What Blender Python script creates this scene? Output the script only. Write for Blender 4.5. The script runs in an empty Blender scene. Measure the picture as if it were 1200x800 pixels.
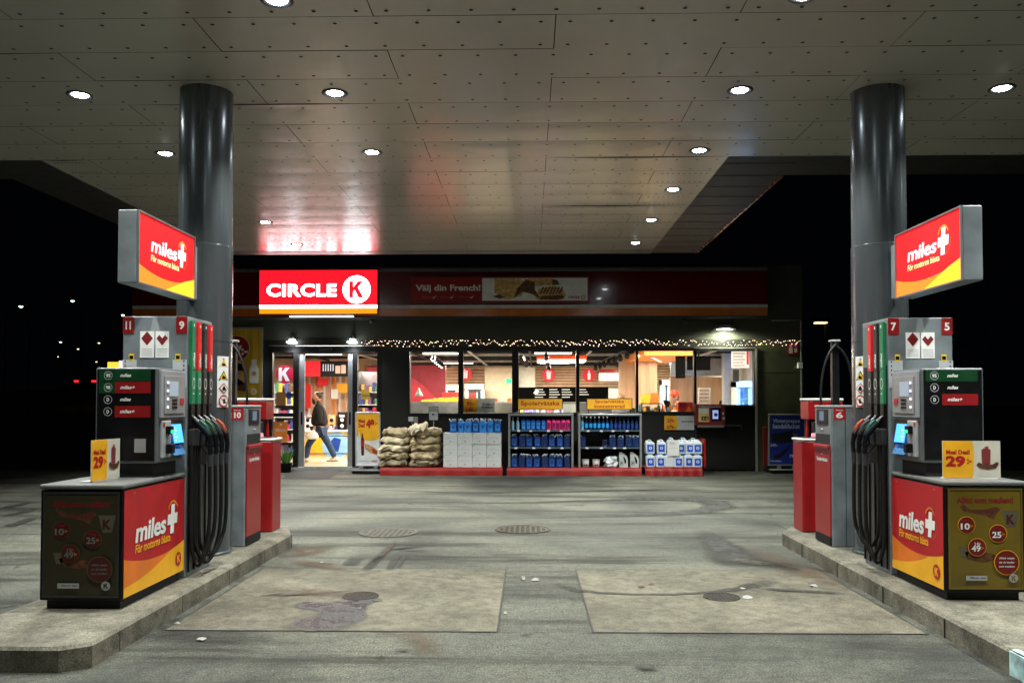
import bpy, bmesh, math, random
from mathutils import Vector, Matrix, noise
R = math.radians
rnd = random.Random(11)
scene = bpy.context.scene
COL = scene.collection

# ------------------------------------------------------------------ camera
CAMH, YAW, PITCH = 1.5, 0.020, 0.028
Fv = Vector((-math.sin(YAW)*math.cos(PITCH), math.cos(YAW)*math.cos(PITCH), math.sin(PITCH)))
Rv = Vector((math.cos(YAW), math.sin(YAW), 0))
Uv = Rv.cross(Fv)
def at(px, py, Y):
    """survey helper: the point on the vertical plane y=Y seen at a photo pixel -> (x, z)"""
    d = Fv + Rv*((px-600)/1000.0) - Uv*((py-444)/1000.0)
    t = Y/d.y
    return d.x*t, CAMH + d.z*t
cam_d = bpy.data.cameras.new('camera'); cam = bpy.data.objects.new('camera', cam_d); COL.objects.link(cam)
cam.matrix_world = Matrix((
    (Rv.x, Uv.x, -Fv.x, 0), (Rv.y, Uv.y, -Fv.y, 0), (Rv.z, Uv.z, -Fv.z, CAMH), (0, 0, 0, 1)))
cam_d.lens = 30.0; cam_d.sensor_width = 36; cam_d.sensor_fit = 'HORIZONTAL'
cam_d.shift_y = 44/1200.0; cam_d.clip_end = 600; cam_d.clip_start = 0.05
scene.camera = cam

w = bpy.data.worlds.new('World'); scene.world = w; w.use_nodes = True
w.node_tree.nodes['Background'].inputs[0].default_value = (0.004, 0.005, 0.008, 1)
w.node_tree.nodes['Background'].inputs[1].default_value = 0.12
scene.view_settings.view_transform = 'Standard'; scene.view_settings.look = 'None'
scene.view_settings.exposure = 0.0; scene.view_settings.gamma = 1.0
scene.cycles.max_bounces = 8; scene.cycles.transparent_max_bounces = 12

# ------------------------------------------------------------------ materials
MATS = {}
def lin(c):
    return tuple(((v/255.0)/12.92 if v/255.0 < .04045 else (((v/255.0)+.055)/1.055)**2.4) for v in c)
def mat(name, col, rough=.5, metal=0., emit=0., var=.12, vscale=6., bump=0., bscale=40., coat=0., spec=.5, streak=False):
    """principled material whose base colour varies through procedural noise"""
    if name in MATS: return MATS[name]
    m = bpy.data.materials.new(name); m.use_nodes = True
    nt = m.node_tree; b = nt.nodes['Principled BSDF']; L = nt.links
    tc = nt.nodes.new('ShaderNodeTexCoord'); n = nt.nodes.new('ShaderNodeTexNoise')
    n.inputs['Scale'].default_value = vscale; n.inputs['Detail'].default_value = 5
    src = tc.outputs['Object']
    if streak:
        mp = nt.nodes.new('ShaderNodeMapping'); mp.inputs['Scale'].default_value = (3, 3, .25)
        L.new(src, mp.inputs[0]); src = mp.outputs[0]
    L.new(src, n.inputs['Vector'])
    r = nt.nodes.new('ShaderNodeValToRGB')
    r.color_ramp.elements[0].position = .3; r.color_ramp.elements[1].position = .72
    r.color_ramp.elements[0].color = tuple(c*(1-var) for c in col[:3])+(1,)
    r.color_ramp.elements[1].color = tuple(min(1, c*(1+var)) for c in col[:3])+(1,)
    L.new(n.outputs['Fac'], r.inputs[0]); L.new(r.outputs[0], b.inputs['Base Color'])
    b.inputs['Roughness'].default_value = rough; b.inputs['Metallic'].default_value = metal
    b.inputs['Specular IOR Level'].default_value = spec
    b.inputs['Coat Weight'].default_value = coat; b.inputs['Coat Roughness'].default_value = .15
    rr = nt.nodes.new('ShaderNodeMapRange'); rr.inputs['To Min'].default_value = max(.02, rough-.07); rr.inputs['To Max'].default_value = min(1, rough+.1)
    L.new(n.outputs['Fac'], rr.inputs['Value']); L.new(rr.outputs[0], b.inputs['Roughness'])
    if emit:
        L.new(r.outputs[0], b.inputs['Emission Color']); b.inputs['Emission Strength'].default_value = emit
    if bump:
        n2 = nt.nodes.new('ShaderNodeTexNoise'); n2.inputs['Scale'].default_value = bscale; n2.inputs['Detail'].default_value = 6
        L.new(tc.outputs['Object'], n2.inputs['Vector'])
        bp = nt.nodes.new('ShaderNodeBump'); bp.inputs['Strength'].default_value = bump; bp.inputs['Distance'].default_value = .01
        L.new(n2.outputs['Fac'], bp.inputs['Height']); L.new(bp.outputs[0], b.inputs['Normal'])
    MATS[name] = m
    return m
def glow(name, col, s):
    if name in MATS: return MATS[name]
    m = bpy.data.materials.new(name); m.use_nodes = True; nt = m.node_tree
    b = nt.nodes['Principled BSDF']
    b.inputs['Base Color'].default_value = (*[c*.5 for c in col], 1)
    b.inputs['Emission Color'].default_value = (*col, 1); b.inputs['Emission Strength'].default_value = s
    MATS[name] = m; return m
def glass_mat(name, tint=(.93, .96, .95), gl=.06, rough=.01):
    m = bpy.data.materials.new(name); m.use_nodes = True; nt = m.node_tree; nt.nodes.clear()
    o = nt.nodes.new('ShaderNodeOutputMaterial'); t = nt.nodes.new('ShaderNodeBsdfTransparent'); t.inputs[0].default_value = (*tint, 1)
    g = nt.nodes.new('ShaderNodeBsdfGlossy'); g.inputs['Roughness'].default_value = rough
    f = nt.nodes.new('ShaderNodeFresnel'); f.inputs[0].default_value = 1.45
    mx = nt.nodes.new('ShaderNodeMixShader')
    nt.links.new(f.outputs[0], mx.inputs[0]); nt.links.new(t.outputs[0], mx.inputs[1]); nt.links.new(g.outputs[0], mx.inputs[2])
    nt.links.new(mx.outputs[0], o.inputs[0]); MATS[name] = m; return m

# ------------------------------------------------------------------ mesh builder
ORG = {}
class MB:
    def __init__(s): s.V = []; s.F = []; s.M = []; s.S = []; s.mats = []
    def mi(s, m):
        if m not in s.mats: s.mats.append(m)
        return s.mats.index(m)
    def add(s, vs, fs, m, smooth=False, T=None):
        k = len(s.V); i = s.mi(m)
        for v in vs:
            v = Vector(v); s.V.append(T @ v if T else v)
        for f in fs: s.F.append([k+a for a in f]); s.M.append(i); s.S.append(smooth)
        return s
    def box(s, x0, x1, y0, y1, z0, z1, m, bev=0., T=None, seg=1):
        if x0 > x1: x0, x1 = x1, x0
        if bev <= 0:
            vs = [(x, y, z) for x in (x0, x1) for y in (y0, y1) for z in (z0, z1)]
            return s.add(vs, [(0,1,3,2),(4,6,7,5),(0,4,5,1),(2,3,7,6),(0,2,6,4),(1,5,7,3)], m, False, T)
        bm = bmesh.new(); bmesh.ops.create_cube(bm, size=1)
        for v in bm.verts: v.co = Vector(((x0+x1)/2+v.co.x*(x1-x0), (y0+y1)/2+v.co.y*(y1-y0), (z0+z1)/2+v.co.z*(z1-z0)))
        bmesh.ops.bevel(bm, geom=bm.edges[:], offset=min(bev, .49*min(x1-x0, y1-y0, z1-z0)), segments=seg+1, affect='EDGES', profile=.5)
        bm.verts.index_update()
        vs = [v.co.copy() for v in bm.verts]; fs = [[v.index for v in f.verts] for f in bm.faces]; bm.free()
        return s.add(vs, fs, m, False, T)
    def tube(s, pts, r, m, n=8, caps=True, T=None):
        pts = [Vector(p) for p in pts]; rs = r if isinstance(r, (list, tuple)) else [r]*len(pts)
        vs = []; fs = []; prev = None
        for i, p in enumerate(pts):
            d = (pts[min(i+1, len(pts)-1)]-pts[max(i-1, 0)]).normalized()
            if prev is None:
                a = d.orthogonal().normalized()
            else:
                a = (prev - d*prev.dot(d)); a = a.normalized() if a.length > 1e-6 else d.orthogonal().normalized()
            prev = a; b = d.cross(a)
            for k in range(n):
                t = 2*math.pi*k/n; vs.append(p+(a*math.cos(t)+b*math.sin(t))*rs[i])
        for i in range(len(pts)-1):
            for k in range(n):
                fs.append((i*n+k, i*n+(k+1) % n, (i+1)*n+(k+1) % n, (i+1)*n+k))
        s.add(vs, fs, m, True, T)
        if caps:
            k0 = len(pts)-1
            s.add(vs[:n], [tuple(reversed(range(n)))], m, False, T); s.add(vs[k0*n:], [tuple(range(n))], m, False, T)
        return s
    def lathe(s, prof, c, m, n=20, axis='z', T=None, sx=1., sy=1.):
        c = Vector(c); vs = []; fs = []
        for (r, z) in prof:
            for k in range(n):
                t = 2*math.pi*k/n; a, b = r*math.cos(t)*sx, r*math.sin(t)*sy
                vs.append(c+(Vector((a, b, z)) if axis == 'z' else (Vector((a, -z, b)) if axis == 'y' else Vector((z, a, b)))))
        for i in range(len(prof)-1):
            for k in range(n): fs.append((i*n+k, i*n+(k+1) % n, (i+1)*n+(k+1) % n, (i+1)*n+k))
        return s.add(vs, fs, m, True, T)
    def prism(s, poly, O, U, V, depth, m, T=None):
        """polygon in the (U,V) plane at O, extruded by depth along U x V"""
        O, U, V = Vector(O), Vector(U), Vector(V); N = U.cross(V)
        a = [O+U*p[0]+V*p[1] for p in poly]; b = [p+N*depth for p in a]; n = len(a)
        fs = [tuple(reversed(range(n))), tuple(range(n, 2*n))]+[(i, (i+1) % n, n+(i+1) % n, n+i) for i in range(n)]
        return s.add(a+b, fs, m, False, T)
    def build(s, name, parent=None, loc=None, label=None, cat=None, group=None, kind=None):
        if parent is not None: org = ORG[parent.name]
        elif loc is not None: org = Vector(loc)
        else:
            xs = [v.x for v in s.V]; ys = [v.y for v in s.V]; zs = [v.z for v in s.V]
            org = Vector(((min(xs)+max(xs))/2, (min(ys)+max(ys))/2, min(zs)))
        me = bpy.data.meshes.new(name); me.from_pydata([v-org for v in s.V], [], s.F)
        for m in s.mats: me.materials.append(m)
        me.polygons.foreach_set('material_index', s.M); me.polygons.foreach_set('use_smooth', s.S); me.update()
        o = bpy.data.objects.new(name, me); COL.objects.link(o)
        if parent is not None: o.parent = parent
        else: o.location = org
        ORG[o.name] = org
        tag(o, label, cat, group, kind)
        return o
def tag(o, label=None, cat=None, group=None, kind=None):
    if label: o['label'] = label
    if cat: o['category'] = cat
    if group: o['group'] = group
    if kind: o['kind'] = kind
    return o
def thing(name, label, cat, loc, group=None):
    o = bpy.data.objects.new(name, None); COL.objects.link(o); o.location = loc; o.empty_display_size = .1
    ORG[o.name] = Vector(loc); return tag(o, label, cat, group)
def dup(root, delta, label=None, group=None, rotz=0):
    def cp(o, par):
        c = o.copy(); COL.objects.link(c)
        if par is not None: c.parent = par
        for ch in list(o.children):
            cp(ch, c)
        return c
    r = cp(root, None); r.location = Vector(root.location)+Vector(delta); r.rotation_euler = (0, 0, rotz)
    if label: r['label'] = label
    if group: r['group'] = group
    return r
def bez(p0, p1, p2, p3, n=12):
    p0, p1, p2, p3 = map(Vector, (p0, p1, p2, p3)); out = []
    for i in range(n+1):
        t = i/n; out.append(p0*(1-t)**3+p1*3*t*(1-t)**2+p2*3*t*t*(1-t)+p3*t**3)
    return out
# lettering -------------------------------------------------------
TXT = {}
def text_geo(body, bold, shear, space):
    key = (body, bold, shear, space)
    if key in TXT: return TXT[key]
    cu = bpy.data.curves.new('t', 'FONT'); cu.body = body; cu.size = 1; cu.offset = bold; cu.shear = shear; cu.space_character = space
    cu.resolution_u = 3; cu.fill_mode = 'BOTH'
    o = bpy.data.objects.new('t', cu); COL.objects.link(o)
    dg = bpy.context.evaluated_depsgraph_get(); dg.update()
    me = bpy.data.meshes.new_from_object(o.evaluated_get(dg))
    vs = [(v.co.x, v.co.y) for v in me.vertices]; fs = [list(p.vertices) for p in me.polygons]
    bpy.data.objects.remove(o); bpy.data.curves.remove(cu); bpy.data.meshes.remove(me)
    TXT[key] = (vs, fs); return TXT[key]
KPOLY = [(0,0),(.29,0),(.29,.36),(.38,.45),(.62,0),(.97,0),(.6,.62),(.93,1),(.58,1),(.29,.66),(.29,1),(0,1)]
class Print:
    """flat graphics laid on a surface: layers of shapes lifted a hair off the sheet below"""
    def __init__(s, O, U, V, W, H, step=.0012, base=.0015, warp=None):
        s.O, s.U, s.V = Vector(O), Vector(U), Vector(V); s.N = s.U.cross(s.V); s.W, s.H = W, H
        s.k = 0; s.step = step; s.base = base; s.mb = MB(); s.warp = warp
    def P(s, u, v):
        h = s.base+s.k*s.step
        p = s.O+s.U*(u*s.W)+s.V*(v*s.H)
        return s.warp(p, h) if s.warp else p+s.N*h
    def up(s): s.k += 1; return s
    def poly(s, pts, m): s.mb.add([s.P(*p) for p in pts], [tuple(range(len(pts)))], m); return s
    def rect(s, u0, v0, u1, v1, m, n=1):
        for i in range(n):
            a = u0+(u1-u0)*i/n; b = u0+(u1-u0)*(i+1)/n
            s.poly([(a, v0), (b, v0), (b, v1), (a, v1)], m)
        return s
    def disc(s, u, v, r, m, ry=None, n=28, ring=None, a0=0, a1=360):
        """radius in metres"""
        ru, rv = r/s.W, (ry or r)/s.H
        if ring is None:
            s.poly([(u+ru*math.cos(2*math.pi*i/n), v+rv*math.sin(2*math.pi*i/n)) for i in range(n)], m)
        else:
            q = 1-ring/r
            for i in range(n):
                t0 = R(a0+(a1-a0)*i/n); t1 = R(a0+(a1-a0)*(i+1)/n)
                s.poly([(u+ru*q*math.cos(t0), v+rv*q*math.sin(t0)), (u+ru*math.cos(t0), v+rv*math.sin(t0)),
                        (u+ru*math.cos(t1), v+rv*math.sin(t1)), (u+ru*q*math.cos(t1), v+rv*q*math.sin(t1))], m)
        return s
    def curve(s, fn, m, lo=0., u0=0., u1=1., n=24):
        """area between v=lo and v=fn(u)"""
        for i in range(n):
            a = u0+(u1-u0)*i/n; b = u0+(u1-u0)*(i+1)/n; fa, fb = fn(a), fn(b)
            if fa <= lo+1e-4 and fb <= lo+1e-4: continue
            s.poly([(a, lo), (b, lo), (b, max(lo+1e-4, fb)), (a, max(lo+1e-4, fa))], m)
        return s
    def k_logo(s, u, v, r, disc, kk):
        s.disc(u, v, r, disc); s.up()
        hh = r*1.15; ww = hh*.9
        s.poly([(u+(p[0]-.47)*ww/s.W, v+(p[1]-.5)*hh/s.H) for p in KPOLY], kk); return s
    def text(s, body, u0, v0, u1, v1, m, bold=.02, shear=0., space=1., rot=False):
        """fit text into the box (u0,v0)-(u1,v1)"""
        vs, fs = text_geo(body, bold, shear, space)
        if not vs: return s
        xs = [v[0] for v in vs]; ys = [v[1] for v in vs]; x0, x1, y0, y1 = min(xs), max(xs), min(ys), max(ys)
        out = []
        for x, y in vs:
            a, b = (x-x0)/(x1-x0), (y-y0)/(y1-y0)
            if rot: a, b = 1-b, a
            out.append(s.P(u0+a*(u1-u0), v0+b*(v1-v0)))
        s.mb.add(out, fs, m); return s
    def build(s, name, parent=None, **k): return s.mb.build(name, parent, **k)

# palette
WHITE = mat('white_paint', (.78, .78, .76), .45)
BLACK = mat('black_plastic', (.005, .005, .006), .35, var=.3, spec=.25)
BLACKM = mat('black_matte', (.01, .01, .011), .7, var=.3)
DGREY = mat('dark_grey_metal', (.05, .053, .055), .4, .4)
GREY = mat('grey_powder_coat', (.20, .23, .25), .42, .25, var=.25, vscale=5, bump=.05, bscale=400)
LGREY = mat('light_grey_plastic', (.36, .37, .38), .45, var=.22, vscale=9)
SILVER = mat('brushed_aluminium', (.42, .43, .44), .35, .85)
COLUMN = mat('column_grey_metallic_paint', (.12, .137, .15), .25, .6, coat=.35, vscale=2, streak=True)
RED = mat('red_enamel', (.30, .004, .006), .35, coat=.15)
REDP = mat('red_print', (.42, .005, .010), .5)
REDD = mat('dark_red_print', (.17, .006, .008), .5)
REDD2 = mat('dull_red_price_field', (.26, .006, .008), .4)
ORANGE = mat('orange_print', (.72, .17, .012), .5)
YELLOW = mat('yellow_print', (.85, .42, .012), .5)
YELD = mat('dark_yellow_poster_print', (.15, .105, .010), .4, var=.25, vscale=3, bump=.12, bscale=5)
CREAM = mat('cream_print', (.80, .62, .22), .5)
GREEN = mat('green_print', (.008, .16, .06), .4)
DGREEN = mat('dark_green_print', (.004, .045, .014), .35)
BLUE = mat('blue_print', (.01, .05, .32), .4)
LBLUE = mat('pale_blue_print', (.25, .5, .8), .4)
BROWN = mat('brown_food_print', (.10, .03, .012), .6, var=.6, vscale=30)
TAN = mat('tan_food_print', (.55, .30, .12), .6, var=.5, vscale=40)
CONC = None
# ------------------------------------------------------------------ ground materials
def asphalt():
    m = bpy.data.materials.new('worn_asphalt'); m.use_nodes = True; nt = m.node_tree; L = nt.links; b = nt.nodes['Principled BSDF']
    N = nt.nodes.new
    tc = N('ShaderNodeTexCoord'); g = N('ShaderNodeTexCoord')
    def noise_(sc, det=4, rough=.6, dist=0., vec=None):
        n = N('ShaderNodeTexNoise'); n.inputs['Scale'].default_value = sc; n.inputs['Detail'].default_value = det
        n.inputs['Roughness'].default_value = rough; n.inputs['Distortion'].default_value = dist
        L.new(vec or tc.outputs['Object'], n.inputs['Vector']); return n
    def ramp(src, stops):
        r = N('ShaderNodeValToRGB'); e = r.color_ramp.elements
        e[0].position, e[0].color = stops[0][0], (*stops[0][1], 1); e[1].position, e[1].color = stops[-1][0], (*stops[-1][1], 1)
        for p, c in stops[1:-1]:
            x = e.new(p); x.color = (*c, 1)
        L.new(src, r.inputs[0]); return r
    def mul(a, bb, f=1.):
        x = N('ShaderNodeMix'); x.data_type = 'RGBA'; x.blend_type = 'MULTIPLY'; x.inputs[0].default_value = f
        L.new(a, x.inputs[6]); L.new(bb, x.inputs[7]); return x.outputs[2]
    big = noise_(.35, 5, .6, .6); base = ramp(big.outputs[0], [(.36, (.036, .038, .034)), (.51, (.092, .095, .08)), (.68, (.155, .152, .122))])
    # aggregate speckle
    v = N('ShaderNodeTexVoronoi'); v.inputs['Scale'].default_value = 110; L.new(tc.outputs['Object'], v.inputs['Vector'])
    sp = ramp(v.outputs['Color'], [(.15, (.42, .42, .42)), (.5, (.95, .95, .95)), (.9, (1.6, 1.6, 1.55))])
    fine = noise_(95, 4, .9); fr = ramp(fine.outputs[0], [(.38, (.16, .16, .16)), (.5, (1, 1, 1)), (.62, (2.2, 2.2, 2.1))])
    mid = noise_(14, 6, .75); mr = ramp(mid.outputs[0], [(.33, (.6, .6, .61)), (.55, (1.1, 1.1, 1.08))])
    # long oily streaks, running along the building
    mp = N('ShaderNodeMapping'); mp.inputs['Scale'].default_value = (.22, 1.8, 1); L.new(tc.outputs['Object'], mp.inputs[0])
    st = noise_(1.1, 7, .68, .5, mp.outputs[0]); sr = ramp(st.outputs[0], [(.38, (.30, .29, .28)), (.51, (.93, .93, .93)), (.7, (1.08, 1.08, 1.07))])
    # small oil spots
    ol = noise_(2.6, 3, .5, 1.2); orr = ramp(ol.outputs[0], [(.27, (.35, .33, .30)), (.32, (1, 1, 1))])
    c = mul(base.outputs[0], sp.outputs[0], .5); c = mul(c, fr.outputs[0], .95); c = mul(c, mr.outputs[0]); c = mul(c, sr.outputs[0]); c = mul(c, orr.outputs[0], .8)
    L.new(c, b.inputs['Base Color'])
    rr = N('ShaderNodeMapRange'); rr.inputs['To Min'].default_value = .62; rr.inputs['To Max'].default_value = .85
    L.new(mid.outputs[0], rr.inputs['Value']); L.new(rr.outputs[0], b.inputs['Roughness'])
    b.inputs['Specular IOR Level'].default_value = .3
    ad = N('ShaderNodeMath'); ad.operation = 'ADD'; L.new(v.outputs['Distance'], ad.inputs[0]); L.new(fine.outputs[0], ad.inputs[1])
    bp = N('ShaderNodeBump'); bp.inputs['Strength'].default_value = .55; bp.inputs['Distance'].default_value = .006
    L.new(ad.outputs[0], bp.inputs['Height']); L.new(bp.outputs[0], b.inputs['Normal'])
    return m
def concrete(name, col, dark=.6, sc=1.2, bump=.3):
    m = bpy.data.materials.new(name); m.use_nodes = True; nt = m.node_tree; L = nt.links; b = nt.nodes['Principled BSDF']; N = nt.nodes.new
    tc = N('ShaderNodeTexCoord')
    def nz(s, d, r, dist=0):
        n = N('ShaderNodeTexNoise'); n.inputs['Scale'].default_value = s; n.inputs['Detail'].default_value = d; n.inputs['Roughness'].default_value = r; n.inputs['Distortion'].default_value = dist
        L.new(tc.outputs['Object'], n.inputs['Vector']); return n
    def rp(src, a, ca, bq, cb):
        r = N('ShaderNodeValToRGB'); e = r.color_ramp.elements; e[0].position = a; e[1].position = bq; e[0].color = (*ca, 1); e[1].color = (*cb, 1); L.new(src, r.inputs[0]); return r.outputs[0]
    def mul(a, c, f=1.):
        x = N('ShaderNodeMix'); x.data_type = 'RGBA'; x.blend_type = 'MULTIPLY'; x.inputs[0].default_value = f; L.new(a, x.inputs[6]); L.new(c, x.inputs[7]); return x.outputs[2]
    big = nz(sc, 7, .65, .4); fine = nz(90, 4, .9); mid = nz(9, 6, .75, .3); spots = nz(5, 2, .5, .8)
    c = rp(big.outputs[0], .33, tuple(k*dark for k in col), .6, tuple(min(1, k*1.12) for k in col))
    c = mul(c, rp(fine.outputs[0], .37, (.45, .45, .45), .63, (1.6, 1.6, 1.6))); c = mul(c, rp(mid.outputs[0], .36, (.60, .59, .57), .6, (1.1, 1.1, 1.1)))
    c = mul(c, rp(spots.outputs[0], .25, (.35, .33, .3), .31, (1, 1, 1)), .7)
    L.new(c, b.inputs['Base Color']); b.inputs['Roughness'].default_value = .78; b.inputs['Specular IOR Level'].default_value = .3
    bp = N('ShaderNodeBump'); bp.inputs['Strength'].default_value = bump; bp.inputs['Distance'].default_value = .006
    L.new(fine.outputs[0], bp.inputs['Height']); L.new(bp.outputs[0], b.inputs['Normal'])
    MATS[name] = m; return m
ASPH = asphalt()
SLAB = concrete('concrete_slab_sheet', (.142, .131, .098), .58, 1.3)
KERB = concrete('kerb_concrete', (.185, .172, .135), .5, 2.2, .5)
DARKJ = mat('joint_tar', (.025, .024, .02), .6)
def decal(name, col, rough, dens, nscale, edge=.35, stretch=(1, 1, 1)):
    """see-through stain: density falls off across UV.v and breaks up in noise"""
    m = bpy.data.materials.new(name); m.use_nodes = True; nt = m.node_tree; L = nt.links; N = nt.nodes.new
    b = nt.nodes['Principled BSDF']; b.inputs['Base Color'].default_value = (*col, 1); b.inputs['Roughness'].default_value = rough
    uv = N('ShaderNodeUVMap'); sep = N('ShaderNodeSeparateXYZ'); L.new(uv.outputs[0], sep.inputs[0])
    def tri(src):   # 0 at the rims, 1 in the middle
        a = N('ShaderNodeMath'); a.operation = 'SUBTRACT'; L.new(src, a.inputs[0]); a.inputs[1].default_value = .5
        c = N('ShaderNodeMath'); c.operation = 'ABSOLUTE'; L.new(a.outputs[0], c.inputs[0])
        d = N('ShaderNodeMapRange'); d.interpolation_type = 'SMOOTHSTEP'; d.inputs['From Min'].default_value = .5; d.inputs['From Max'].default_value = .5-edge
        L.new(c.outputs[0], d.inputs['Value']); return d.outputs[0]
    tc = N('ShaderNodeTexCoord'); mp = N('ShaderNodeMapping'); mp.inputs['Scale'].default_value = stretch; L.new(tc.outputs['Object'], mp.inputs[0])
    n = N('ShaderNodeTexNoise'); n.inputs['Scale'].default_value = nscale; n.inputs['Detail'].default_value = 7; n.inputs['Roughness'].default_value = .7; L.new(mp.outputs[0], n.inputs['Vector'])
    r = N('ShaderNodeMapRange'); r.inputs['From Min'].default_value = .27; r.inputs['From Max'].default_value = .54; L.new(n.outputs[0], r.inputs['Value'])
    p = N('ShaderNodeMath'); p.operation = 'MULTIPLY'; L.new(tri(sep.outputs[0]), p.inputs[0]); L.new(tri(sep.outputs[1]), p.inputs[1])
    q = N('ShaderNodeMath'); q.operation = 'MULTIPLY'; L.new(p.outputs[0], q.inputs[0]); L.new(r.outputs[0], q.inputs[1])
    z = N('ShaderNodeMath'); z.operation = 'MULTIPLY'; L.new(q.outputs[0], z.inputs[0]); z.inputs[1].default_value = dens
    L.new(z.outputs[0], b.inputs['Alpha']); return m
TYRE = decal('tyre_rubber_stain', (.018, .018, .016), .7, 1.0, 4)
PATCH_D = decal('dark_tread_print', (.03, .03, .026), .7, .8, 14, .28)
OILM = decal('oil_stain', (.03, .027, .02), .45, .95, 4, .45)
RUSTY = decal('brown_dirt_stain', (.09, .055, .03), .7, .8, 3.5, .5)

def strip(name, pts, width, m, z=.008, kind='structure'):
    me = bpy.data.meshes.new(name); vs = []; n = len(pts); ws = [q*1.35 for q in width] if isinstance(width, list) else [width]*n
    for i, p in enumerate(pts):
        a = Vector(pts[max(i-1, 0)]); b = Vector(pts[min(i+1, n-1)]); d = (b-a).normalized(); q = Vector((-d.y, d.x))
        p = Vector(p); vs += [(*(p-q*ws[i]/2), z), (*(p+q*ws[i]/2), z)]
    fs = [(2*i, 2*i+2, 2*i+3, 2*i+1) for i in range(n-1)]
    me.from_pydata(vs, [], fs); uv = me.uv_layers.new(name='UVMap')
    for k, f in enumerate(fs):
        a, b = k/(n-1), (k+1)/(n-1)
        for j, c in enumerate([(a, 0), (b, 0), (b, 1), (a, 1)]): uv.data[4*k+j].uv = c
    me.materials.append(m); o = bpy.data.objects.new(name, me); COL.objects.link(o); o['kind'] = kind
    return o
def gp(px, py, z=0.):
    """ground point seen at a photo pixel"""
    d = Fv + Rv*((px-600)/1000.0) - Uv*((py-444)/1000.0); t = (z-CAMH)/d.z
    return (d.x*t, d.y*t)

# ground -------------------------------------------------------------
g = MB(); g.add([(-250, -30, 0), (250, -30, 0), (250, 400, 0), (-250, 400, 0)], [(0, 1, 2, 3)], ASPH)
g.build('ground', loc=(0, 0, 0), kind='structure')
for (xa, xb) in ((-2.40, -.215), (.425, 2.58)):
    s_ = MB(); s_.add([(xa, 5.64, .004), (xb, 5.64, .004), (xb, 7.73, .004), (xa, 7.73, .004)], [(0, 1, 2, 3)], SLAB)
    s_.build('concrete_slab', kind='structure')
    j = MB()
    for (a, b, c, d) in ((xa, xb, 5.625, 5.64), (xa, xb, 7.73, 7.748), (xa-.014, xa, 5.625, 7.748), (xb, xb+.014, 5.625, 7.748)):
        j.add([(a, c, .005), (b, c, .005), (b, d, .005), (a, d, .005)], [(0, 1, 2, 3)], DARKJ)
    j.build('slab_joint', kind='structure')
# seam in asphalt
strip('asphalt_seam', [(2.6, 7.74), (3.5, 7.78), (-6, 7.70)][:2], .03, TYRE)
strip('asphalt_seam', [gp(900, 612), gp(975, 640)], .03, TYRE)
strip('asphalt_seam', [(-14, 17.0), (-6, 17.02), (0, 16.98), (6, 17.0), (12, 17.02)], .05, TYRE)
strip('asphalt_seam', [(-3.5, 7.7), (-2.4, 7.73)], .03, TYRE)

# islands --------------------------------------------------------------
def island(name, poly, z=.14):
    m = MB(); n = len(poly); b = .018
    cx = sum(p[0] for p in poly)/n; cy = sum(p[1] for p in poly)/n
    def inset(p, q):
        d = Vector((p[0]-cx, p[1]-cy)); return (p[0]-q*(1 if d.x > 0 else -1), p[1]-q*(1 if d.y > 0 else -1))
    lo = [(x, y, -.02) for x, y in poly]; mid = [(x, y, z-b) for x, y in poly]; top = [(*inset(p, b), z) for p in poly]
    vs = lo+mid+top
    fs = [(i, (i+1) % n, n+(i+1) % n, n+i) for i in range(n)]+[(n+i, n+(i+1) % n, 2*n+(i+1) % n, 2*n+i) for i in range(n)]+[tuple(range(2*n, 3*n))]
    m.add(vs, fs, KERB)
    return m
li = island('l', [(-3.42, 4.74), (-2.62, 4.74), (-2.48, 4.84), (-2.48, 8.87), (-2.66, 9.45), (-3.42, 9.45)])
for y in (5.16, 6.1, 7.05, 8.0, 8.9): li.box(-2.484, -2.4785, y, y+.008, 0, .125, DARKJ)
li.build('pump_island_kerb', kind='structure')
ri = island('r', [(2.655, 4.55), (3.75, 4.55), (3.75, 9.5), (2.86, 9.5), (2.675, 9.12)])
for y in (5.55, 6.5, 7.45, 8.4): ri.box(2.6515, 2.658, y, y+.008, 0, .125, DARKJ)
ri.build('pump_island_kerb', kind='structure')
rnd2 = random.Random(5)
PATCHW = mat('white_blue_kerb_paint', (.45, .68, .72), .35, var=.5, vscale=14, bump=.4, bscale=20)
pw = MB(); pw.box(2.646, 2.655, 4.56, 4.80, .004, .136, PATCHW); pw.box(2.66, 2.70, 4.56, 4.80, .1405, .1435, PATCHW)
pw.build('kerb_marking_tape', loc=(2.65, 4.68, .0), label='pale blue reflective tape wrapped over the end of the right kerb', cat='tape')

# tyre marks and stains ---------------------------------------------------
def P_(*a): return [gp(x, y) for x, y in a]
strip('tyre_mark', P_((560, 609), (620, 608), (680, 606), (740, 604), (790, 602), (825, 599), (845, 594), (835, 588), (800, 585.5), (750, 585), (700, 586.5), (640, 588.5), (560, 590), (480, 592), (430, 594)), [.15, .22, .25, .3, .35, .42, .5, .5, .42, .3, .2, .16, .14, .12, .1], TYRE)
strip('tyre_mark', P_((640, 683), (655, 687), (675, 692), (700, 695), (740, 697), (790, 697), (830, 695), (865, 691), (893, 685), (905, 680), (893, 674)), [.06, .1, .12, .07, .06, .06, .07, .12, .2, .22, .15], TYRE)
strip('tyre_mark', P_((815, 618), (835, 632), (850, 645), (865, 658), (875, 668)), [.1, .3, .4, .5, .3], TYRE, .009)
strip('tyre_mark', P_((405, 573), (520, 577), (640, 577), (760, 574), (900, 575)), .16, TYRE, .009)
strip('tyre_mark', P_((0, 597), (20, 592), (40, 588)), .25, TYRE, .009)
strip('tyre_mark', P_((0, 605), (25, 601), (48, 594)), .2, TYRE, .009)
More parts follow.
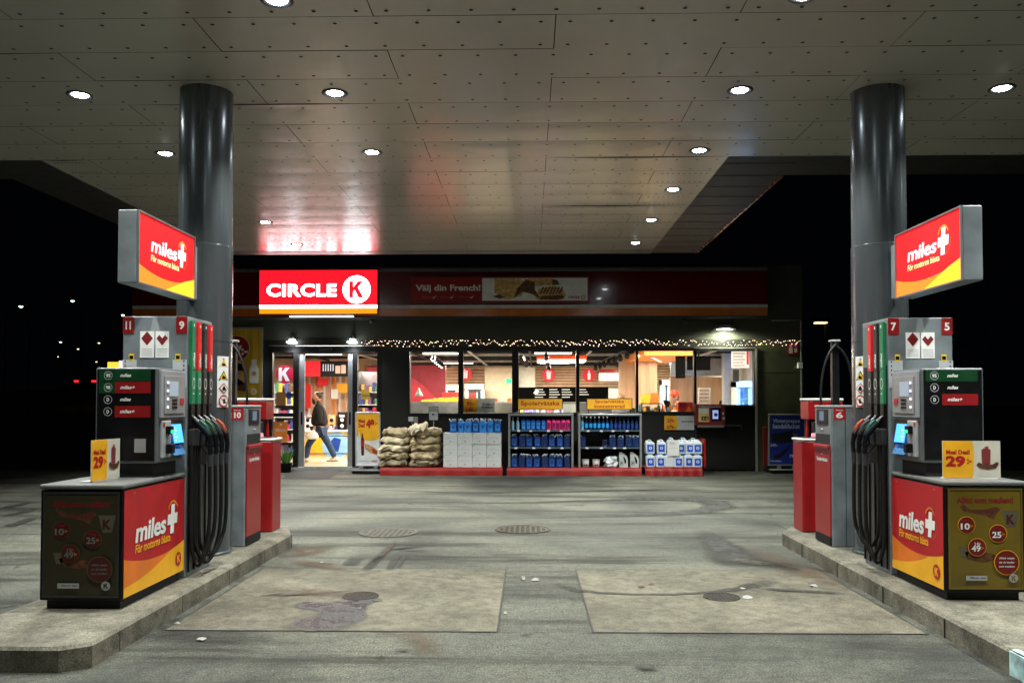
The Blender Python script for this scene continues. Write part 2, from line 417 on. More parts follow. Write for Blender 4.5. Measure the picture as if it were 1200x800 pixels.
strip('tyre_mark', P_((0, 620), (20, 614), (48, 604)), .22, TYRE, .009)
strip('oil_stain', P_((400, 669), (424, 669)), .01, OILM)
for (x0, y0, x1, y1, w_, mm) in ((402, 658, 426, 658, .55, PATCH_D), (426, 671, 446, 652, .12, PATCH_D), (455, 671, 467, 648, .10, PATCH_D), (466, 668, 476, 648, .05, PATCH_D), (447, 645, 500, 640, .10, TYRE), (426, 670, 470, 630, .12, OILM), (460, 645, 505, 646, .06, TYRE), (355, 660, 400, 662, .12, TYRE),
                             (330, 655, 420, 672, .3, RUSTY), (300, 690, 440, 700, .35, RUSTY), (470, 735, 520, 775, .3, RUSTY), (870, 640, 1010, 700, .5, RUSTY), (320, 655, 395, 640, .5, RUSTY), (740, 783, 775, 783, .16, OILM),
                             (455, 763, 485, 763, .1, OILM), (520, 678, 540, 679, .04, OILM), (655, 592, 690, 592, .12, OILM), (745, 688, 758, 689, .04, OILM), (880, 690, 1000, 697, .12, TYRE), (930, 660, 1000, 676, .2, RUSTY), (820, 650, 940, 668, .4, OILM), (300, 700, 335, 696, .06, TYRE), (310, 700, 420, 693, .06, TYRE)):
    strip('oil_stain', [gp(x0, y0), ((gp(x0, y0)[0]+gp(x1, y1)[0])/2, (gp(x0, y0)[1]+gp(x1, y1)[1])/2), gp(x1, y1)], w_, mm, .0105 if mm is TYRE else .012)

# puddle
WET = bpy.data.materials.new('wet_asphalt'); WET.use_nodes = True
def _wet():
    nt = WET.node_tree; b = nt.nodes['Principled BSDF']; N = nt.nodes.new; L = nt.links
    b.inputs['Base Color'].default_value = (.04, .042, .048, 1); b.inputs['Specular IOR Level'].default_value = .28
    tc = N('ShaderNodeTexCoord'); n = N('ShaderNodeTexNoise'); n.inputs['Scale'].default_value = 110; n.inputs['Detail'].default_value = 4; L.new(tc.outputs['Object'], n.inputs['Vector'])
    n3 = N('ShaderNodeTexNoise'); n3.inputs['Scale'].default_value = 7; n3.inputs['Detail'].default_value = 6; L.new(tc.outputs['Object'], n3.inputs['Vector'])
    mr = N('ShaderNodeMapRange'); mr.inputs['From Min'].default_value = .35; mr.inputs['From Max'].default_value = .65; mr.inputs['To Min'].default_value = .07; mr.inputs['To Max'].default_value = .5; L.new(n3.outputs[0], mr.inputs['Value']); L.new(mr.outputs[0], b.inputs['Roughness'])
    cr = N('ShaderNodeValToRGB'); cr.color_ramp.elements[0].position = .35; cr.color_ramp.elements[1].position = .68; cr.color_ramp.elements[0].color = (.018, .021, .026, 1); cr.color_ramp.elements[1].color = (.06, .064, .068, 1); L.new(n3.outputs[0], cr.inputs[0]); L.new(cr.outputs[0], b.inputs['Base Color'])
    bp = N('ShaderNodeBump'); bp.inputs['Strength'].default_value = .9; bp.inputs['Distance'].default_value = .006; L.new(n.outputs[0], bp.inputs['Height']); L.new(bp.outputs[0], b.inputs['Normal'])
_wet()
outline = [(444, 704), (432, 709), (426, 716), (425, 724), (412, 731), (392, 736), (362, 737), (346, 732), (350, 727), (368, 722), (376, 717), (352, 713), (351, 708), (366, 706), (385, 707), (402, 704), (425, 702)]
pts = []
for i in range(len(outline)):
    a = Vector(outline[i]); b = Vector(outline[(i+1) % len(outline)]); p0 = Vector(outline[i-1]); p3 = Vector(outline[(i+2) % len(outline)])
    for k in range(6):
        t = k/6; q = .5*((2*a)+(b-p0)*t+(2*p0-5*a+4*b-p3)*t*t+(3*a-p0-3*b+p3)*t**3)
        g_ = gp(q.x+rnd2.uniform(-1.2, 1.2), q.y+rnd2.uniform(-.5, .5)); pts.append((*g_, .0075))
cen = Vector((sum(p[0] for p in pts)/len(pts), sum(p[1] for p in pts)/len(pts)))
rim = [(cen.x+(p[0]-cen.x)*1.10+rnd2.uniform(-.012, .012), cen.y+(p[1]-cen.y)*1.12+rnd2.uniform(-.012, .012), .0065) for p in pts]
pd = MB(); pd.add(list(reversed(rim)), [tuple(range(len(rim)))], mat('damp_concrete', (.055, .05, .04), .6, var=.5, vscale=12)); pd.build('damp_patch', kind='structure')
pd = MB(); pd.add(list(reversed(pts)), [tuple(range(len(pts)))], WET); pd.build('puddle', kind='structure')

# manholes -------------------------------------------------------------------
IRON = mat('rusty_cast_iron', (.05, .042, .03), .55, .3, var=.4, vscale=20)
IROND = mat('dark_cast_iron', (.03, .026, .02), .5, .3, var=.4, vscale=20)
IRONG = mat('worn_cast_iron', (.085, .082, .068), .5, .3, var=.4, vscale=20)
def manhole(px, py, r, m, label):
    x, y = gp(px, py); t = thing('manhole_cover', label, 'manhole cover', (x, y, .004), 'manhole covers set in the forecourt')
    a = MB(); a.lathe([(r*1.0, .0), (r*1.0, .008), (r*.93, .009), (r*.925, .004)], (x, y, .004), m, 40); a.build('rim', t)
    c = MB(); c.lathe([(r*.92, .004), (0.001, .004)], (x, y, .004), m, 40)
    n = 9; st = 2*r*.85/n
    for i in range(n):
        for k in range(n):
            u, v = (-n/2+i+.5)*st, (-n/2+k+.5)*st
            if math.hypot(u, v) < r*.84: c.box(x+u-st*.3, x+u+st*.3, y+v-st*.3, y+v+st*.3, .006, .0115, m)
    c.build('cover_plate', t)
manhole(612.5, 620.5, .33, IRON, 'large brown round manhole cover in the middle of the forecourt asphalt')
manhole(455, 624.5, .335, IRONG, 'large grey round manhole cover behind the left concrete slab')
manhole(422.5, 699, .14, IROND, 'small dark drain cover beside the puddle in the left slab')
manhole(845.5, 700, .14, IROND, 'small dark drain cover set in the right concrete slab')

# litter -------------------------------------------------------------------------
PAPER = mat('crumpled_paper', (.30, .30, .285), .8)
def litter(px, py, w_, h_, label, z=.008, seed=0):
    x, y = gp(px, py, z); rr = random.Random(seed); m = MB(); n = 7; vs = []; fs = []
    for j in range(3):
        for i in range(n):
            a = 2*math.pi*i/n; r = (1, .75, .3)[j]*rr.uniform(.6, 1.1)
            vs.append((x+w_/2*r*math.cos(a), y+w_*.6*r*math.sin(a), z+(0, .6, 1)[j]*h_*rr.uniform(.6, 1)))
    for j in range(2):
        for i in range(n): fs.append((j*n+i, j*n+(i+1) % n, (j+1)*n+(i+1) % n, (j+1)*n+i))
    fs.append(tuple(range(2*n, 3*n))); m.add(vs, fs, PAPER); m.build('paper_scrap', loc=(x, y, z), label=label, cat='litter', group='white paper scraps on the ground')
litter(613, 678, .055, .035, 'crumpled white paper scrap between the two slabs, the rounder of the pair', seed=1)
litter(627, 679, .075, .018, 'flat white paper scrap just right of the rounder scrap between the slabs', seed=2)
litter(592, 718, .035, .012, 'tiny white scrap near the right edge of the left concrete slab', seed=3)
litter(377, 659, .04, .012, 'tiny white scrap left of the dark patch behind the left slab', seed=4)
litter(876, 699.5, .09, .015, 'long white paper scrap right of the small drain cover', seed=5)
litter(870, 689, .05, .01, 'small pale scrap above the right drain cover', seed=6)
litter(954, 686.5, .085, .022, 'crumpled white paper scrap beside the right kerb', seed=7)
litter(1061, 671, .05, .05, 'crumpled white tissue against the base of the right pump', z=.145, seed=8)
litter(208, 730, .05, .012, 'tiny white scrap beside the left kerb, farther from the camera', seed=9)
litter(236, 748, .07, .008, 'flat white scrap on the asphalt in front of the left kerb', seed=10)
litter(192, 728, .03, .01, 'smallest white crumb close against the left kerb', seed=12)
LEAF = mat('dead_leaf', (.12, .05, .02), .7)
for i, (px, py) in enumerate(((752, 688.5), (764, 685.5))):
    x, y = gp(px, py); m = MB(); m.add([(x-.035, y, .008), (x, y-.02, .014), (x+.035, y+.004, .01), (x, y+.025, .018)], [(0, 1, 2), (0, 2, 3)], LEAF)
    m.build('dead_leaf', loc=(x, y, .008), label=('brown dead leaf on the right slab, the nearer and larger one', 'brown dead leaf on the right slab, the farther and smaller one')[i], cat='leaf', group='dead leaves on the right slab')

# ------------------------------------------------------------------ canopy
HC = 4.36
SOFF = mat('canopy_soffit_panel', (.40, .38, .335), .21, 0., var=.05, vscale=.6, spec=1.0, bump=.015, bscale=300)
SOFFD = mat('dark_soffit_border', (.012, .012, .012), .5, 0., var=.2)
GAPM = mat('black_gap', (.005, .005, .005), .9)
can = thing('petrol_station_canopy', 'flat pale-panelled canopy covering the pumps and reaching to the shop', 'canopy', (0, 9, HC))
sf = MB(); sc_ = MB(); PW, PL = .61, 2.7
y1 = 15.98; row = 0
rp = random.Random(3)
while y1 > -3:
    y0 = y1-PW
    off = .2 if (row % 2 == 1) else 1.55
    inn = y1 <= 9.95
    xl, xr = (-16, 16) if inn else (-5.76, 2.32)
    x = off-PL*8
    while x < xr:
        a, b = max(x, xl), min(x+PL, xr)
        if b-a > .02:
            a2, b2 = a+.0035, b-.0035; g0 = rp.uniform(.002, .0065); sag = rp.uniform(.0015, .0055); dz0 = rp.uniform(-.0015, .0015); dz1 = rp.uniform(-.0015, .0015)
            big = rp.random() < .12
            vs = []; NY = 6; NX = 4
            for i in range(NX+1):
                for k in range(NY+1):
                    u = i/NX; t = k/NY
                    zz = HC+dz0*(1-t)+dz1*t-sag*4*t*(1-t)*(.6+.4*math.sin(u*math.pi*3))
                    if big and k == 0: zz -= .010*math.sin(math.pi*u)
                    vs.append((a2+(b2-a2)*u, y0+g0+(PW-2*g0)*t, zz))
            fs = [(i*(NY+1)+k, i*(NY+1)+k+1, (i+1)*(NY+1)+k+1, (i+1)*(NY+1)+k) for i in range(NX) for k in range(NY)]
            sf.add(vs, fs, SOFF, True)
            if a > -9 and b < 9.5:
                for yy in (y0+.10, y1-.10):
                    n = 9
                    for i in range(n):
                        xx = a+.11+(b-a-.22)*i/(n-1)
                        vs = [(xx+.017*math.cos(q*math.pi/3), yy+.017*math.sin(q*math.pi/3), HC-.0075) for q in range(6)]
                        sc_.add(vs, [(5, 4, 3, 2, 1, 0)], BLACKM)
        x += PL
    y1 = y0; row += 1
sf.build('soffit_panels', can); sc_.build('soffit_screws', can)
YE = 15.98-PW*10   # wide part ends on a panel line
bk = MB()
bk.box(-16, 16, -3, YE, HC+.012, HC+.03, GAPM); bk.box(-5.76, 2.32, YE, 15.98, HC+.012, HC+.03, GAPM); bk.build('soffit_backing', can)
bd = MB(); q = .86
bd.box(-5.76-q, -5.76, YE, 16.3, HC+.006, HC+.6, SOFFD); bd.box(-16, -5.76-q, YE, YE+q, HC+.006, HC+.6, SOFFD); bd.build('border_soffit', can)
bd = MB(); bd.box(2.32, 2.32+q, YE, 16.3, HC+.006, HC+.6, SOFFD); bd.box(2.32+q, 16, YE, YE+q, HC+.006, HC+.6, SOFFD)
for k in range(11):
    yy = YE+.3+k*.55; bd.box(2.33, 2.31+q, yy, yy+.012, HC+.001, HC+.006, BLACKM)
bd.build('border_soffit', can)
be = MB(); be.box(-5.76, 2.32, 15.985, 16.3, HC-.005, HC+.6, mat('grey_edge_beam', (.12, .12, .125), .4, .3)); be.build('end_beam', can)
rf = MB(); rf.box(-16, 16, -3, YE, HC+.05, HC+.6, DGREY); rf.box(-5.76, 2.32, YE, 15.98, HC+.05, HC+.6, DGREY); rf.build('roof_deck', can)
# thin edge strip, coloured for the orange-red glow along the outer border
GLOWTRIM = mat('orange_glow_strip', (.45, .12, .05), .25, .8)
et = MB(); et.box(2.32+q, 2.32+q+.03, YE+q, 16.3, HC-.01, HC+.05, GLOWTRIM); et.build('edge_glow_strip', can)

# downlights
LENS = glow('downlight_lens', (.86, .95, 1.0), 75)
LAMPS = [(x, y) for x in (-4.17, -1.79, 1.93, 4.3) for y in (5.95, 7.77)]+[(1.93, 4.15), (4.3, 4.15), (-1.79, 4.15)]+[(-4.17, 9.63), (-1.79, 9.63), (1.93, 9.63), (1.93, 11.4), (1.91, 13.3), (1.9, 15.2), (-4.17, 11.45), (-4.17, 13.35), (-4.19, 15.25), (-7.2, 7.7), (7.3, 7.7)]
desc = {(-4.17, 7.77): 'left of the left column in the front row', (-4.17, 9.63): 'just left of the left column', (-1.79, 7.77): 'right of the left column, in the front row',
        (-1.79, 9.63): 'right of the left column, in the second row', (1.93, 7.77): 'left of the right column, front row', (1.93, 9.63): 'near the inner corner of the canopy',
        (1.93, 11.4): 'along the right edge, first beyond the corner', (1.91, 13.3): 'along the right edge, second beyond the corner', (1.9, 15.2): 'along the right edge, farthest one',
        (4.3, 7.77): 'right of the right column', (-4.17, 13.35): 'in the pink sign reflection, the nearer one', (-4.19, 15.25): 'above the lit red sign, the farther one',
        (-1.79, 5.95): 'cut by the top edge of the picture, left one', (1.93, 5.95): 'cut by the top edge of the picture, right one'}
dl = thing('recessed_downlight', 'x', 'ceiling light', (0, 0, HC), 'round downlights recessed in the canopy')
m_ = MB(); m_.lathe([(.118, -.003), (.118, -.009), (.10, -.013), (.074, -.006), (.074, .004)], (0, 0, HC), DGREY, 28); m_.build('trim_ring', dl)
m_ = MB(); m_.lathe([(.073, -.003), (.06, -.012), (.035, -.018), (.001, -.020)], (0, 0, HC), LENS, 24); ln = m_.build('lens', dl)
sp = bpy.data.lights.new('downlight_beam', 'SPOT'); sp.energy = 470; sp.spot_size = R(120); sp.spot_blend = .55; sp.shadow_soft_size = .085; sp.color = (.97, 1.0, .93)
so = bpy.data.objects.new('downlight_beam', sp); COL.objects.link(so); so.parent = dl; so.location = (0, 0, -.03)
SPR = sp.copy(); SPR.name = 'downlight_beam_by_shop'; SPR.energy = 1150; SPR.spot_size = R(118)
first = True
for (x, y) in LAMPS:
    lb = 'round downlight '+desc.get((x, y), 'overhead, beyond the edge of the picture')
    if first: dl.location = (x, y, HC); dl['label'] = lb; first = False
    else:
        r = dup(dl, (0, 0, 0), lb); r.location = (x, y, HC)
        if y > 13:
            for c_ in r.children:
                if c_.type == 'LIGHT': c_.data = SPR

# columns -----------------------------------------------------------------------------
def column(x, y, side, label):
    t = thing('canopy_column', label, 'column', (x, y, .14), 'grey columns holding the canopy')
    a = MB(); a.lathe([(.236, 2.93), (.236, HC+.02)], (x, y, 0), COLUMN, 56); a.build('upper_shaft', t)
    a = MB(); a.lathe([(.262, .135), (.262, .16)], (x, y, 0), COLUMN, 56); a.lathe([(.262, .16), (.244, .17)], (x, y, 0), COLUMN, 56); a.lathe([(.244, .17), (.244, 2.05)], (x, y, 0), COLUMN, 56)
    a.lathe([(.2425, 2.055), (.2425, 2.925)], (x, y, 0), COLUMN, 56); a.lathe([(.2425, 2.925), (.236, 2.93)], (x, y, 0), COLUMN, 56); a.lathe([(.2405, 2.049), (.2405, 2.056)], (x, y, 0), BLACKM, 56); a.build('lower_sleeve', t)
    # hazard stickers wrapped on the shaft, turned towards the lane
    c0 = Vector((x, y)); 
    def warp(p, h):
        d = Vector((p.x-x, p.y-y)).normalized(); return Vector((x+d.x*(.244+h), y+d.y*(.244+h), p.z))
    toc = math.atan2(-y, -x); ang = toc + side*R(42)
    nn = Vector((math.cos(ang), math.sin(ang), 0)); U = Vector((-nn.y, nn.x, 0))
    W, H = .135, .46; O = Vector((x, y, 0))+nn*.244-U*W/2; O.z = 1.46
    p = Print(O, U, (0, 0, 1), W, H, warp=warp)
    p.rect(0, 0, 1, 1, WHITE, 8); p.up()
    SY = mat('sticker_yellow', (.85, .55, .01), .4)
    for k, c in ((3, SY), (2, SY)):
        yb = (k+.12)/4; yt = (k+.88)/4
        p.poly([(.08, yb), (.92, yb), (.5, yt)], BLACK); p.up(); p.poly([(.17, yb+.02), (.83, yb+.02), (.5, yt-.03)], c); p.up()
        p.poly([(.35, yb+.035), (.68, yb+.035), (.62, yb+.07), (.45, yb+.09), (.4, yb+.1)], BLACK)
    p.poly([(.5, .27), (.9, .375), (.5, .48), (.1, .375)], REDP); p.up(); p.poly([(.5, .295), (.81, .375), (.5, .455), (.19, .375)], WHITE); p.up()
    p.poly([(.38, .33), (.62, .33), (.66, .37), (.5, .43), (.36, .37)], BLACK)
    p.disc(.5, .125, .055, REDP, n=20); p.up(); p.disc(.5, .125, .042, WHITE, n=20); p.up(); p.poly([(.4, .08), (.6, .08), (.56, .17), (.44, .17)], BLACK)
    p.up(); p.poly([(.25, .16), (.3, .175), (.75, .09), (.7, .075)], REDP)
    p.build('hazard_stickers', t)
    return t
column(-2.97, 7.74, 1, 'thick grey round column behind the left pump')
column(3.21, 7.86, -1, 'thick grey round column behind the right pump')
# ------------------------------------------------------------------ brand style panel on pumps and light boxes
def miles_panel(p, lit, cab):
    """p: Print; lit: dict of materials; cab: layout of the cabinet (True) or the light box (False)"""
    red, org, yel, wht, crm = lit
    p.rect(0, 0, 1, 1, red, 1); p.up()
    if cab:
        r = lambda u: .36-.36*u+.33*u*u if u > .0 else .36
        y = lambda u: min(r(u), .09+.06*u+.26*u**2.2)
    else:
        r = lambda u: .27-.50*u+.50*u*u+.02*u
        y = lambda u: min(r(u)+.02, -.28+.62*u)
    p.curve(r, org); p.up(); p.curve(y, yel); p.up()
    if cab:
        p.text('miles', .16, .475, .66, .675, wht, .03, .12, .97)
        px, py, s = .775, .60, .088; sub = (.16, .375, .74, .46)
    else:
        p.text('miles', .20, .50, .66, .72, wht, .02, .12, .97)
        px, py, s = .755, .625, .075; sub = (.20, .36, .70, .455)
    a = p.W; b = p.H; k = .36
    su, sv = s, s*a/b
    pl = [(-k, -1), (k, -1), (k, -k), (1, -k), (1, k), (k, k), (k, 1), (-k, 1), (-k, k), (-1, k), (-1, -k), (-k, -k)]
    p.poly([(px+(u+v*.12)*su, py+v*sv*1.25) for u, v in pl], wht)
    p.text('För motorns bästa', *sub, crm, .02, .12)
    p.up()
    p.disc(px+.005, py+.06, s*a*1.12, org, ring=s*a*.2, n=20, a0=25, a1=160)
    p.disc(px+.005, py-.01, s*a*1.35, org, ring=s*a*.035, n=16, a0=-75, a1=10)
EM = lambda n, c, s: glow(n, c, s)
LIT = (EM('backlit_red', (.66, .003, .008), .85), EM('backlit_orange', (.95, .22, .015), 1.1), EM('backlit_yellow', (1, .55, .02), 1.15), EM('backlit_white', (.9, .93, 1), 1.1), EM('backlit_cream', (1, .8, .35), 1.1))
PLAIN = (REDP, ORANGE, YELLOW, WHITE, YELLOW)

def lightbox(s, xf, y0, y1, label):
    """s=+1: face looks to +x"""
    t = thing('light_box_sign', label, 'lit sign', (xf-s*.07, (y0+y1)/2, 2.39), 'red light box signs on the columns')
    z0, z1, th = 2.395, 2.945, .15
    m = MB(); m.box(xf-s*th, xf-s*.004, y0, y1, z0, z1, GREY, .008)
    for (a, b, c, d) in ((y0, y1, z0, z0+.012), (y0, y1, z1-.012, z1), (y0, y0+.012, z0+.012, z1-.012), (y1-.012, y1, z0+.012, z1-.012)): m.box(xf-s*.004, xf+s*.01, a, b, c, d, SILVER)
    m.build('housing', t)
    U = (0, s, 0); O = (xf-s*.003, y0+.012 if s > 0 else y1-.012, z0+.012)
    p = Print(O, U, (0, 0, 1), y1-y0-.024, z1-z0-.024); miles_panel(p, LIT, False); p.build('sign_face', t)
    m = MB(); m.box(xf-s*.115, xf-s*.03, y1, y1+.17, z0+.02, z1-.06, GREY, .006); m.build('bracket', t)
lightbox(1, -2.92, 6.28, 7.36, 'lit red and yellow box sign mounted on the left column')
lightbox(-1, 3.165, 6.27, 7.40, 'lit red and yellow box sign mounted on the right column')

SCR = glow('blue_screen', (.05, .28, 1), 2.6); SCRW = glow('pale_screen', (.5, .68, 1), .9); GLED = glow('green_led', (.02, .8, .2), 2.5); SCRD = glow('keypad_screen', (.35, .42, .5), .6); BTN = glow('lit_button', (.7, .85, 1), 1.0)
HOSE = mat('black_rubber_hose', (.007, .007, .007), .45, var=.3, spec=.3)
STAIN = mat('hose_panel_grey', (.09, .09, .088), .45, .3, var=.35, vscale=4, streak=True)
def poster(p, D):
    """food poster with round price bubbles"""
    fld, txt, bub, ring, num = D
    p.rect(0, 0, 1, 1, fld); p.up()
    p.text('Alltid som medlem!', .1, .865, .9, .93, txt, .035)
    p.poly([(.14, .83), (.2, .78), (.5, .74), (.62, .70), (.66, .76), (.72, .80), (.66, .83), (.5, .80), (.3, .80), (.17, .86)], BROWN)
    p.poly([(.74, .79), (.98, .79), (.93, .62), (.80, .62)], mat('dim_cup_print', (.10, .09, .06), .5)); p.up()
    p.poly([(.15+.03, .81), (.35, .77), (.6, .77), (.7, .82), (.5, .795), (.3, .79)], mat('sausage_print', (.10, .018, .01), .5))
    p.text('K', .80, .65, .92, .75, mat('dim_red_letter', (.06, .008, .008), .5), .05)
    p.poly([(.2, .36), (.32, .38), (.62, .34), (.66, .30), (.5, .26), (.3, .28), (.24, .30)], BROWN); p.poly([(.12, .42), (.27, .42), (.24, .31), (.16, .31)], mat('dim_cup_print', (.10, .09, .06), .5)); p.up()
    for (u, v, r, a, b) in ((.23, .64, .060, '10', ':-'), (.67, .555, .062, '25', ':-'), (.37, .415, .062, '49', ':-'), (.78, .26, .086, '', '')):
        p.disc(u, v, r, ring, n=30); p.up(); p.disc(u, v, r*.94, bub, n=30); p.up()
        if a:
            p.up()
            p.text(a, u-.085, v-.045, u+.045, v+.02, num, .03); p.text(b, u+.055, v-.02, u+.09, v+.005, YELLOW, .02)
            p.text('endast', u-.05, v+.04, u+.05, v+.06, REDP, .01)
        else:
            for k, l in enumerate(('Alltid rabatt', 'när du handlar', 'som medlem')): p.text(l, u-.11, v+.035-k*.042, u+.11, v+.055-k*.042, num, .02)
    p.text('2 för', .325, .435, .415, .465, num, .02)
    p.rect(.2, .075, .5, .125, LGREY); p.up(); p.text('Hitta mer i appen', .26, .09, .48, .112, BLACK, .02)
    p.k_logo(.87, .10, .030, LGREY, fld)

def fuel_pump(s, xl, yc, CL, y0d, yh, nums, grades, strips_, label, posterD):
    """s=+1: lane is on +x. xl = x of the lane-side face of the cabinet, yc = near end of the cabinet, y0d = near end of the head"""
    Y = lambda a: yc+a
    X = lambda u: xl-s*u          # u metres in from the lane face
    z = .14
    t = thing('fuel_pump', label, 'fuel pump', (X(.28), yc+.8, z), 'fuel pumps on the islands')
    WD = .55
    m = MB(); m.box(X(.03), X(WD-.03), Y(.04), Y(CL-.015), z, .205, BLACKM); m.build('plinth', t)
    m = MB(); m.box(X(.0), X(WD), Y(0), Y(CL), .20, .925, BLACK, .01)
    m.box(X(-.008), X(WD+.008), Y(-.01), Y(CL+.005), .93, .962, mat('pump_top_grey', (.17, .175, .175), .4, .2), .012); cab = m.build('cabinet', t)
    # lane-side red panel
    U = (0, s, 0); O = (xl, Y(.012) if s > 0 else Y(CL-.008), .212)
    p = Print(O, U, (0, 0, 1), CL-.02, .705, base=.004); miles_panel(p, PLAIN, True); p.up()
    p.k_logo(.885, .15, .052, REDP, YELLOW); p.up()
    for u in (.13, .87): p.disc(u, .965, .007, SILVER, n=10)
    p.build('side_panel', cab)
    # poster on the end
    O = (X(WD)+.035 if s > 0 else X(0)+.035, Y(0)-.001, .235)
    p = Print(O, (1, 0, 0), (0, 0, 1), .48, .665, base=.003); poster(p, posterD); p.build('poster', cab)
    m = MB()
    xa = min(X(0), X(WD))
    for (a, b, c, d) in ((.022, .528, .222, .234), (.022, .528, .90, .912), (.022, .034, .234, .90), (.516, .528, .234, .90)): m.box(xa+a, xa+b, Y(-.009), Y(-.001), c, d, DGREY if s > 0 else mat('gold_poster_frame', (.22, .15, .03), .3, .4))
    m.build('poster_frame', cab)
    # head: display box
    d0 = y0d-yc; zb, zt = 1.065, 1.755
    m = MB(); m.box(X(.05), X(.42), Y(d0+.06), Y(d0+.45), .962, zb, BLACKM); m.build('neck', t)
    m = MB(); m.box(X(.0), X(.45), Y(d0), Y(d0+.48), zb, zt, mat('pump_head_grey', (.13, .14, .15), .38, .3), .012); hd = m.build('display_head', t)
    xa = min(X(.012), X(.438))+.004; W = .418
    m = MB(); m.box(xa, xa+W, Y(d0-.006), Y(d0-.001), zb+.02, zt-.012, BLACK); m.build('display_glass', hd)
    p = Print((xa, Y(d0-.006), zb+.02), (1, 0, 0), (0, 0, 1), W, zt-zb-.032, base=.001)
    n = len(grades); u_c = .19 if s > 0 else .18
    for k, (g_, nm, bg, fb) in enumerate(grades):
        v1 = .995-k*.132; v0 = v1-.126
        if bg is not None: p.rect(.03 if not fb else .31, v0, .93, v1, bg)
    for k, (g_, nm, bg, fb) in enumerate(grades):
        if fb == 2: p.rect(.03, .995-k*.132-.126, .305, .995-k*.132, DGREEN)
    p.up()
    for k, (g_, nm, bg, fb) in enumerate(grades):
        v = .995-k*.132-.063
        p.disc(u_c, v, .031, LGREY, ring=.004, n=24); p.text(g_, u_c-(.038 if g_ != 'D' else .022), v-.02, u_c+(.038 if g_ != 'D' else .022), v+.02, WHITE, .035)
        p.text(nm, .40, v-.017, .40+(.19 if nm == 'miles' else .26), v+.022, WHITE, .03, .25)
    if s > 0: p.up(); p.rect(.66, .09, .86, .24, mat('dim_grey_label', (.3, .3, .3), .5))
    p.build('price_display', hd)
    # payment side: keypad and terminal on the lane face
    def side(u0, u1, v0, v1, th, mm, base=0., bv=.006, mb=None):
        mb = mb or MB(); a = Y(d0+u0); b = Y(d0+u1); mb.box(xl+s*base, xl+s*(base+th), a, b, v0, v1, mm, bv); return mb
    side(.02, .46, 1.39, 1.74, .02, mat('keypad_panel_grey', (.24, .25, .27), .45)).build('keypad_panel', hd)
    k_ = side(.07, .42, 1.42, 1.70, .006, mat('keypad_plate', (.30, .31, .33), .3, .4), .02, .004).build('keypad_plate', hd)
    kp = MB(); side(.15, .30, 1.55, 1.66, .004, SCRD, .026, 0, kp)
    for i in range(4): side(.105, .13, 1.64-.06*i, 1.66-.06*i, .006, BTN, .026, 0, kp)
    for i in range(3):
        for j in range(3): side(.20+.03*j, .222+.03*j, 1.455+.028*i, 1.475+.028*i, .005, BLACK, .026, 0, kp)
    side(.34, .40, 1.49, 1.535, .006, REDP, .026, 0, kp); kp.build('keypad', hd)
    m = MB(); side(.05, .20, 1.10, 1.37, .02, LGREY, 0, .006, m); side(.20, .46, 1.10, 1.37, .006, DGREY, 0, .003, m); m.build('terminal_housing', hd)
    m = MB(); side(.10, .17, 1.27, 1.33, .035, BLACK, .02, .006, m); m.build('card_reader', hd); m = MB(); side(.10, .16, 1.13, 1.20, .05, BLACK, .02, .008, m); m.build('receipt_slot', hd)
    m = MB(); side(.115, .16, 1.278, 1.30, .008, GLED, .055, 0, m); m.build('green_light', hd)
    m = MB(); side(.06, .085, 1.33, 1.355, .004, REDP, .02, 0, m); m.build('red_tag', hd)
    m = MB(); a = Y(d0+.22); b = Y(d0+.40)
    m.add([(xl+s*.035, a, 1.20), (xl+s*.035, b, 1.20), (xl+s*.010, b, 1.34), (xl+s*.010, a, 1.34)], [(0, 1, 2, 3) if s > 0 else (3, 2, 1, 0)], SCR)
    for i in range(5):
        w_ = .03+.03*(i % 2); zz = 1.215+i*.024; xx = lambda zq: xl+s*(.037-.025*(zq-1.20)/.14)
        m.add([(xx(zz), a+.02, zz), (xx(zz), a+.02+w_, zz), (xx(zz+.012), a+.02+w_, zz+.012), (xx(zz+.012), a+.02, zz+.012)], [(0, 1, 2, 3) if s > 0 else (3, 2, 1, 0)], SCRW)
    m.build('touch_screen', hd)
    m = MB(); m.prism([(0, 0), (.045, .0), (.01, .07)] if s < 0 else [(0, 0), (.01, .07), (.045, 0)], (xl, Y(d0+.2) if s < 0 else Y(d0+.2), 1.11), (s, 0, 0), (0, 0, 1), -.22*s, mat('tray_blue', (.07, .2, .42), .25)) ; m.build('receipt_tray', hd)
    # hose cabinet behind
    h0 = yh-yc; HL = .52; HW = .51
    m = MB(); m.box(X(0), X(HW), Y(h0), Y(h0+HL), z, 2.18, GREY, .008); hc = m.build('hose_cabinet', t)
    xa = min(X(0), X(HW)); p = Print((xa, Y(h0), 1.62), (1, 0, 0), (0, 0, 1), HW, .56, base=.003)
    fan = mat('pale_grey_panel', (.42, .45, .47), .45)  # paler grey fields in the lower corners of the board
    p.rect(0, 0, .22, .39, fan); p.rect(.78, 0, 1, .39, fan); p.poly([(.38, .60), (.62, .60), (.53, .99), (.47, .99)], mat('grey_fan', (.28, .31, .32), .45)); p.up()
    p.rect(.0, .76, .17, .995, REDD2); p.rect(.83, .76, 1, .995, REDD2); p.rect(.27, .42, .49, .79, WHITE); p.rect(.51, .42, .72, .79, WHITE)
    p.rect(.10, .38, .18, .475, mat('sticker_yellow', (.8, .7, .01), .4)); p.rect(.82, .38, .90, .475, mat('sticker_yellow', (.8, .7, .01), .4)); p.up()
    p.text(nums[0], .045, .815, .125, .93, WHITE, .03); p.text(nums[1], .875, .815, .955, .93, WHITE, .03)
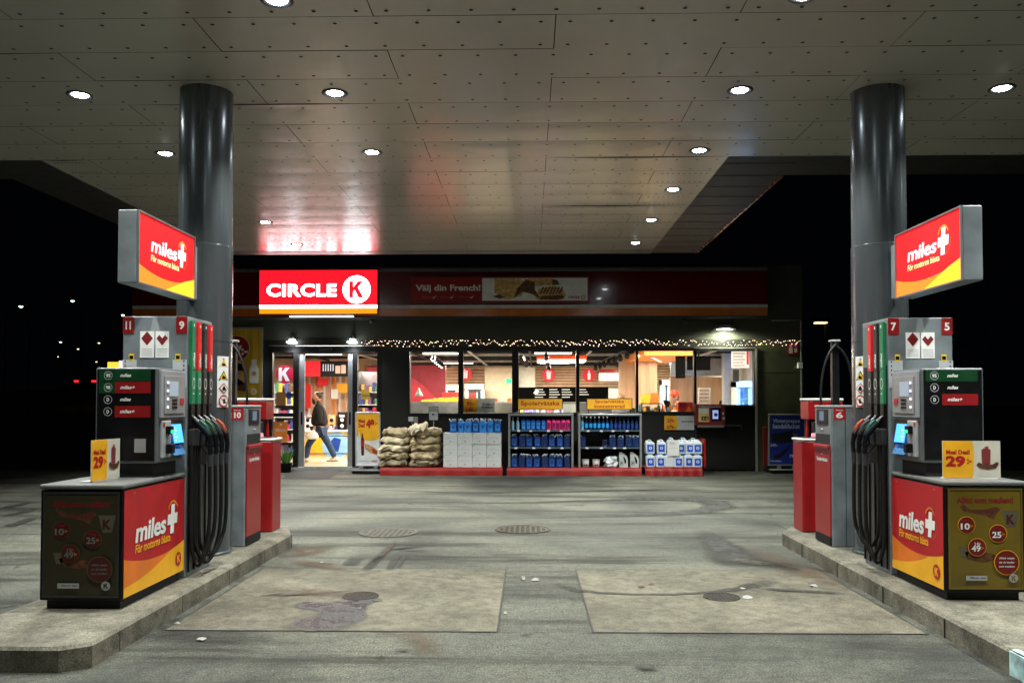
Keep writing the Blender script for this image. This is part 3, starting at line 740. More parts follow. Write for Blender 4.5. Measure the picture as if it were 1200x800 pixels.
    for c in (.38, .615):
        for (a, b) in ((0, .05), (-.045, 0), (.045, 0), (0, -.05)):
            if c > .5 and b > 0: continue
            p.poly([(c+a, .69+b-.05), (c+a+.045, .69+b), (c+a, .69+b+.05), (c+a-.045, .69+b)], REDD)
        for k in range(4): p.rect(c-.08, .45+k*.03, c+.08, .457+k*.03, LGREY)
    p.rect(.11, .4, .17, .45, BLACK); p.rect(.83, .4, .89, .45, BLACK)
    for k in range(4):
        for c in (.035, .945): p.rect(c, .18+k*.06, c+.02, .20+k*.06, BLACK)
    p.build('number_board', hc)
    # grade strips on the lane face
    n = len(strips_); pitch = .49/4
    m = MB(); m.box(X(-.001), X(-.004), Y(h0+.02), Y(h0+HL-.02), 1.0, 1.80, BLACKM); m.box(X(-.001), X(-.004), Y(h0+.02), Y(h0+HL-.02), 1.80, 2.14, mat('teal_grey_backing', (.12, .17, .15), .5)); m.build('strip_backing', hc)
    m = MB(); m.box(X(-.001), X(-.006), Y(h0+.01), Y(h0+HL-.01), .18, 1.0, STAIN)
    for k in range(5):
        yy = Y(h0+.03+k*.112); m.box(X(-.007), X(-.02), yy, yy+.012, .18, 1.0, BLACK)
    m.build('lower_grille', hc)
    m = MB(); m.box(X(-.007), X(-.055), Y(h0+.015), Y(h0+HL-.015), 1.16, 1.295, BLACKM, .01); m.build('nozzle_holder', hc)
    for k, (ct, cb, nozc) in enumerate(strips_):
        ya = Y(h0+.03+k*pitch); st = MB(); x_a, x_b = sorted((X(-.005), X(-.028)))
        mid = 1.76
        st.box(x_a, x_b, ya, ya+.075, mid, 2.15, ct, .004); st.box(x_a, x_b, ya, ya+.075, 1.49, mid-.001, cb, .004)
        st.box(x_a, x_b-.004, ya, ya+.075, 1.30, 1.489, BLACK, .004)
        U = (0, s, 0); O = (X(-.028), ya if s > 0 else ya+.075, 1.49)
        p = Print(O, U, (0, 0, 1), .075, .66, base=.001)
        p.text('miles+' if ct is STR else 'miles', .28, .45, .75, .62, WHITE, .03, .1, 1, True)
        p.disc(.5, .25, .026, WHITE, ring=.005, n=18, ry=.045); p.rect(.35, .12, .65, .135, WHITE); p.rect(.38, .93, .62, .965, WHITE)
        so_ = st.build('grade_strip', hc); p.build('strip_lettering', so_)
        # nozzle
        cy = ya+.037; m = MB(); D = lambda u, zq, dy=0: (xl+s*u, cy+dy, zq)
        m.tube([D(-.02, 1.42), D(.03, 1.38), D(.075, 1.335)], [.013, .018, .024], BLACK, 8)             # spout root
        m.tube([D(.045, 1.36), D(.11, 1.30), D(.16, 1.235)], [.022, .031, .026], BLACK, 10)              # body
        m.tube([D(.155, 1.24), D(.17, 1.17), D(.165, 1.09)], [.024, .02, .018], BLACK, 8)                # grip
        m.tube([D(.09, 1.27), D(.085, 1.17), D(.145, 1.10)], .009, BLACK, 6)                             # lever guard
        m.tube([D(.165, 1.09), D(.162, 1.0)], [.019, .017], DGREY, 8)                                   # ferrule
        nz = m.build('nozzle', t)
        m = MB(); c1 = nozc
        m.prism([(.075, 1.345), (.085, 1.368), (.13, 1.33), (.168, 1.255), (.155, 1.24), (.115, 1.30)], (xl, cy+.023 if s > 0 else cy-.023, 0), (s, 0, 0), (0, 0, 1), .046, c1)
        m.build('nozzle_cover', nz)
        # hose
        if k < 2 or s < 0:
            low = .30+.05*k; yb = Y(h0+.02+.05*k)
        else: low = .22+.04*k; yb = Y(h0-.0+.06*k)
        m = MB()
        pts = bez(D(.162, 1.01), D(.165, .75), (xl+s*.17, cy+.02, .50), (xl+s*.14, cy-.02 if s > 0 else cy, low+.06), 14)
        pts += bez(pts[-1], (xl+s*.12, cy-.10, low-.10), (xl+s*.07, yb+.06, low-.12), (xl+s*.045, yb, low+.05), 12)[1:]
        pts += bez(pts[-1], (xl+s*.035, yb-.02, low+.2), (xl+s*.03, yb, .8), (xl+s*.03, yb+.01, 1.2), 10)[1:]
        m.tube(pts, .0155, HOSE, 10); m.build('hose', t)
    return t
G = lambda a, b, c, f=0: (a, b, c, f)
ORN = mat('nozzle_orange_red', (.30, .045, .015), .4); NG = mat('nozzle_green', (.004, .06, .025), .4); NB = mat('nozzle_black', (.03, .035, .035), .35); NR = mat('nozzle_red', (.6, .01, .02), .4)
STG = mat('strip_green', (.01, .17, .07), .4); STR = mat('strip_red', (.62, .015, .02), .4); STB = mat('strip_black', (.02, .02, .02), .4)
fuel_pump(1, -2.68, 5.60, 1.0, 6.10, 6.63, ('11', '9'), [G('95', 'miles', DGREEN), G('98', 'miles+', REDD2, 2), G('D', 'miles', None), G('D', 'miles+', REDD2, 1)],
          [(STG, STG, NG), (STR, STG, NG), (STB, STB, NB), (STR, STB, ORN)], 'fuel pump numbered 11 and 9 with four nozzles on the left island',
          (mat('shaded_poster', (.03, .025, .009), .5), REDD, mat('shaded_bubble', (.06, .006, .006), .5), mat('shaded_ring', (.11, .07, .02), .5), mat('shaded_number', (.16, .16, .15), .5)))  # same poster in darker inks: the shade on this end is in the colours
fuel_pump(-1, 2.865, 5.97, .85, 6.29, 6.86, ('7', '5'), [G('95', 'miles', DGREEN), G('D', 'miles', None), G('D', 'miles+', REDD2, 1)],
          [(STG, STG, NG), (STB, STB, NB), (STR, STB, ORN)], 'fuel pump numbered 7 and 5 with three nozzles on the right island',
          (YELD, REDD, mat('bubble_red', (.15, .008, .008), .4), YELLOW, WHITE))

# table-top meal cards ----------------------------------------------------------
def meal_card(x, y, rot, w_, h_, label):
    t = thing('price_card', label, 'price card', (x, y, .962), 'meal price cards on the pump cabinets')
    c, s_ = math.cos(rot), math.sin(rot); T = Matrix.Translation((x, y, .962)) @ Matrix.Rotation(rot, 4, 'Z')
    m = MB(); m.box(-w_/2, w_/2, -.002, .002, .008, h_, WHITE, T=T); m.box(-w_/2+.02, w_/2-.02, -.002, .09, 0, .006, WHITE, T=T); m.build('card', t)
    U = Vector((c, s_, 0)); p = Print(T @ Vector((-w_/2, -.002, .008)), U, (0, 0, 1), w_, h_-.008)
    p.rect(0, 0, 1, 1, mat('card_cream', (.62, .60, .50), .5)); p.up()
    p.curve(lambda u: 1, YELLOW, u1=.5); p.up(); p.disc(.5, .5, w_*.04, YELLOW, ry=h_*.49); p.up()
    p.text('Meal Deal!', .06, .64, .47, .76, REDP, .04); p.text('29', .05, .3, .39, .6, REDP, .05); p.text(':-', .42, .38, .5, .52, REDP, .04)
    p.poly([(.68, .38), (.82, .38), (.83, .76), (.79, .80), (.71, .80), (.67, .76)], mat('cup_print', (.20, .03, .03), .5)); p.poly([(.74, .8), (.78, .8), (.8, .86), (.72, .84)], REDP); p.up()
    p.poly([(.58, .36), (.64, .27), (.78, .23), (.92, .27), (.97, .4), (.93, .44), (.86, .37), (.7, .36), (.62, .43)], BROWN); p.text('Gäller utvalda varor', .6, .06, .95, .09, LGREY, .0)
    p.build('print', t)
meal_card(-2.95, 5.90, R(85), .34, .285, 'yellow and white meal card turned sideways on the left pump cabinet')
meal_card(3.13, 6.12, R(-3), .395, .27, 'yellow and white meal card facing the camera on the right pump cabinet')

# washer fluid kiosks --------------------------------------------------------------
def kiosk(s, xl, y0, num, label):
    z = .14; X = lambda u: xl-s*u
    t = thing('washer_fluid_dispenser', label, 'dispenser', (X(.2), y0+.24, z), 'grey and red dispensers on the islands')
    m = MB(); m.box(X(0), X(.5), y0, y0+.47, z, 1.455, GREY, .012)
    m.box(X(-.004), X(.505), y0-.006, y0+.476, 1.457, 1.478, LGREY, .006); b = m.build('body', t)
    m = MB(); m.box(X(-.002), X(-.012), y0+.02, y0+.45, .23, 1.06, RED, .004); m.box(X(-.002), X(-.03), y0+.02, y0+.45, 1.06, 1.10, RED, .01); d = m.build('door', t)
    U = (0, s, 0); O = (X(-.012), y0+.02 if s > 0 else y0+.45, .23); p = Print(O, U, (0, 0, 1), .43, .83); p.text('Spolarvätska', .15, .84, .85, .90, WHITE, .03); p.disc(.5, .935, .008, WHITE, n=8); p.build('lettering', d)
    m = MB(); m.box(X(-.001), X(-.010), y0+.02, y0+.45, .15, .225, BLACKM)
    for k in range(4): m.box(X(-.010), X(-.016), y0+.02, y0+.45, .16+k*.017, .168+k*.017, BLACK)
    m.build('base_grille', t)
    m = MB(); m.box(X(-.001), X(-.005), y0+.05, y0+.44, 1.105, 1.2, BLACKM); m.build('nozzle_recess', t)
    m = MB(); m.box(X(-.001), X(-.006), y0+.09, y0+.40, 1.29, 1.44, BLACK); sc = m.build('display', t)
    m = MB(); m.box(X(-.006), X(-.009), y0+.19, y0+.31, 1.33, 1.42, glow('dim_display', (.10, .16, .25), .7)); m.build('screen', sc)
    m = MB(); m.lathe([(.012, 0), (.012, .012), (.001, .014)], (0, 0, 0), SILVER, 12, 'x', Matrix.Translation((X(-.001), y0+.25, 1.24)) @ Matrix.Rotation(0 if s > 0 else math.pi, 4, 'Z')); m.build('lock', t)
    xa = X(.13) if s > 0 else X(.02)
    p = Print((xa, y0, 1.34), (1, 0, 0), (0, 0, 1), .11, .115, base=.002); p.rect(0, 0, 1, 1, REDP); p.up(); p.text(num, .2, .14, .8, .64, WHITE, .035); p.text('Pump', .2, .72, .8, .86, WHITE, .01); p.build('number_tag', t)
    m = MB(); xq = X(.30) if s > 0 else X(.42)
    for k in range(6):
        for c in (0, .055): m.box(xq+c, xq+c+.045, y0-.0035, y0-.001, .19+k*.022, .198+k*.022, BLACKM)
    m.build('vents', t)
    m = MB(); m.box(X(.13)-.003, X(.13)+.003, y0-.002, y0-.0005, .15, 1.45, DGREY); m.build('panel_seam', t)
    return t
kiosk(1, -2.69, 8.05, '10', 'grey and red washer fluid dispenser numbered 10 on the left island')
kiosk(-1, 2.867, 8.16, '6', 'grey and red washer fluid dispenser numbered 6 on the right island')
# hose posts
def hose_post(x, y, s, label):
    t = thing('hose_post', label, 'hose post', (x, y, .14), 'black hose posts on the islands')
    m = MB(); m.box(x-.035, x+.035, y-.035, y+.035, .14, 2.13, BLACK, .006); m.box(x-.05, x+.05, y-.04, y+.04, 2.13, 2.15, LGREY, .004); m.build('post', t)
    m = MB(); m.tube(bez((x, y-.05, 2.12), (x-s*.02, y-.05, 2.08), (x+s*.17, y-.06, 2.06), (x+s*.175, y-.08, 1.48), 16), .013, HOSE, 8); m.tube(bez((x, y-.05, 2.08), (x-s*.1, y-.05, 2.02), (x-s*.15, y-.05, 1.9), (x-s*.16, y-.06, 1.6), 10), .013, HOSE, 8); m.build('hose', t)
hose_post(-3.06, 8.76, 1, 'black post with a looped hose behind the left column')
hose_post(3.15, 8.85, -1, 'black post with a looped hose behind the right column')
# red service bins (windscreen wash and waste)
def red_bin(s, xl, y0, label):
    X = lambda u: xl-s*u; z = .14
    t = thing('windscreen_service_station', label, 'service bin', (X(.25), y0+.17, z), 'red windscreen service bins at the island ends')
    m = MB(); m.box(X(0), X(.52), y0, y0+.32, z, 1.10, RED, .015); m.build('body', t)
    m = MB(); m.box(X(-.012), X(.53), y0-.012, y0+.332, 1.10, 1.125, WHITE, .01); m.box(X(.03), X(.49), y0+.03, y0+.29, 1.125, 1.132, BLACKM); m.build('lid_rim', t)
    m = MB(); m.tube([(X(.1), y0+.16, 1.12), (X(.115), y0+.16, 1.33)], .018, RED, 8); m.box(X(.17), X(.34), y0+.10, y0+.22, 1.125, 1.30, BLACK, .01); m.build('support', t)
    m = MB(); m.box(X(.08), X(.44), y0+.02, y0+.30, 1.325, 1.525, RED, .012); m.box(X(.075), X(.445), y0+.012, y0+.308, 1.525, 1.55, WHITE, .008); m.build('towel_box', t)
    m = MB(); m.lathe([(.0, .05), (.03, .04), (.035, 0)], (X(.16), y0+.10, 1.135), mat('pink_sponge', (.75, .3, .35), .8), 10); m.lathe([(.035, .0), (.03, .04), (.0, .05)], (X(.2), y0+.07, 1.135), WHITE, 10); m.build('sponge', t)
    m = MB(); m.box(X(.17), X(.32), y0-.004, y0-.001, .93, 1.06, BLACK); m.build('slot', t)
    xc = X(.25); p = Print((xc-.15, y0, .40), (1, 0, 0), (0, 0, 1), .3, .3); p.disc(.5, .5, .11, WHITE, ring=.018, n=30); p.build('ring_emblem', t)
red_bin(1, -2.71, 8.98, 'red windscreen service bin behind dispenser 10 on the left island')
red_bin(-1, 2.88, 9.08, 'red windscreen service bin behind dispenser 6 on the right island')
# ------------------------------------------------------------------ shop building
FY = 18.9
WALL = mat('dark_green_black_cladding', (.010, .0105, .008), .55, var=.2, vscale=2)
WALLU = mat('lamplit_upper_wall', (.045, .048, .033), .75, var=.15, vscale=3, bump=.1)  # lighter green-grey than the wall below, lamplight put into the colour
FRAME = mat('black_window_frame', (.012, .012, .013), .35, .2)
FAL = mat('aluminium_door_frame', (.42, .44, .46), .35, .6)
TOPT = mat('grey_fascia_trim', (.14, .15, .155), .4, .4)
FASR = mat('dark_red_gloss_fascia', (.10, .002, .003), .16, coat=.45, var=.05)
FASO = mat('orange_fascia', (.50, .13, .01), .2, coat=.5)
FASW = mat('white_fascia_line', (.5, .51, .51), .3)
GLASS = glass_mat('window_glass')
INW = mat('interior_wall', (.62, .60, .56), .7); FLOOR = mat('shop_floor_tile', (.50, .42, .30), .3, var=.1, vscale=2)
CEIL = mat('dark_shop_ceiling', (.05, .05, .055), .8); WOOD = mat('oak_veneer', (.50, .32, .20), .5, var=.25, vscale=3, streak=True); WOODH = mat('oak_slats', (.62, .42, .28), .5, var=.2, vscale=4)
WOODG = mat('dark_slat_gap', (.10, .06, .04), .8)
X_ = lambda px, Y=FY: at(px, 450, Y)[0]
Z_ = lambda py, Y=FY: at(600, py, Y)[1]
shop = thing('shop_building', 'dark single-storey petrol station shop with a row of lit windows and a sliding door', 'shop', (-1, FY, 0))
XL, XR = -8.6, X_(941)
dx0, dx1 = X_(315), X_(447); ZT = Z_(410.5); ZD = Z_(405)
wins = [(480, 537, 484), (543, 600, 484), (608, 675, 483), (679, 745, 483), (748, 813, 482), (816, 883, 474)]
m = MB(); T = .22
m.box(XL, dx0, FY, FY+T, 0, 2.9, WALL); m.box(dx1, X_(480), FY, FY+T, 0, 2.9, WALL)
m.box(dx0, dx1, FY, FY+T, ZD+.02, 2.9, WALL); m.box(X_(480), X_(884.5), FY, FY+T, ZT, 2.9, WALL)
m.box(X_(480), X_(815), FY, FY+T, 0, Z_(484), WALL); m.box(X_(887), XR, FY, FY+T, 0, 2.9, mat('olive_glow_cladding', (.055, .06, .03), .5, var=.25, vscale=3, bump=.1))  # greenish lamp glow on the right end wall is put into its colour
for z in (Z_(437),): m.box(X_(887)+.02, XR, FY-.003, FY, z, z+.012, BLACKM)
m.build('front_wall', shop)
m = MB(); m.box(XL, XR, FY+.002, FY+T-.01, 2.902, 4.55, WALLU); m.build('upper_wall', shop)
m = MB(); m.box(XL, XL+.2, FY+T, 32, 0, 4.5, WALL); m.box(XR-.2, XR, FY+T, 32, 0, 4.5, WALL); m.box(XL, XR, 32, 32.2, 0, 4.5, WALL); m.build('outer_wall', shop)
m = MB(); m.box(XL, XR, FY+T, 32, 4.4, 4.55, DGREY); m.build('roof', shop)
m = MB(); m.box(XL+.2, XR-.2, FY+T, 32, .0, .08, FLOOR); m.box(dx0, dx1, FY-.02, FY+T, 0, .075, LGREY); m.build('shop_floor', shop)
m = MB(); m.box(XL+.2, XR-.2, FY+T+.02, 32, 2.86, 2.9, CEIL)
for k in range(9): m.box(XL+.3, XR-.3, 20+k*1.2, 20.06+k*1.2, 2.80, 2.858, LGREY if k % 3 == 0 else BLACKM)
for k in range(8): m.tube([(-6+k*1.5, 19.3, 2.77), (-6+k*1.5+.1, 31, 2.77)], .03, LGREY if k % 2 else BLACKM, 6)
m.build('shop_ceiling', shop)
m = MB(); m.box(XL+.2, XR-.2, 30.6, 30.8, .08, 2.86, INW); m.box(XL+.2, XL+.25, FY+T, 30.6, .08, 2.86, INW); m.box(XR-.25, XR-.2, FY+T, 30.6, .08, 2.86, INW); m.build('interior_wall', shop)
# windows
for (a, b, zb) in wins:
    xa, xb = X_(a), X_(b); z0 = Z_(zb); fr = MB(); g_ = .028
    last = a == 816
    fr.box(xa-.045, xa, FY-.03, FY+.10, z0-.03, ZT, FRAME); fr.box(xb, xb+.045, FY-.03, FY+.10, z0-.03, ZT, FRAME if not last else DGREY)
    fr.box(xa-.045, xb+.045, FY-.032, FY+.10, ZT, ZT+.05, FRAME); fr.box(xa-.045, xb+.045, FY-.034, FY+.10, z0-.05, z0, FRAME)
    fr.box(xa-.045, xb+.045, FY-.04, FY-.034, ZT-.02, ZT+.004, DGREY)
    o = fr.build('window', shop)
    gl = MB(); gl.box(xa, xb, FY+.03, FY+.038, z0, ZT, GLASS); gl.build('glass', o)
for k in range(5):
    m = MB(); m.box(X_(wins[k][1])+.046, X_(wins[k+1][0])-.046, FY-.028, FY+.12, Z_(484)-.02, ZT+.03, FRAME); m.build('mullion', shop)
m = MB(); xa, xb = X_(816), X_(884)
m.box(xa-.04, xb+.04, FY-.01, FY+T, .04, Z_(474)-.05, mat('black_gloss_hatch_panel', (.006, .006, .006), .12, coat=.5)); hatch = m.build('night_hatch_panel', shop)
m = MB(); m.box(xa, xb-.30, FY-.06, FY-.01, Z_(499), Z_(499)+.03, DGREY); m.box(xa-.03, xa-.01, FY-.03, FY-.011, .06, Z_(500), DGREY); m.box(xb-.30, xb-.28, FY-.03, FY-.011, .9, Z_(500), DGREY); m.build('hatch_shelf', hatch)
m = MB(); m.box(X_(884.5), X_(886.8), FY-.05, FY+T, .0, ZT+.06, mat('grey_corner_trim', (.22, .22, .20), .5)); m.box(X_(816)-.05, X_(886.8), FY-.05, FY-.041, ZT+.03, ZT+.06, mat('grey_corner_trim', (.22, .22, .20), .5)); m.build('corner_trim', shop)
# fascia
GY = 18.3; zf = lambda py: Z_(py, GY)
xr = X_(900, GY)
m = MB(); m.box(XL, xr, GY, FY, zf(357.2), zf(318), FASR); f = m.build('fascia', shop)
m = MB(); m.box(XL-.005, xr+.005, GY-.02, FY, zf(318)+.001, zf(314), TOPT); m.box(XL, xr, GY+.05, FY, zf(314)+.001, zf(312), DGREY); m.build('top_trim', f)
m = MB(); m.box(XL-.002, xr+.002, GY-.008, FY, zf(361), zf(357.2)-.001, FASW); m.build('white_line', f)
m = MB(); m.box(XL, xr, GY, FY, zf(370), zf(361)-.001, FASO); m.box(XL, xr, GY+.01, FY, zf(370)-.03, zf(370)-.001, DGREY); m.build('orange_line', f)
# conduit, fittings on the right wall
m = MB(); xc = X_(938.5); m.tube([(X_(905), FY-.03, Z_(376)), (xc, FY-.03, Z_(376)), (xc, FY-.03, .3)], .014, LGREY, 6); m.build('wall_conduit', shop)
m = MB(); m.box(X_(934), X_(940), FY-.08, FY-.005, Z_(432), Z_(425), WHITE, .01); m.build('outdoor_socket', loc=(X_(937), FY-.04, Z_(432)), label='small white outdoor socket below the red sign at the right end of the shop wall', cat='socket')
p = Print((X_(923), FY-.02, Z_(416)), (1, 0, 0), (0, 0, 1), X_(936)-X_(923), .26); p.mb.box(X_(923), X_(936), FY-.02, FY-.002, Z_(416), Z_(416)+.26, REDD)
p.rect(.04, .04, .96, .96, REDP); p.up(); p.rect(.12, .12, .45, .6, WHITE); p.disc(.28, .75, .03, WHITE); p.rect(.6, .2, .85, .55, WHITE); p.poly([(.6, .85), (.85, .85), (.72, .65)], WHITE)
p.build('fire_equipment_sign', label='small red and white fire equipment sign on the wall right of the windows', cat='sign')
p = Print((X_(446), FY-.03, Z_(0)), (1, 0, 0), (0, 0, 1), 1, 1)
m = MB(); m.box(X_(479), X_(485), FY-.05, FY-.002, Z_(493.5), Z_(488), WHITE, .006); m.box(X_(485)+.01, X_(490.5), FY-.08, FY-.002, Z_(497), Z_(488), LGREY, .01)
m.tube(bez((X_(488), FY-.07, Z_(497)), (X_(488), FY-.1, Z_(500)), (X_(484), FY-.1, Z_(500)), (X_(483), FY-.05, Z_(494))), .008, LGREY, 6); m.build('outdoor_socket', label='white outdoor socket with a cable on the wall above the sacks', cat='socket')
# wall lamp
LAMPW = glow('wall_lamp_glow', (.95, 1, .85), 14)
def spot(name, loc, tgt, e, size, col=(1, 1, 1), rad=.05, par=None, blend=.6):
    l = bpy.data.lights.new(name, 'SPOT'); l.energy = e; l.spot_size = R(size); l.spot_blend = blend; l.shadow_soft_size = rad; l.color = col
    o = bpy.data.objects.new(name, l); COL.objects.link(o); o.rotation_euler = (Vector(tgt)-Vector(loc)).to_track_quat('-Z', 'Y').to_euler()
    if par: o.parent = par; o.location = Vector(loc)-ORG[par.name]
    else: o.location = loc
    return o
xw, zw = X_(850, 18.8), Z_(386, 18.8)
t = thing('wall_lamp', 'half-round downward wall lamp above the rightmost window', 'lamp', (xw, FY, zw))
m = MB(); m.lathe([(.001, .10), (.12, .095), (.20, .06), (.255, .0), (.25, -.004)], (xw, FY-.05, zw), LGREY, 28, sy=.55); m.box(xw-.05, xw+.05, FY-.05, FY-.001, zw, zw+.08, DGREY, .01); m.build('shade', t)
m = MB(); m.lathe([(.001, -.014), (.16, -.01), (.19, .004), (.19, .01)], (xw, FY-.09, zw), LAMPW, 24, sy=.5); m.build('diffuser', t)
spot('lamp_beam', (xw, FY-.20, zw-.02), (xw, FY-.05, 0), 170, 168, (.95, 1, .72), .10, t, .3)
# small roof-edge luminaires on the dark yard side
t = thing('flood_lamp', 'small warm floodlight shining in the dark right of the shop', 'lamp', (at(963, 377, 30)[0], 30, at(963, 377, 30)[1]))
fx, fz = at(963, 377, 30); m = MB(); m.box(fx-.25, fx+.3, 30, 30.3, fz, fz+.14, DGREY, .02); m.tube([(fx+.2, 30.2, fz+.1), (fx+.2, 30.3, 0)], .04, mat('unlit_pole', (.004, .004, .004), .9), 8); m.build('housing', t)
m = MB(); m.box(fx-.2, fx+.2, 29.99, 30.25, fz-.05, fz-.005, glow('warm_flood', (1, .62, .25), 3), .01); m.build('lens', t)

# lit brand sign
SR = glow('sign_red', (1, .004, .010), 2.6); SWH = glow('sign_white', (1, .92, .96), 11); SOR = glow('sign_orange', (1, .20, .005), 2.0)
SY_ = 18.16; x0, z0 = at(304, 367.5, SY_); x1, z1 = at(442, 316.5, SY_)
t = thing('illuminated_shop_sign', 'large lit red sign with white lettering and a K disc above the entrance', 'lit sign', ((x0+x1)/2, SY_, z0))
m = MB(); m.box(x0, x1, SY_+.004, GY-.021, z0, z1, DGREY); m.build('housing', t)
W, H = x1-x0, z1-z0; p = Print((x0, SY_+.003, z0), (1, 0, 0), (0, 0, 1), W, H, step=.003)
p.rect(0, .20, 1, 1, SR); p.rect(0, .125, 1, .198, SWH); p.rect(0, 0, 1, .123, SOR); p.up()
p.text('CIRCLE', .06, .395, .655, .69, SWH, .032, 0, 1.08); p.disc(.826, .555, .298, SWH, n=44); p.up()
hh = .36; ww = .33; p.poly([(.826+(q[0]-.5)*ww/W, .555+(q[1]-.5)*hh/H) for q in KPOLY], SR)
p.build('sign_face', t)
m = MB(); ax, az = at(340, 371, 18.35); bx, _ = at(415, 371, 18.35); m.box(ax, bx, 18.30, 18.36, az-.015, az+.02, glow('tube_white', (.85, .95, 1), 5), .005)
m.build('linear_lamp', loc=((ax+bx)/2, 18.33, az), label='thin white light strip under the lit sign above the door', cat='lamp')
# banner
BYY = 18.2; x0, z0 = at(483, 352.5, BYY); x1, z1 = at(688.5, 325.5, BYY)
t = thing('promo_banner', 'long dim banner with a grilled sandwich picture on the red fascia', 'banner', ((x0+x1)/2, BYY, z0))
m = MB(); m.box(x0-.04, x1+.04, BYY+.01, GY-.002, z0-.04, z1+.04, REDD); m.build('frame', t)
W, H = x1-x0, z1-z0; p = Print((x0, BYY+.009, z0), (1, 0, 0), (0, 0, 1), W, H, step=.003)
BW = mat('banner_white', (.75, .75, .72), .6); BT = mat('banner_bread', (.60, .36, .13), .6, var=.5, vscale=12); BD = mat('banner_dark_food', (.13, .05, .025), .6, var=.7, vscale=18)
p.rect(0, 0, .4, 1, REDD2); p.rect(.4, 0, 1, 1, BW); p.up()
p.text('Välj din French!', .02, .36, .39, .72, BW, .03); p.text('Baguette    Dressing    Tillbehör', .06, .12, .34, .2, mat('banner_pink', (.5, .15, .13), .6), .0)
for u in (.125, .225, .34): p.poly([(u-.01, .16), (u, .1), (u+.015, .26), (u, .15)], BW)
p.poly([(.47, .98), (.62, .98), (.66, .6), (.62, .2), (.54, .03), (.47, .35)], BT); p.poly([(.66, .98), (.80, .98), (.81, .7), (.68, .62)], BT); p.poly([(.70, .1), (.72, .5), (.80, .68), (.86, .5), (.88, .2), (.84, .04), (.74, .02)], BT); p.up()
p.poly([(.58, .1), (.60, .55), (.65, .95), (.70, .8), (.70, .5), (.73, .1), (.68, .3), (.63, .4)], BD); p.poly([(.8, .95), (.83, .9), (.84, .7), (.80, .68)], BD); p.poly([(.46, .2), (.5, .28), (.53, .15), (.5, .08)], BD); p.poly([(.72, .06), (.74, .2), (.86, .25), (.87, .1), (.83, .02)], BD)
for k in range(7): p.up() if k == 0 else None; p.poly([(.725+k*.018, .30), (.735+k*.018, .30), (.755+k*.018, .6), (.745+k*.018, .6)], BD)
p.text('CIRCLE', .89, .09, .955, .2, REDP, .04); p.disc(.975, .145, .045, REDP, ring=.014, n=20)
p.build('print', t)
# yellow poster left of the door
PYY = 18.86; x0, z0 = at(262, 468, PYY); x1, z1 = at(308, 383, PYY)
t = thing('wall_poster', 'tall yellow food poster on the wall left of the door', 'poster', ((x0+x1)/2, PYY, z0))
m = MB(); m.box(x0, x1, PYY, FY-.002, z0, z1, FAL, .004); m.build('frame', t)
W, H = x1-x0, z1-z0; p = Print((x0+.02, PYY, z0+.02), (1, 0, 0), (0, 0, 1), W-.04, H-.06, step=.002)
PY = mat('poster_mustard', (.55, .33, .02), .5, var=.5, vscale=2.5, streak=True)
p.rect(0, 0, 1, 1, PY); p.up(); p.disc(.33, .72, .29, CREAM, n=36); p.up(); p.disc(.33, .72, .275, REDD2, n=36); p.up(); p.text('47:-', .12, .62, .62, .76, WHITE, .04); p.text('endast', .2, .8, .5, .84, REDP, .02)
p.poly([(.25, .55), (.55, .55), (.6, .35), (.5, .2), (.3, .2), (.2, .35)], TAN); p.poly([(.3, .5), (.5, .5), (.52, .4), (.28, .4)], BROWN); p.poly([(.05, .3), (.25, .33), (.55, .22), (.6, .1), (.3, .12), (.05, .2)], BROWN)
p.poly([(.68, .22), (.92, .22), (.93, .42), (.87, .49), (.87, .56), (.73, .56), (.73, .49), (.67, .42)], WHITE); p.up(); p.disc(.8, .36, .05, TAN); p.k_logo(.8, .1, .07, WHITE, PY); p.build('print', t)
RNG = mat('socket_red', (.3, .01, .01), .5)

# ---- entrance ---------------------------------------------------------------
DY = 18.93
e = thing('sliding_door_entrance', 'open glass sliding door with dark frame and aluminium leaves', 'door', ((dx0+dx1)/2, DY, .07))
zl = lambda py: Z_(py, DY); xl_ = lambda px: X_(px, DY)
m = MB(); yb = DY+.10
m.box(xl_(315), xl_(447), DY-.04, yb, zl(412.5), ZD, FRAME, .004)       # header
for a, b in ((315, 319.5), (344, 350), (413.5, 419), (442, 447)): m.box(xl_(a), xl_(b), DY-.03, yb, .075, zl(412.5), FRAME, .003)
m.box(xl_(319.5), xl_(344), DY-.02, yb, zl(488), zl(484), FRAME); m.box(xl_(419), xl_(442), DY-.02, yb, zl(488), zl(484), FRAME); m.box(xl_(319.5), xl_(344), DY-.02, yb, .075, .12, FRAME); m.box(xl_(419), xl_(442), DY-.02, yb, .075, .12, FRAME)
m.build('door_frame', e)
m = MB(); m.box(xl_(319.5), xl_(344), DY+.03, DY+.038, .12, zl(412.5), GLASS); m.build('side_light', e)
m = MB(); m.box(xl_(419), xl_(442), DY+.03, DY+.038, .12, zl(412.5), GLASS); m.build('side_light', e)
for (a, b) in ((350.5, 357), (407.5, 413)):
    m = MB(); m.box(xl_(a), xl_(b), DY+.0, DY+.05, .085, zl(413), FAL, .005); lf = m.build('door_leaf', e)
    m = MB(); xm = (xl_(a)+xl_(b))/2; m.box(xm-.02, xm+.02, DY-.012, DY-.001, 1.02, 1.30, BLACK, .004); m.build('handle', lf)
m = MB(); m.box(xl_(357), xl_(407.5), DY+.02, DY+.08, zl(414.5), zl(412.6), FAL); m.build('door_rail', e)
m = MB(); m.box(xl_(375), xl_(389), DY-.09, DY-.041, zl(411), zl(406.5), DGREY, .01); m.build('motion_sensor', e)
m = MB(); m.box(xl_(357), xl_(407), DY-.03, DY+.1, .0752, .09, SILVER); m.build('door_track', e)
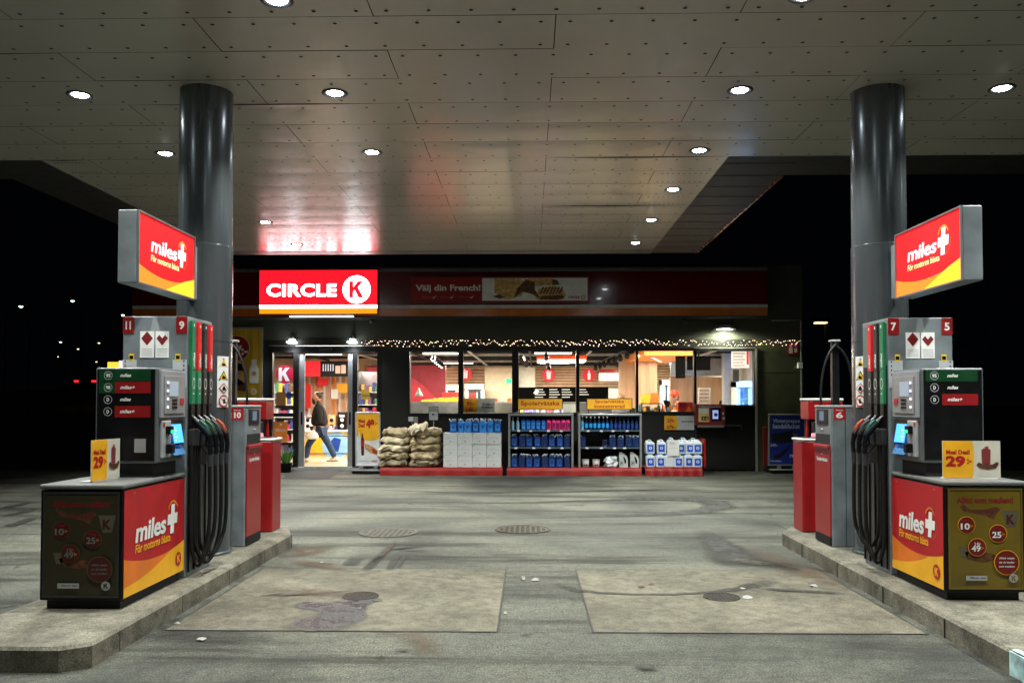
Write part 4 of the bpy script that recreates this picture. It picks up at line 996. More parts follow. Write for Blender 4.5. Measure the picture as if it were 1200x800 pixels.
# decals on the side glass
p = Print((xl_(322), DY+.02, 0), (1, 0, 0), (0, 0, 1), 1, 1)
FASR.node_tree.nodes['Principled BSDF'].inputs['Coat Roughness'].default_value = .03
DKR = glow('decal_red', (.75, .02, .09), .25)
def dd(px, py): x, z = at(px, py, DY+.02); return x-xl_(322), z
c = dd(334, 438.5); p.disc(c[0], c[1], .205, DKR, n=36, ring=None); p.up(); k_ = .26; p.poly([(c[0]+(q[0]-.55)*k_, c[1]+(q[1]-.5)*k_*1.15) for q in KPOLY], glow('decal_white', (.9, .9, .9), .5)); p.up()
def rr(a, b, c_, d, mm): u0, v0 = dd(a, d); u1, v1 = dd(c_, b); p.rect(u0, v0, u1, v1, mm)
OR_ = mat('orange_notice', (.80, .22, .03), .6); BRN = mat('brown_notice', (.32, .14, .04), .6); YN = mat('yellow_notice', (.85, .6, .08), .6)
rr(324, 459, 335, 475, BRN); rr(320.5, 494, 337, 518, OR_); rr(423, 456, 433, 468, YN); rr(336, 459, 341, 467, BLUE)
p.up(); u0, v0 = dd(322.5, 505); u1, v1 = dd(335, 501.5); p.text('Välkommen', u0, v0, u1, v1, WHITE, .0); u0, v0 = dd(325.5, 497); p.disc(u0+.07, v0, .025, WHITE, n=12); u0, v0 = dd(423.8, 465); u1, v1 = dd(432, 461); p.text('Öppet', u0, v0, u1, v1, REDP, .01)
p.build('window_decals', e)
# door lamps on a cable
t = thing('door_lamps', 'pair of small white floodlights on a cable above the door', 'lamp', (X_(378), FY-.1, Z_(402)))
m = MB(); m.tube([(X_(343), FY-.03, Z_(397)), (X_(414), FY-.03, Z_(397))], .008, BLACK, 6); m.tube([(X_(416), FY-.03, Z_(397)), (X_(415), FY-.03, Z_(374))], .008, BLACK, 6); m.build('cable', t)
for px in (343.5, 414):
    xx = X_(px); zz = Z_(402); m = MB(); m.box(xx-.07, xx+.07, FY-.13, FY-.03, zz+.04, zz+.11, WHITE, .015); m.box(xx-.02, xx+.02, FY-.05, FY-.001, zz+.09, zz+.16, WHITE); hh_ = m.build('lamp_head', t)
    m = MB(); m.box(xx-.10, xx+.10, FY-.20, FY-.06, zz-.0, zz+.035, glow('flood_white', (.9, .97, 1), 28), .012); m.build('diffuser', hh_)
    spot('lamp_beam', (xx, FY-.16, zz-.03), (xx, FY-.6, 0), 60, 140, (.92, .97, 1), .05, t)
# CCTV cameras under the fascia
for k, (px, py, lb) in enumerate(((436, 374, 'small dome camera under the fascia right of the lit sign'), (802, 376, 'small dark camera under the fascia above the fifth window'))):
    xx, zz = at(px, py, 18.7); m = MB(); m.lathe([(.001, -.09), (.05, -.075), (.065, -.03), (.065, .02), (.04, .05)], (xx, 18.7, zz), DGREY, 16); m.box(xx-.02, xx+.02, 18.7, FY-.002, zz+.03, zz+.055, DGREY); m.build('dome_camera', label=lb, cat='camera')
# fairy lights ------------------------------------------------------------------
fl = thing('fairy_lights', 'long string of small warm fairy lights along the top of the windows', 'fairy lights', (0, FY-.08, 2.75))
FB = [glow('fairy_bulb_'+n, c, 3.6) for n, c in (('warm', (1, .68, .38)), ('pink', (1, .55, .6)), ('gold', (1, .8, .35)), ('white', (1, .9, .8)))]
m = MB(); pts = []; rq = random.Random(9); n = 330
for i in range(n+1):
    px = 424+(937-424)*i/n; pts.append((X_(px, FY-.08), FY-.08-rq.uniform(0, .04), Z_(402.3 + 0.5*math.sin(i*.05) + (rq.uniform(-3.6, 3.6) if px < 905 else rq.uniform(-3, 4)))))
m.tube(pts, .004, BLACK, 4); m.build('light_wire', fl)
icov = [(0, 0, 1), (1, 0, 0), (0, 1, 0), (-1, 0, 0), (0, -1, 0), (0, 0, -1)]; icof = [(0, 1, 2), (0, 2, 3), (0, 3, 4), (0, 4, 1), (5, 2, 1), (5, 3, 2), (5, 4, 3), (5, 1, 4)]
rest = MB(); pr = []
for q in range(4):
    b = MB(); b.add([Vector(v)*.012 for v in icov], icof, FB[q]); me = bpy.data.meshes.new('bulb'); me.from_pydata(b.V, [], b.F); me.materials.append(FB[q]); pr.append(me)
for i, pt in enumerate(pts):
    if i % 4 == 0 and i//4 < 100:
        o = bpy.data.objects.new('bulb', pr[rq.randrange(4)]); COL.objects.link(o); o.parent = fl; o.location = Vector(pt)-ORG[fl.name]+Vector((0, -.01, 0))
    else:
        v = Vector(pt)+Vector((rq.uniform(-.01, .01), -.012, 0)); rr_ = rq.choice((.006, .009, .012)); rest.add([v+Vector(k)*rr_ for k in icov], icof, FB[rq.randrange(4)])
rest.build('bulbs', fl, kind='stuff')

# ------------------------------------------------------------------ interior
def bx(name, px0, py0, px1, py1, Y, depth, mm, label=None, cat=None, parent=None, bev=0, group=None, build=True, mb=None):
    x0, z0 = at(px0, py1, Y); x1, z1 = at(px1, py0, Y); m = mb or MB(); m.box(x0, x1, Y, Y+depth, z0, z1, mm, bev)
    return m.build(name, parent, label=label, cat=cat, group=group) if build else m
WARM = glow('luminaire_warm', (1, .90, .76), 7); COOL = glow('luminaire_cool', (.85, .92, 1), 9)
def area(x, y, z, sx, sy, e, col=(1, .86, .70), rot=(0, 0, 0)):
    l = bpy.data.lights.new('shop_ceiling_light', 'AREA'); l.shape = 'RECTANGLE'; l.size = sx; l.size_y = sy; l.energy = e; l.color = col
    o = bpy.data.objects.new('shop_ceiling_light', l); COL.objects.link(o); o.location = (x, y, z); o.rotation_euler = rot; return o
for i, (x, y) in enumerate(((-5.2, 21.5), (-2.2, 21.3), (.6, 21.3), (3.4, 21.3), (-5.2, 26), (-2.2, 26.5), (.8, 26.5), (3.6, 26))):
    m = MB(); m.box(x-.45, x+.45, y-.04, y+.04, 2.72, 2.74, WARM if i != 2 else COOL); m.box(x-.47, x+.47, y-.05, y+.05, 2.741, 2.77, WHITE)
    m.tube([(x-.6, y, 2.77), (x-.6, y, 2.86)], .006, BLACK, 4)
    m.build('linear_ceiling_lamp', label='white linear lamp under the shop ceiling, %s' % (('over the entrance', 'over the produce counter', 'over the third window', 'over the checkout', 'at the back left', 'at the back behind the second window', 'at the back behind the fourth window', 'at the back right')[i]), cat='ceiling light', group='linear lamps in the shop')
    area(x, y, 2.69, 1.4, .3, (270 if x > -4 else 160) if y < 25 else 250)
for i, (xa_, xb_) in enumerate(((-2.6, -.3), (-.2, 2.2), (2.4, 4.9), (-5.3, -3.8))):
    yq = 19.28; m = MB(); m.box(xa_, xb_, yq-.03, yq+.03, 2.78, 2.80, WARM); m.box(xa_, xb_, yq-.05, yq+.05, 2.801, 2.85, WHITE)
    m.build('added_light_strip', label='added out-of-sight light strip close behind the %s' % ('first two windows', 'third and fourth windows', 'fifth and sixth windows', 'sliding door')[i], cat='ceiling light', group='added light strips behind the shop front')
    area((xa_+xb_)/2, yq+.02, 2.77, xb_-xa_, .08, 110 if i < 3 else 60, rot=(R(28), 0, 0))  # added lamps, tilted inwards to brighten the counters, cashier and doorway
# track spotlights
def track(name, pts, label):
    t = thing('track_spotlights', label, 'spotlights', pts[0], 'track spotlights in the shop'); m = MB(); m.tube([pts[0], pts[-1]], .02, BLACK, 5); m.build('track', t)
    for p_ in pts:
        p_ = Vector(p_); m = MB(); m.tube([p_, p_+Vector((0, 0, -.1))], .012, BLACK, 5); m.tube([p_+Vector((.0, .08, -.06)), p_+Vector((0, -.12, -.17))], [.045, .06], BLACK, 10); h = m.build('spot_head', t)
        m = MB(); m.tube([p_+Vector((0, -.118, -.172)), p_+Vector((0, -.121, -.176))], [.035, .03], WARM if name == 'on' else BLACK, 10); m.build('spot_lens', h)
def lp(a, b, n): a, b = Vector(a), Vector(b); return [tuple(a.lerp(b, i/(n-1))) for i in range(n)]
q = lambda px, py, Y: (at(px, py, Y)[0], Y, at(px, py, Y)[1])
track('on', lp(q(508, 415, 21), q(518, 424, 24), 5), 'track spotlights behind the first window')
track('t', lp(q(611, 414, 20.5), q(617, 421, 23), 4), 'cluster of dark track spotlights behind the left edge of the third window')
track('t', lp(q(734, 410, 20.5), q(698, 426, 27), 7), 'receding row of track spotlights behind the fourth window')
track('t', lp(q(640, 412, 20.5), q(643, 425, 26), 3), 'two dark spotlights near the left round red sign')
# red feature wall with arc
x0, z0 = at(478, 475, 25); x1, z1 = at(522, 428, 25); m = MB()
FRD = mat('feature_wall_red', (.62, .03, .06), .4, var=.15, vscale=3); FRD2 = mat('feature_wall_crimson', (.38, .015, .04), .4)
m.box(x0-1.2, x1, 25.0, 25.2, .08, z1, FRD2); arc = [(x0-1.2, .1), (x1-.25, .1)]+[(x0-1.2+(x1-.05-x0+1.2)*math.cos(a), .9+(z1-.95)*math.sin(a)) for a in [R(5+i*8.5) for i in range(11)]]
m.prism([(a-x0, b) for a, b in arc], (x0, 24.99, 0), (1, 0, 0), (0, 0, 1), .06, FRD); m.build('red_feature_wall', label='curved red feature wall inside behind the first window', cat='wall')
# pendant
xx, zz = at(491, 462, 21); t = thing('pendant_lamp', 'pale green-grey pendant lamp behind the first window', 'lamp', (xx, 21, zz))
m = MB(); m.lathe([(.10, 0), (.10, .02), (.06, .10), (.03, .13), (.025, .19), (.0, .20)], (xx, 21, zz-.04), mat('pendant_sage', (.12, .17, .145), .5), 20); m.build('lamp_shade', t); m = MB(); m.tube([(xx, 21, zz+.15), (xx, 21, 2.86)], .005, BLACK, 4); m.build('cord', t)
# wood slat headers
def slats(px0, py0, px1, py1, Y, n, label):
    x0, z0 = at(px0, py1, Y); x1, z1 = at(px1, py0, Y); m = MB(); m.box(x0, x1, Y+.03, Y+.06, z0, z1, WOODG); h = (z1-z0)/n
    for i in range(n): m.box(x0, x1, Y, Y+.03, z0+i*h+.012, z0+(i+1)*h-.012, WOODH)
    m.build('slatted_wood_header', label=label, cat='wall cladding')
slats(521, 430, 568, 452, 29.5, 6, 'slatted wood cladding above the fridges behind the first two windows')
slats(627.5, 429.5, 728, 453.5, 29.5, 7, 'slatted wood cladding behind the two round red signs')
slats(768, 426, 800, 448, 28.5, 7, 'slatted wood cladding behind the cashier')
def rsign(px, py, Y, r, label, kind):
    x, z = at(px, py, Y); m = MB(); m.lathe([(r, .03), (r, 0), (.001, 0)], (x, Y, z), glow('round_sign_red', (.85, .03, .05), .55), 32, 'y', Matrix.Identity(4))
    p = Print((x-r, Y-.03, z-r), (1, 0, 0), (0, 0, 1), 2*r, 2*r, step=.003, base=.004); p.mb = m
    m.add([(x+r*math.cos(2*math.pi*i/32), Y-.031, z+r*math.sin(2*math.pi*i/32)) for i in range(32)], [tuple(range(32))], glow('round_sign_red', (.85, .03, .05), .55))
    wm = glow('round_sign_white', (1, .8, .78), .7)
    if kind: p.poly([(.36, .2), (.64, .2), (.68, .7), (.32, .7)], wm); p.rect(.3, .72, .7, .78, wm); p.rect(.42, .8, .48, .92, wm)
    else: p.poly([(.4, .15), (.6, .15), (.62, .55), (.55, .68), (.55, .85), (.45, .85), (.45, .68), (.38, .55)], wm)
    m.build('round_wall_sign', label=label, cat='sign', group='round red signs on the back wall')
rsign(545.5, 438.5, 29.2, .225, 'round red sign cut by the frame at the left of the second window', 1)
rsign(643, 439.3, 29.2, .225, 'round red sign with a cup symbol behind the third window', 1)
rsign(690.3, 439.3, 29.2, .225, 'round red sign with a bottle symbol behind the fourth window', 0)
# white piers, doors
bx('white_pier', 605, 430, 627, 475, 29.0, .3, mat('pier_white', (.75, .74, .7), .6), 'white wall pier behind the left part of the third window', 'wall')
bx('beige_partition', 568, 430, 605, 478, 28.6, .2, mat('beige_partition', (.62, .52, .40), .6), 'beige partition wall behind the second window', 'wall')
bx('white_pier', 704, 455, 728, 478, 28.9, .2, mat('pier_white', (.75, .74, .7), .6), 'white wall piece below the cooler box behind the fourth window', 'wall')
t = bx('exit_sign', 593.5, 443.5, 599.5, 449, 27, .05, glow('exit_green', (.02, .75, .25), 1.6), 'small green exit sign behind the second window', 'sign')
# fridges
def fridge(px0, py0, px1, py1, Y, label, blue=False, seed=0):
    x0, z0 = at(px0, py1, Y); x1, z1 = at(px1, py0, Y); z0 = .08
    t = thing('drinks_fridge', label, 'fridge', ((x0+x1)/2, Y, z0), 'drinks fridges at the back of the shop'); m = MB()
    for a in ((x0, x0+.05), (x1-.05, x1)): m.box(a[0], a[1], Y, Y+.6, z0, z1, WHITE)
    m.box(x0, x1, Y-.01, Y+.6, z1-.16, z1, WHITE); m.box(x0, x1, Y+.55, Y+.6, z0, z1-.16, WHITE); m.build('cabinet', t)
    m = MB(); c = (.25, .55, 1) if blue else (.8, .9, 1)
    m.box(x0+.05, x0+.10, Y+.02, Y+.06, z0+.2, z1-.2, glow('fridge_led_'+str(blue), c, 3.5 if blue else 2.2)); m.box(x1-.10, x1-.05, Y+.02, Y+.06, z0+.2, z1-.2, glow('fridge_led_'+str(blue), c, 3.5 if blue else 2.2)); m.build('light_strip', t)
    m = MB(); r_ = random.Random(seed); cs = [(.1, .25, .8), (.85, .9, .95), (.02, .1, .5), (.3, .6, .9)] if blue else [(.8, .1, .1), (.1, .3, .7), (.9, .9, .9), (.2, .5, .9), (.05, .1, .3), (.9, .6, .1)]
    z = z1-.45
    while z > z0+.1:
        m.box(x0+.05, x1-.05, Y+.1, Y+.5, z-.02, z, LGREY); x = x0+.12
        while x < x1-.15:
            cc = r_.choice(cs); m.lathe([(.035, 0), (.035, .16), (.014, .21), (.014, .25), (0, .25)], (x, Y+.16, z), mat('drink_%s_%.1f' % (cc, 0), cc, .3), 8); x += .085
        z -= .32
    m.build('shelf_stock', t, kind=None)
    m = MB(); m.box(x0+.03, x1-.03, Y-.012, Y-.004, z0+.1, z1-.17, GLASS); d = m.build('glass_door', t)
    return t
fridge(521, 451, 537, 470, 27.5, 'white drinks fridge beyond the yellow boxes behind the first window', seed=1)
fridge(545, 450, 567, 470, 27.5, 'wide white drinks fridge behind the second window', seed=2)
fridge(776, 445, 786, 472, 27, 'drinks fridge just left of the cashier', seed=3)
fridge(790, 447, 805, 472, 26, 'drinks fridge behind the cashier cap', seed=4)
fridge(863, 446, 882, 474, 22, 'blue-lit drinks fridge at the right edge of the rightmost window', True, seed=5)
l_ = area(X_(872, 21.9), 21.5, 1.4, .6, 1.6, 22, (.15, .4, 1), (R(90), 0, 0)); l_.name = 'fridge_glow'
# menu board
x0, z0 = at(608, 471, 25); x1, z1 = at(713, 453.5, 25); t = thing('menu_board', 'wide black menu board with pale lines behind the middle windows', 'menu board', ((x0+x1)/2, 25, z0))
m = MB(); m.box(x0, x1, 25, 25.08, z0, z1, mat('menu_black', (.002, .002, .002), .9, spec=.1)); m.build('board', t); p = Print((x0, 25, z0), (1, 0, 0), (0, 0, 1), x1-x0, z1-z0, step=.004, base=.006)
ML = glow('menu_lines', (.9, .85, .8), .6)
for c in (.18, .34, .48, .66):
    for k in range(4):
        if (c, k) == (.66, 3): continue
        p.rect(c, .82-k*.17, c+.09+.03*((k*7) % 3)/2, .87-k*.17, ML)
p.poly([(.16, .6), (.2, .9), (.23, .7), (.2, .5)], glow('menu_photo', (1, .9, .8), .9)); p.build('print', t)
bx('fryer_counter', 608, 471.5, 745, 500, 24.5, .5, mat('dark_back_counter', (.05, .055, .06), .4), 'dark kitchen counter below the black menu board', 'counter')
bx('stainless_hood', 660, 473, 679, 483, 22.5, .4, mat('steel_dark', (.2, .22, .22), .35, .6), 'grey steel machine behind the third window', 'machine')
# hanging red light ring
x0, z0 = at(629, 423.5, 22.5); x1, z1 = at(688, 416, 22.5); t = thing('hanging_light_ring', 'wide red-orange hanging light canopy behind the third and fourth windows', 'ceiling light', ((x0+x1)/2, 22.5, z0))
m = MB(); m.box(x0, x1, 22.5, 23.6, z0+.06, z1, glow('ring_red', (.95, .08, .01), .7), .03, seg=2); m.build('shade', t)
m = MB(); m.box(x0+.02, x1-.02, 22.52, 23.58, z0, z0+.058, glow('ring_white', (1, .92, .9), 2.6), .02); m.build('diffuser', t)
area((x0+x1)/2, 23, z0-.05, 1.2, 1.0, 60)
x0, z0 = at(540+0, 0, 1) if False else at(703, 446, 27); x1, z1 = at(727, 433, 27); t = thing('cooler_box', 'white wall cooler box with a red top behind the fourth window', 'cooler', ((x0+x1)/2, 27, z0))
m = MB(); m.box(x0, x1, 27, 27.5, z0, z1-.10, WHITE, .02); m.build('body', t); m = MB(); m.box(x0, x1, 26.99, 27.5, z1-.098, z1, REDD2, .01); m.build('top_band', t)
bx('wood_column', 727, 417, 746, 478, 24, .5, WOOD, 'narrow oak wall end at the right of the fourth window', 'wall')
bx('wood_column', 747.5, 419, 770, 478, 23.2, 1.2, WOOD, 'wide oak column behind the left part of the fifth window', 'column')
x0, z0 = at(744, 421, 22); x1, z1 = at(790, 411, 22); m = MB(); m.box(x0, x1+.2, 20.2, 24.5, 2.62, 2.80, mat('orange_bulkhead', (.85, .28, .03), .5)); ob = m.build('orange_bulkhead', label='orange ceiling bulkhead with small spots behind the fifth window', cat='ceiling panel')
for k in range(5):
    m = MB(); m.lathe([(.05, 0), (.001, 0)], (x0+.35+.12*k, 21.2+.5*k, 2.615), WARM, 12); m.build('spot', ob)
area(x0+.6, 22, 2.60, .8, 2, 45, (1, .85, .65))
# wood wall right with steel band above
bx('wood_wall', 786, 442, 851, 478, 24.6, .2, WOOD, 'oak wall behind the sixth window', 'wall')
bx('steel_band', 786, 412, 851, 440, 24.8, .1, mat('steel_duct', (.45, .46, .48), .3, .7, var=.4, vscale=2), 'shiny steel duct band above the oak wall at the right', 'duct')
bx('grey_pier', 849, 412, 864, 478, 22.8, .3, mat('pier_grey', (.38, .40, .44), .5), 'grey pier left of the blue fridge', 'wall')
for (a, b, c_, d, Y, lb) in ((792, 411.5, 803, 443, 20.4, 'tall black screen hanging at the right of the fifth window'), (805.5, 417, 832.5, 433.5, 20.6, 'wide black screen hanging across the fifth and sixth windows')):
    x0, z0 = at(a, d, Y); x1, z1 = at(c_, b, Y); t = thing('hanging_screen', lb, 'screen', ((x0+x1)/2, Y, z0), 'black screens over the checkout'); m = MB(); m.box(x0, x1, Y, Y+.06, z0, z1, mat('menu_black', (.002, .002, .002), .9, spec=.1), .01); m.build('panel', t)
    m = MB(); m.tube([((x0+x1)/2, Y+.03, z1), ((x0+x1)/2, Y+.03, 2.86)], .02, BLACK, 6); m.build('ceiling_pole', t)
x0, z0 = at(857.5, 431, 20.8); x1, z1 = at(878, 411.5, 20.8); t = thing('price_board', 'bright white board with red edge at the top right of the rightmost window', 'sign', ((x0+x1)/2, 20.8, z0)); m = MB(); m.box(x0, x1, 20.8, 20.84, z0, z1, glow('price_board_white', (1, .88, .8), .8)); m.build('panel', t)
p = Print((x0, 20.8, z0), (1, 0, 0), (0, 0, 1), x1-x0, z1-z0, step=.003); p.rect(.85, .2, .97, 1, glow('price_board_red', (.9, .03, .04), .8))
for k in range(5): p.rect(.08, .12+k*.18, .75-.1*(k % 2), .17+k*.18, WOOD)
p.build('print', t)
bx('coat_machine', 859, 433, 866, 447, 20.9, .2, DGREY, 'small dark box under the bright board at the right', 'box')
# white wire rack in window 6
x0, z0 = at(818.5, 473, 19.45); x1, z1 = at(833, 454, 19.45); t = MB(); W = x1-x0
t.box(x0, x0+.03, 19.45, 19.5, z0, z1, WHITE); t.box(x1-.03, x1, 19.45, 19.5, z0, z1, WHITE)
for k in range(5): zz = z0+(z1-z0-.04)*k/4; t.box(x0+.03, x1-.03, 19.44, 19.5, zz, zz+.035, WHITE)
t.build('leaflet_rack', label='white slatted leaflet rack at the left of the rightmost window', cat='rack')
# checkout counter & goods
m = MB(); m.box(X_(746, 19.3), X_(884, 19.3), 19.3, 20.1, .08, 1.27, mat('checkout_body', (.08, .06, .05), .5)); m.build('checkout_counter', label='checkout counter just behind the fifth and sixth windows', cat='counter')
gs = random.Random(21)
gl_ = [('yellow_cup', 756, 474.5, .05, .13, YELLOW, 'yellow cup on the checkout counter'), ('white_bag', 757, 470, .10, .2, WHITE, 'white paper bag on the checkout counter'), ('snack_bag', 761, 466, .12, .27, ORANGE, 'orange snack bag on the checkout display'),
       ('snack_bag', 767, 465, .10, .30, mat('bag_orange', (.9, .25, .03), .5), 'taller orange snack bag right of the other one'), ('yellow_box', 757, 465, .13, .25, YELLOW, 'yellow box on top of the checkout display'),
       ('striped_tube', 778, 476, .035, .18, mat('tube_red_orange', (.9, .12, .03), .5), 'red-orange tube standing on the checkout counter')]
for i, (nm, px, py, r, h, mm, lb) in enumerate(gl_):
    x, z = at(px, 482, 19.4+.12*(i % 3)); m = MB(); yq = 19.42+.12*(i % 3)
    zb = 1.272 if i in (0, 1, 5) else 1.50
    if 'box' in nm or 'bag' in nm: m.add([(x-r, yq-.06, zb), (x+r, yq-.06, zb), (x+r, yq+.06, zb), (x-r, yq+.06, zb), (x-r*.8, yq-.01, zb+h*.75), (x+r*.9, yq-.01, zb+h*.75), (x+r*.9, yq+.01, zb+h*.75), (x-r*.8, yq+.01, zb+h*.75)], [(3, 2, 1, 0), (0, 1, 5, 4), (1, 2, 6, 5), (2, 3, 7, 6), (3, 0, 4, 7), (4, 5, 6, 7)], mm)
    else: m.lathe([(r*.8, 0), (r, h), (r*.2, h)], (x, yq, zb), mm, 14)
    m.build(nm, label=lb, cat='goods')
x0, _ = at(752, 480, 19.4); x1, _ = at(776, 480, 19.4); t = thing('counter_display', 'black wire display with small packs on the checkout counter', 'display', ((x0+x1)/2, 19.6, 1.27)); m = MB()
for xx in (x0, x1): m.tube([(xx, 19.4, 1.27), (xx, 19.4, 1.49)], .014, BLACK, 6)
m.box(x0, x1, 19.36, 19.7, 1.475, 1.498, BLACK); m.build('wire_frame', t)
m = MB()
for k in range(9):
    cc = gs.choice((WHITE, BLACK, LGREY, GREY, mat('pack_teal', (.1, .3, .3), .4))); xx = x0+.03+k*(x1-x0-.06)/9; m.box(xx, xx+.04, 19.45+.04*(k % 2), 19.55, 1.272, 1.33+.05*gs.random(), cc)
m.build('small_packs', t)
t = thing('cash_register', 'dark and white till screen in front of the cashier', 'till', (X_(785, 19.6), 19.6, 1.27)); xx = X_(784, 19.6); m = MB(); m.prism([(0, 0), (.16, 0), (.08, .24), (-.06, .26)], (xx-.06, 19.7, 1.31), (1, 0, 0), (0, 0, 1), .03, BLACK); m.tube([(xx, 19.66, 1.27), (xx, 19.66, 1.40)], .02, DGREY, 6); m.build('screen', t)
m = MB(); m.box(xx+.03, xx+.20, 19.5, 19.66, 1.271, 1.33, WHITE, .02); m.build('card_terminal', t)
x0, _ = at(795, 480, 19.35); x1, _ = at(812, 480, 19.35); z0 = 1.271; t = thing('countertop_display', 'red display box with an orange triangle on the counter', 'display', ((x0+x1)/2, 19.4, z0)); m = MB(); m.box(x0, x1, 19.36, 19.6, z0, z0+.25, mat('display_red', (.45, .02, .02), .4)); m.build('box', t)
p = Print((x0, 19.36, z0), (1, 0, 0), (0, 0, 1), x1-x0, .25, step=.003); p.poly([(.5, .15), (.9, .15), (.72, .75)], ORANGE); p.rect(.08, .55, .28, .9, REDD); p.rect(.34, .6, .52, .92, REDD); p.build('print', t)
for i in range(13):
    xx = X_(750+i*4.6+gs.uniform(-1, 1), 19.5); yy = 19.42+.2*gs.random(); w_ = gs.uniform(.02, .045); h = gs.uniform(.07, .2); mm = gs.choice((REDP, WHITE, ORANGE, YELLOW, BLACK, LGREY, mat('pack_teal', (.1, .3, .3), .4), TAN)); zz = 1.272 if i % 3 else 1.499
    if zz > 1.4 and not (x0-2 < xx and 752 <= 750+i*4.6 <= 776): zz = 1.272
    m = MB(); m.box(xx-w_, xx+w_, yy, yy+.05, zz, zz+h, mm, .006, T=None); m.build('checkout_item', label='small packet or carton among the clutter on the checkout counter', cat='goods', group='small goods cluttering the checkout counter')
m = MB(); xx = X_(843, 19.5); m.box(xx-.10, xx+.03, 19.4, 19.55, 1.272+.05, 1.34+.06, REDP, .01); m.tube([(xx-.02, 19.5, 1.34), (xx+.03, 19.5, 1.55)], .03, BLACK, 6); m.build('card_printer', label='small red and black device at the foot of the wood wall in the rightmost window', cat='device')
# night hatch box (red framed)
x0, z0 = at(815, 498, 18.7); x1, z1 = at(850, 473.5, 18.7); t = thing('night_hatch_box', 'dark red night hatch box with small pictures mounted under the rightmost window', 'service hatch', ((x0+x1)/2, 18.8, z0))
m = MB(); m.box(x0, x1, 18.70, FY-.012, z0, z1, REDD, .01); m.build('housing', t); W, H = x1-x0, z1-z0; p = Print((x0, 18.70, z0), (1, 0, 0), (0, 0, 1), W, H, step=.002)
p.text('Nattlucka', .12, .84, .86, .97, LGREY, .03); p.rect(.10, .16, .46, .82, CREAM); p.rect(.53, .2, .85, .82, BLACK); p.up(); p.rect(.12, .56, .44, .8, WHITE); p.rect(.2, .22, .44, .42, BLACK); p.rect(.57, .3, .76, .72, glow('hatch_screen', (.35, .45, .9), .8)); p.up(); p.rect(.24, .2, .3, .38, TAN); p.rect(.34, .2, .42, .38, TAN); p.disc(.68, .5, .04, BLUE); p.rect(.9, .5, .94, .62, WHITE); p.rect(.9, .26, .98, .40, LGREY); p.build('front_print', t)
m = MB(); m.box(x0+.04, x1-.05, 18.62, 18.7, z0-.05, z0-.005, SILVER, .004); m.build('shelf', t)
# produce counter & boxes
m = MB(); cw = mat('grey_concrete_counter', (.36, .37, .38), .6, var=.3, vscale=4); m.box(X_(476, 19.5), X_(604, 19.5), 19.5, 20.2, .08, Z_(470.5, 19.5), cw); m.build('produce_counter', label='grey concrete-look counter behind the first two windows', cat='counter')
m = MB(); m.box(X_(567, 19.4), X_(600, 19.4), 19.32, 19.49, .08, Z_(472, 19.4), mat('pale_counter_end', (.55, .52, .48), .6)); m.build('counter_end_panel', label='pale end panel of the counter in the second window', cat='panel')
zt = Z_(470.5, 19.5)+.001; r_ = random.Random(4)
for i, px in enumerate((497, 503, 509, 516, 523, 530, 536)):
    x = X_(px, 19.7); w_ = .055+.02*r_.random(); h = .04+.05*(i/6)+.02*r_.random(); m = MB(); m.add([(x-w_, 19.6, zt), (x+w_, 19.6, zt), (x+w_, 19.75, zt), (x-w_, 19.75, zt), (x-w_*.8, 19.62, zt+h), (x+w_*1.1, 19.62, zt+h*1.1), (x+w_, 19.73, zt+h*1.2), (x-w_, 19.73, zt+h)], [(3, 2, 1, 0), (0, 1, 5, 4), (1, 2, 6, 5), (2, 3, 7, 6), (3, 0, 4, 7), (4, 5, 6, 7)], YELLOW)
    m.build('yellow_packet', label='yellow packet in the row on the grey counter in the first window', cat='packet', group='yellow packets in a row on the grey counter')
bx('candy_display', 518, 459.5, 536.5, 466, 21.2, .3, mat('display_bright_red', (.8, .04, .02), .4), 'red and white display behind the yellow packets', 'display')
for i, px in enumerate((545, 552, 559, 566, 573, 580)):
    x = X_(px, 19.7); m = MB(); m.box(x-.06, x+.06, 19.6, 19.8, zt, zt+.05+.02*(i % 2), mat('pack_red', (.7, .03, .03), .4), .008); m.build('red_packet', label='red packet on the counter in the second window', cat='packet', group='red packets on the counter in the second window')
m = MB(); x = X_(597.5, 19.6); m.box(x-.055, x+.04, 19.55, 19.7, Z_(472, 19.5), zt+.08, ORANGE, .01); m.box(x-.055, x+.04, 19.545, 19.7, zt-.12, zt+.0, BLUE, .005); m.build('orange_blue_box', label='orange and blue box at the right edge of the second window', cat='box')
# price card inside window 2
def price_card(px0, py0, px1, py1, Y, a, b, lines, label, dep=.01):
    x0, z0 = at(px0, py1, Y); x1, z1 = at(px1, py0, Y); m = MB(); m.box(x0, x1, Y, Y+dep, z0, z1, WHITE); W, H = x1-x0, z1-z0
    p = Print((x0, Y, z0), (1, 0, 0), (0, 0, 1), W, H, step=.002); p.mb = m; cg = mat('price_card_grey', (.50, .52, .54), .5)
    p.rect(.0, 0, 1, 1, cg); p.up(); p.rect(0, 0, .38, 1, YELLOW); p.up(); p.disc(.38, .5, H*.16, YELLOW, ry=H*.5); p.up()
    p.text(a, .10, .52, .36, .78, REDP, .04); p.text(b, .08, .06, .38, .32, REDP, .04); p.text('från', .17, .84, .27, .92, REDP, .0); p.text('till', .18, .38, .26, .46, REDP, .0)
    for k, l in enumerate(lines): p.text(l, .58, .52-k*.2, .96, .66-k*.2, BLACK, .03)
    m.build('price_sign', label=label, cat='price sign')
price_card(543, 466.5, 580, 483.5, 19.05, '95:-', '109:-', ('Grillkol', 'Kolsäck'), 'yellow and grey price sign 95 to 109 inside the second window')
price_card(778.5, 487, 813.5, 503.5, 18.86, '239:-', '379:-', ('Spolarvätska',), 'yellow and grey price sign 239 to 379 below the fifth window')

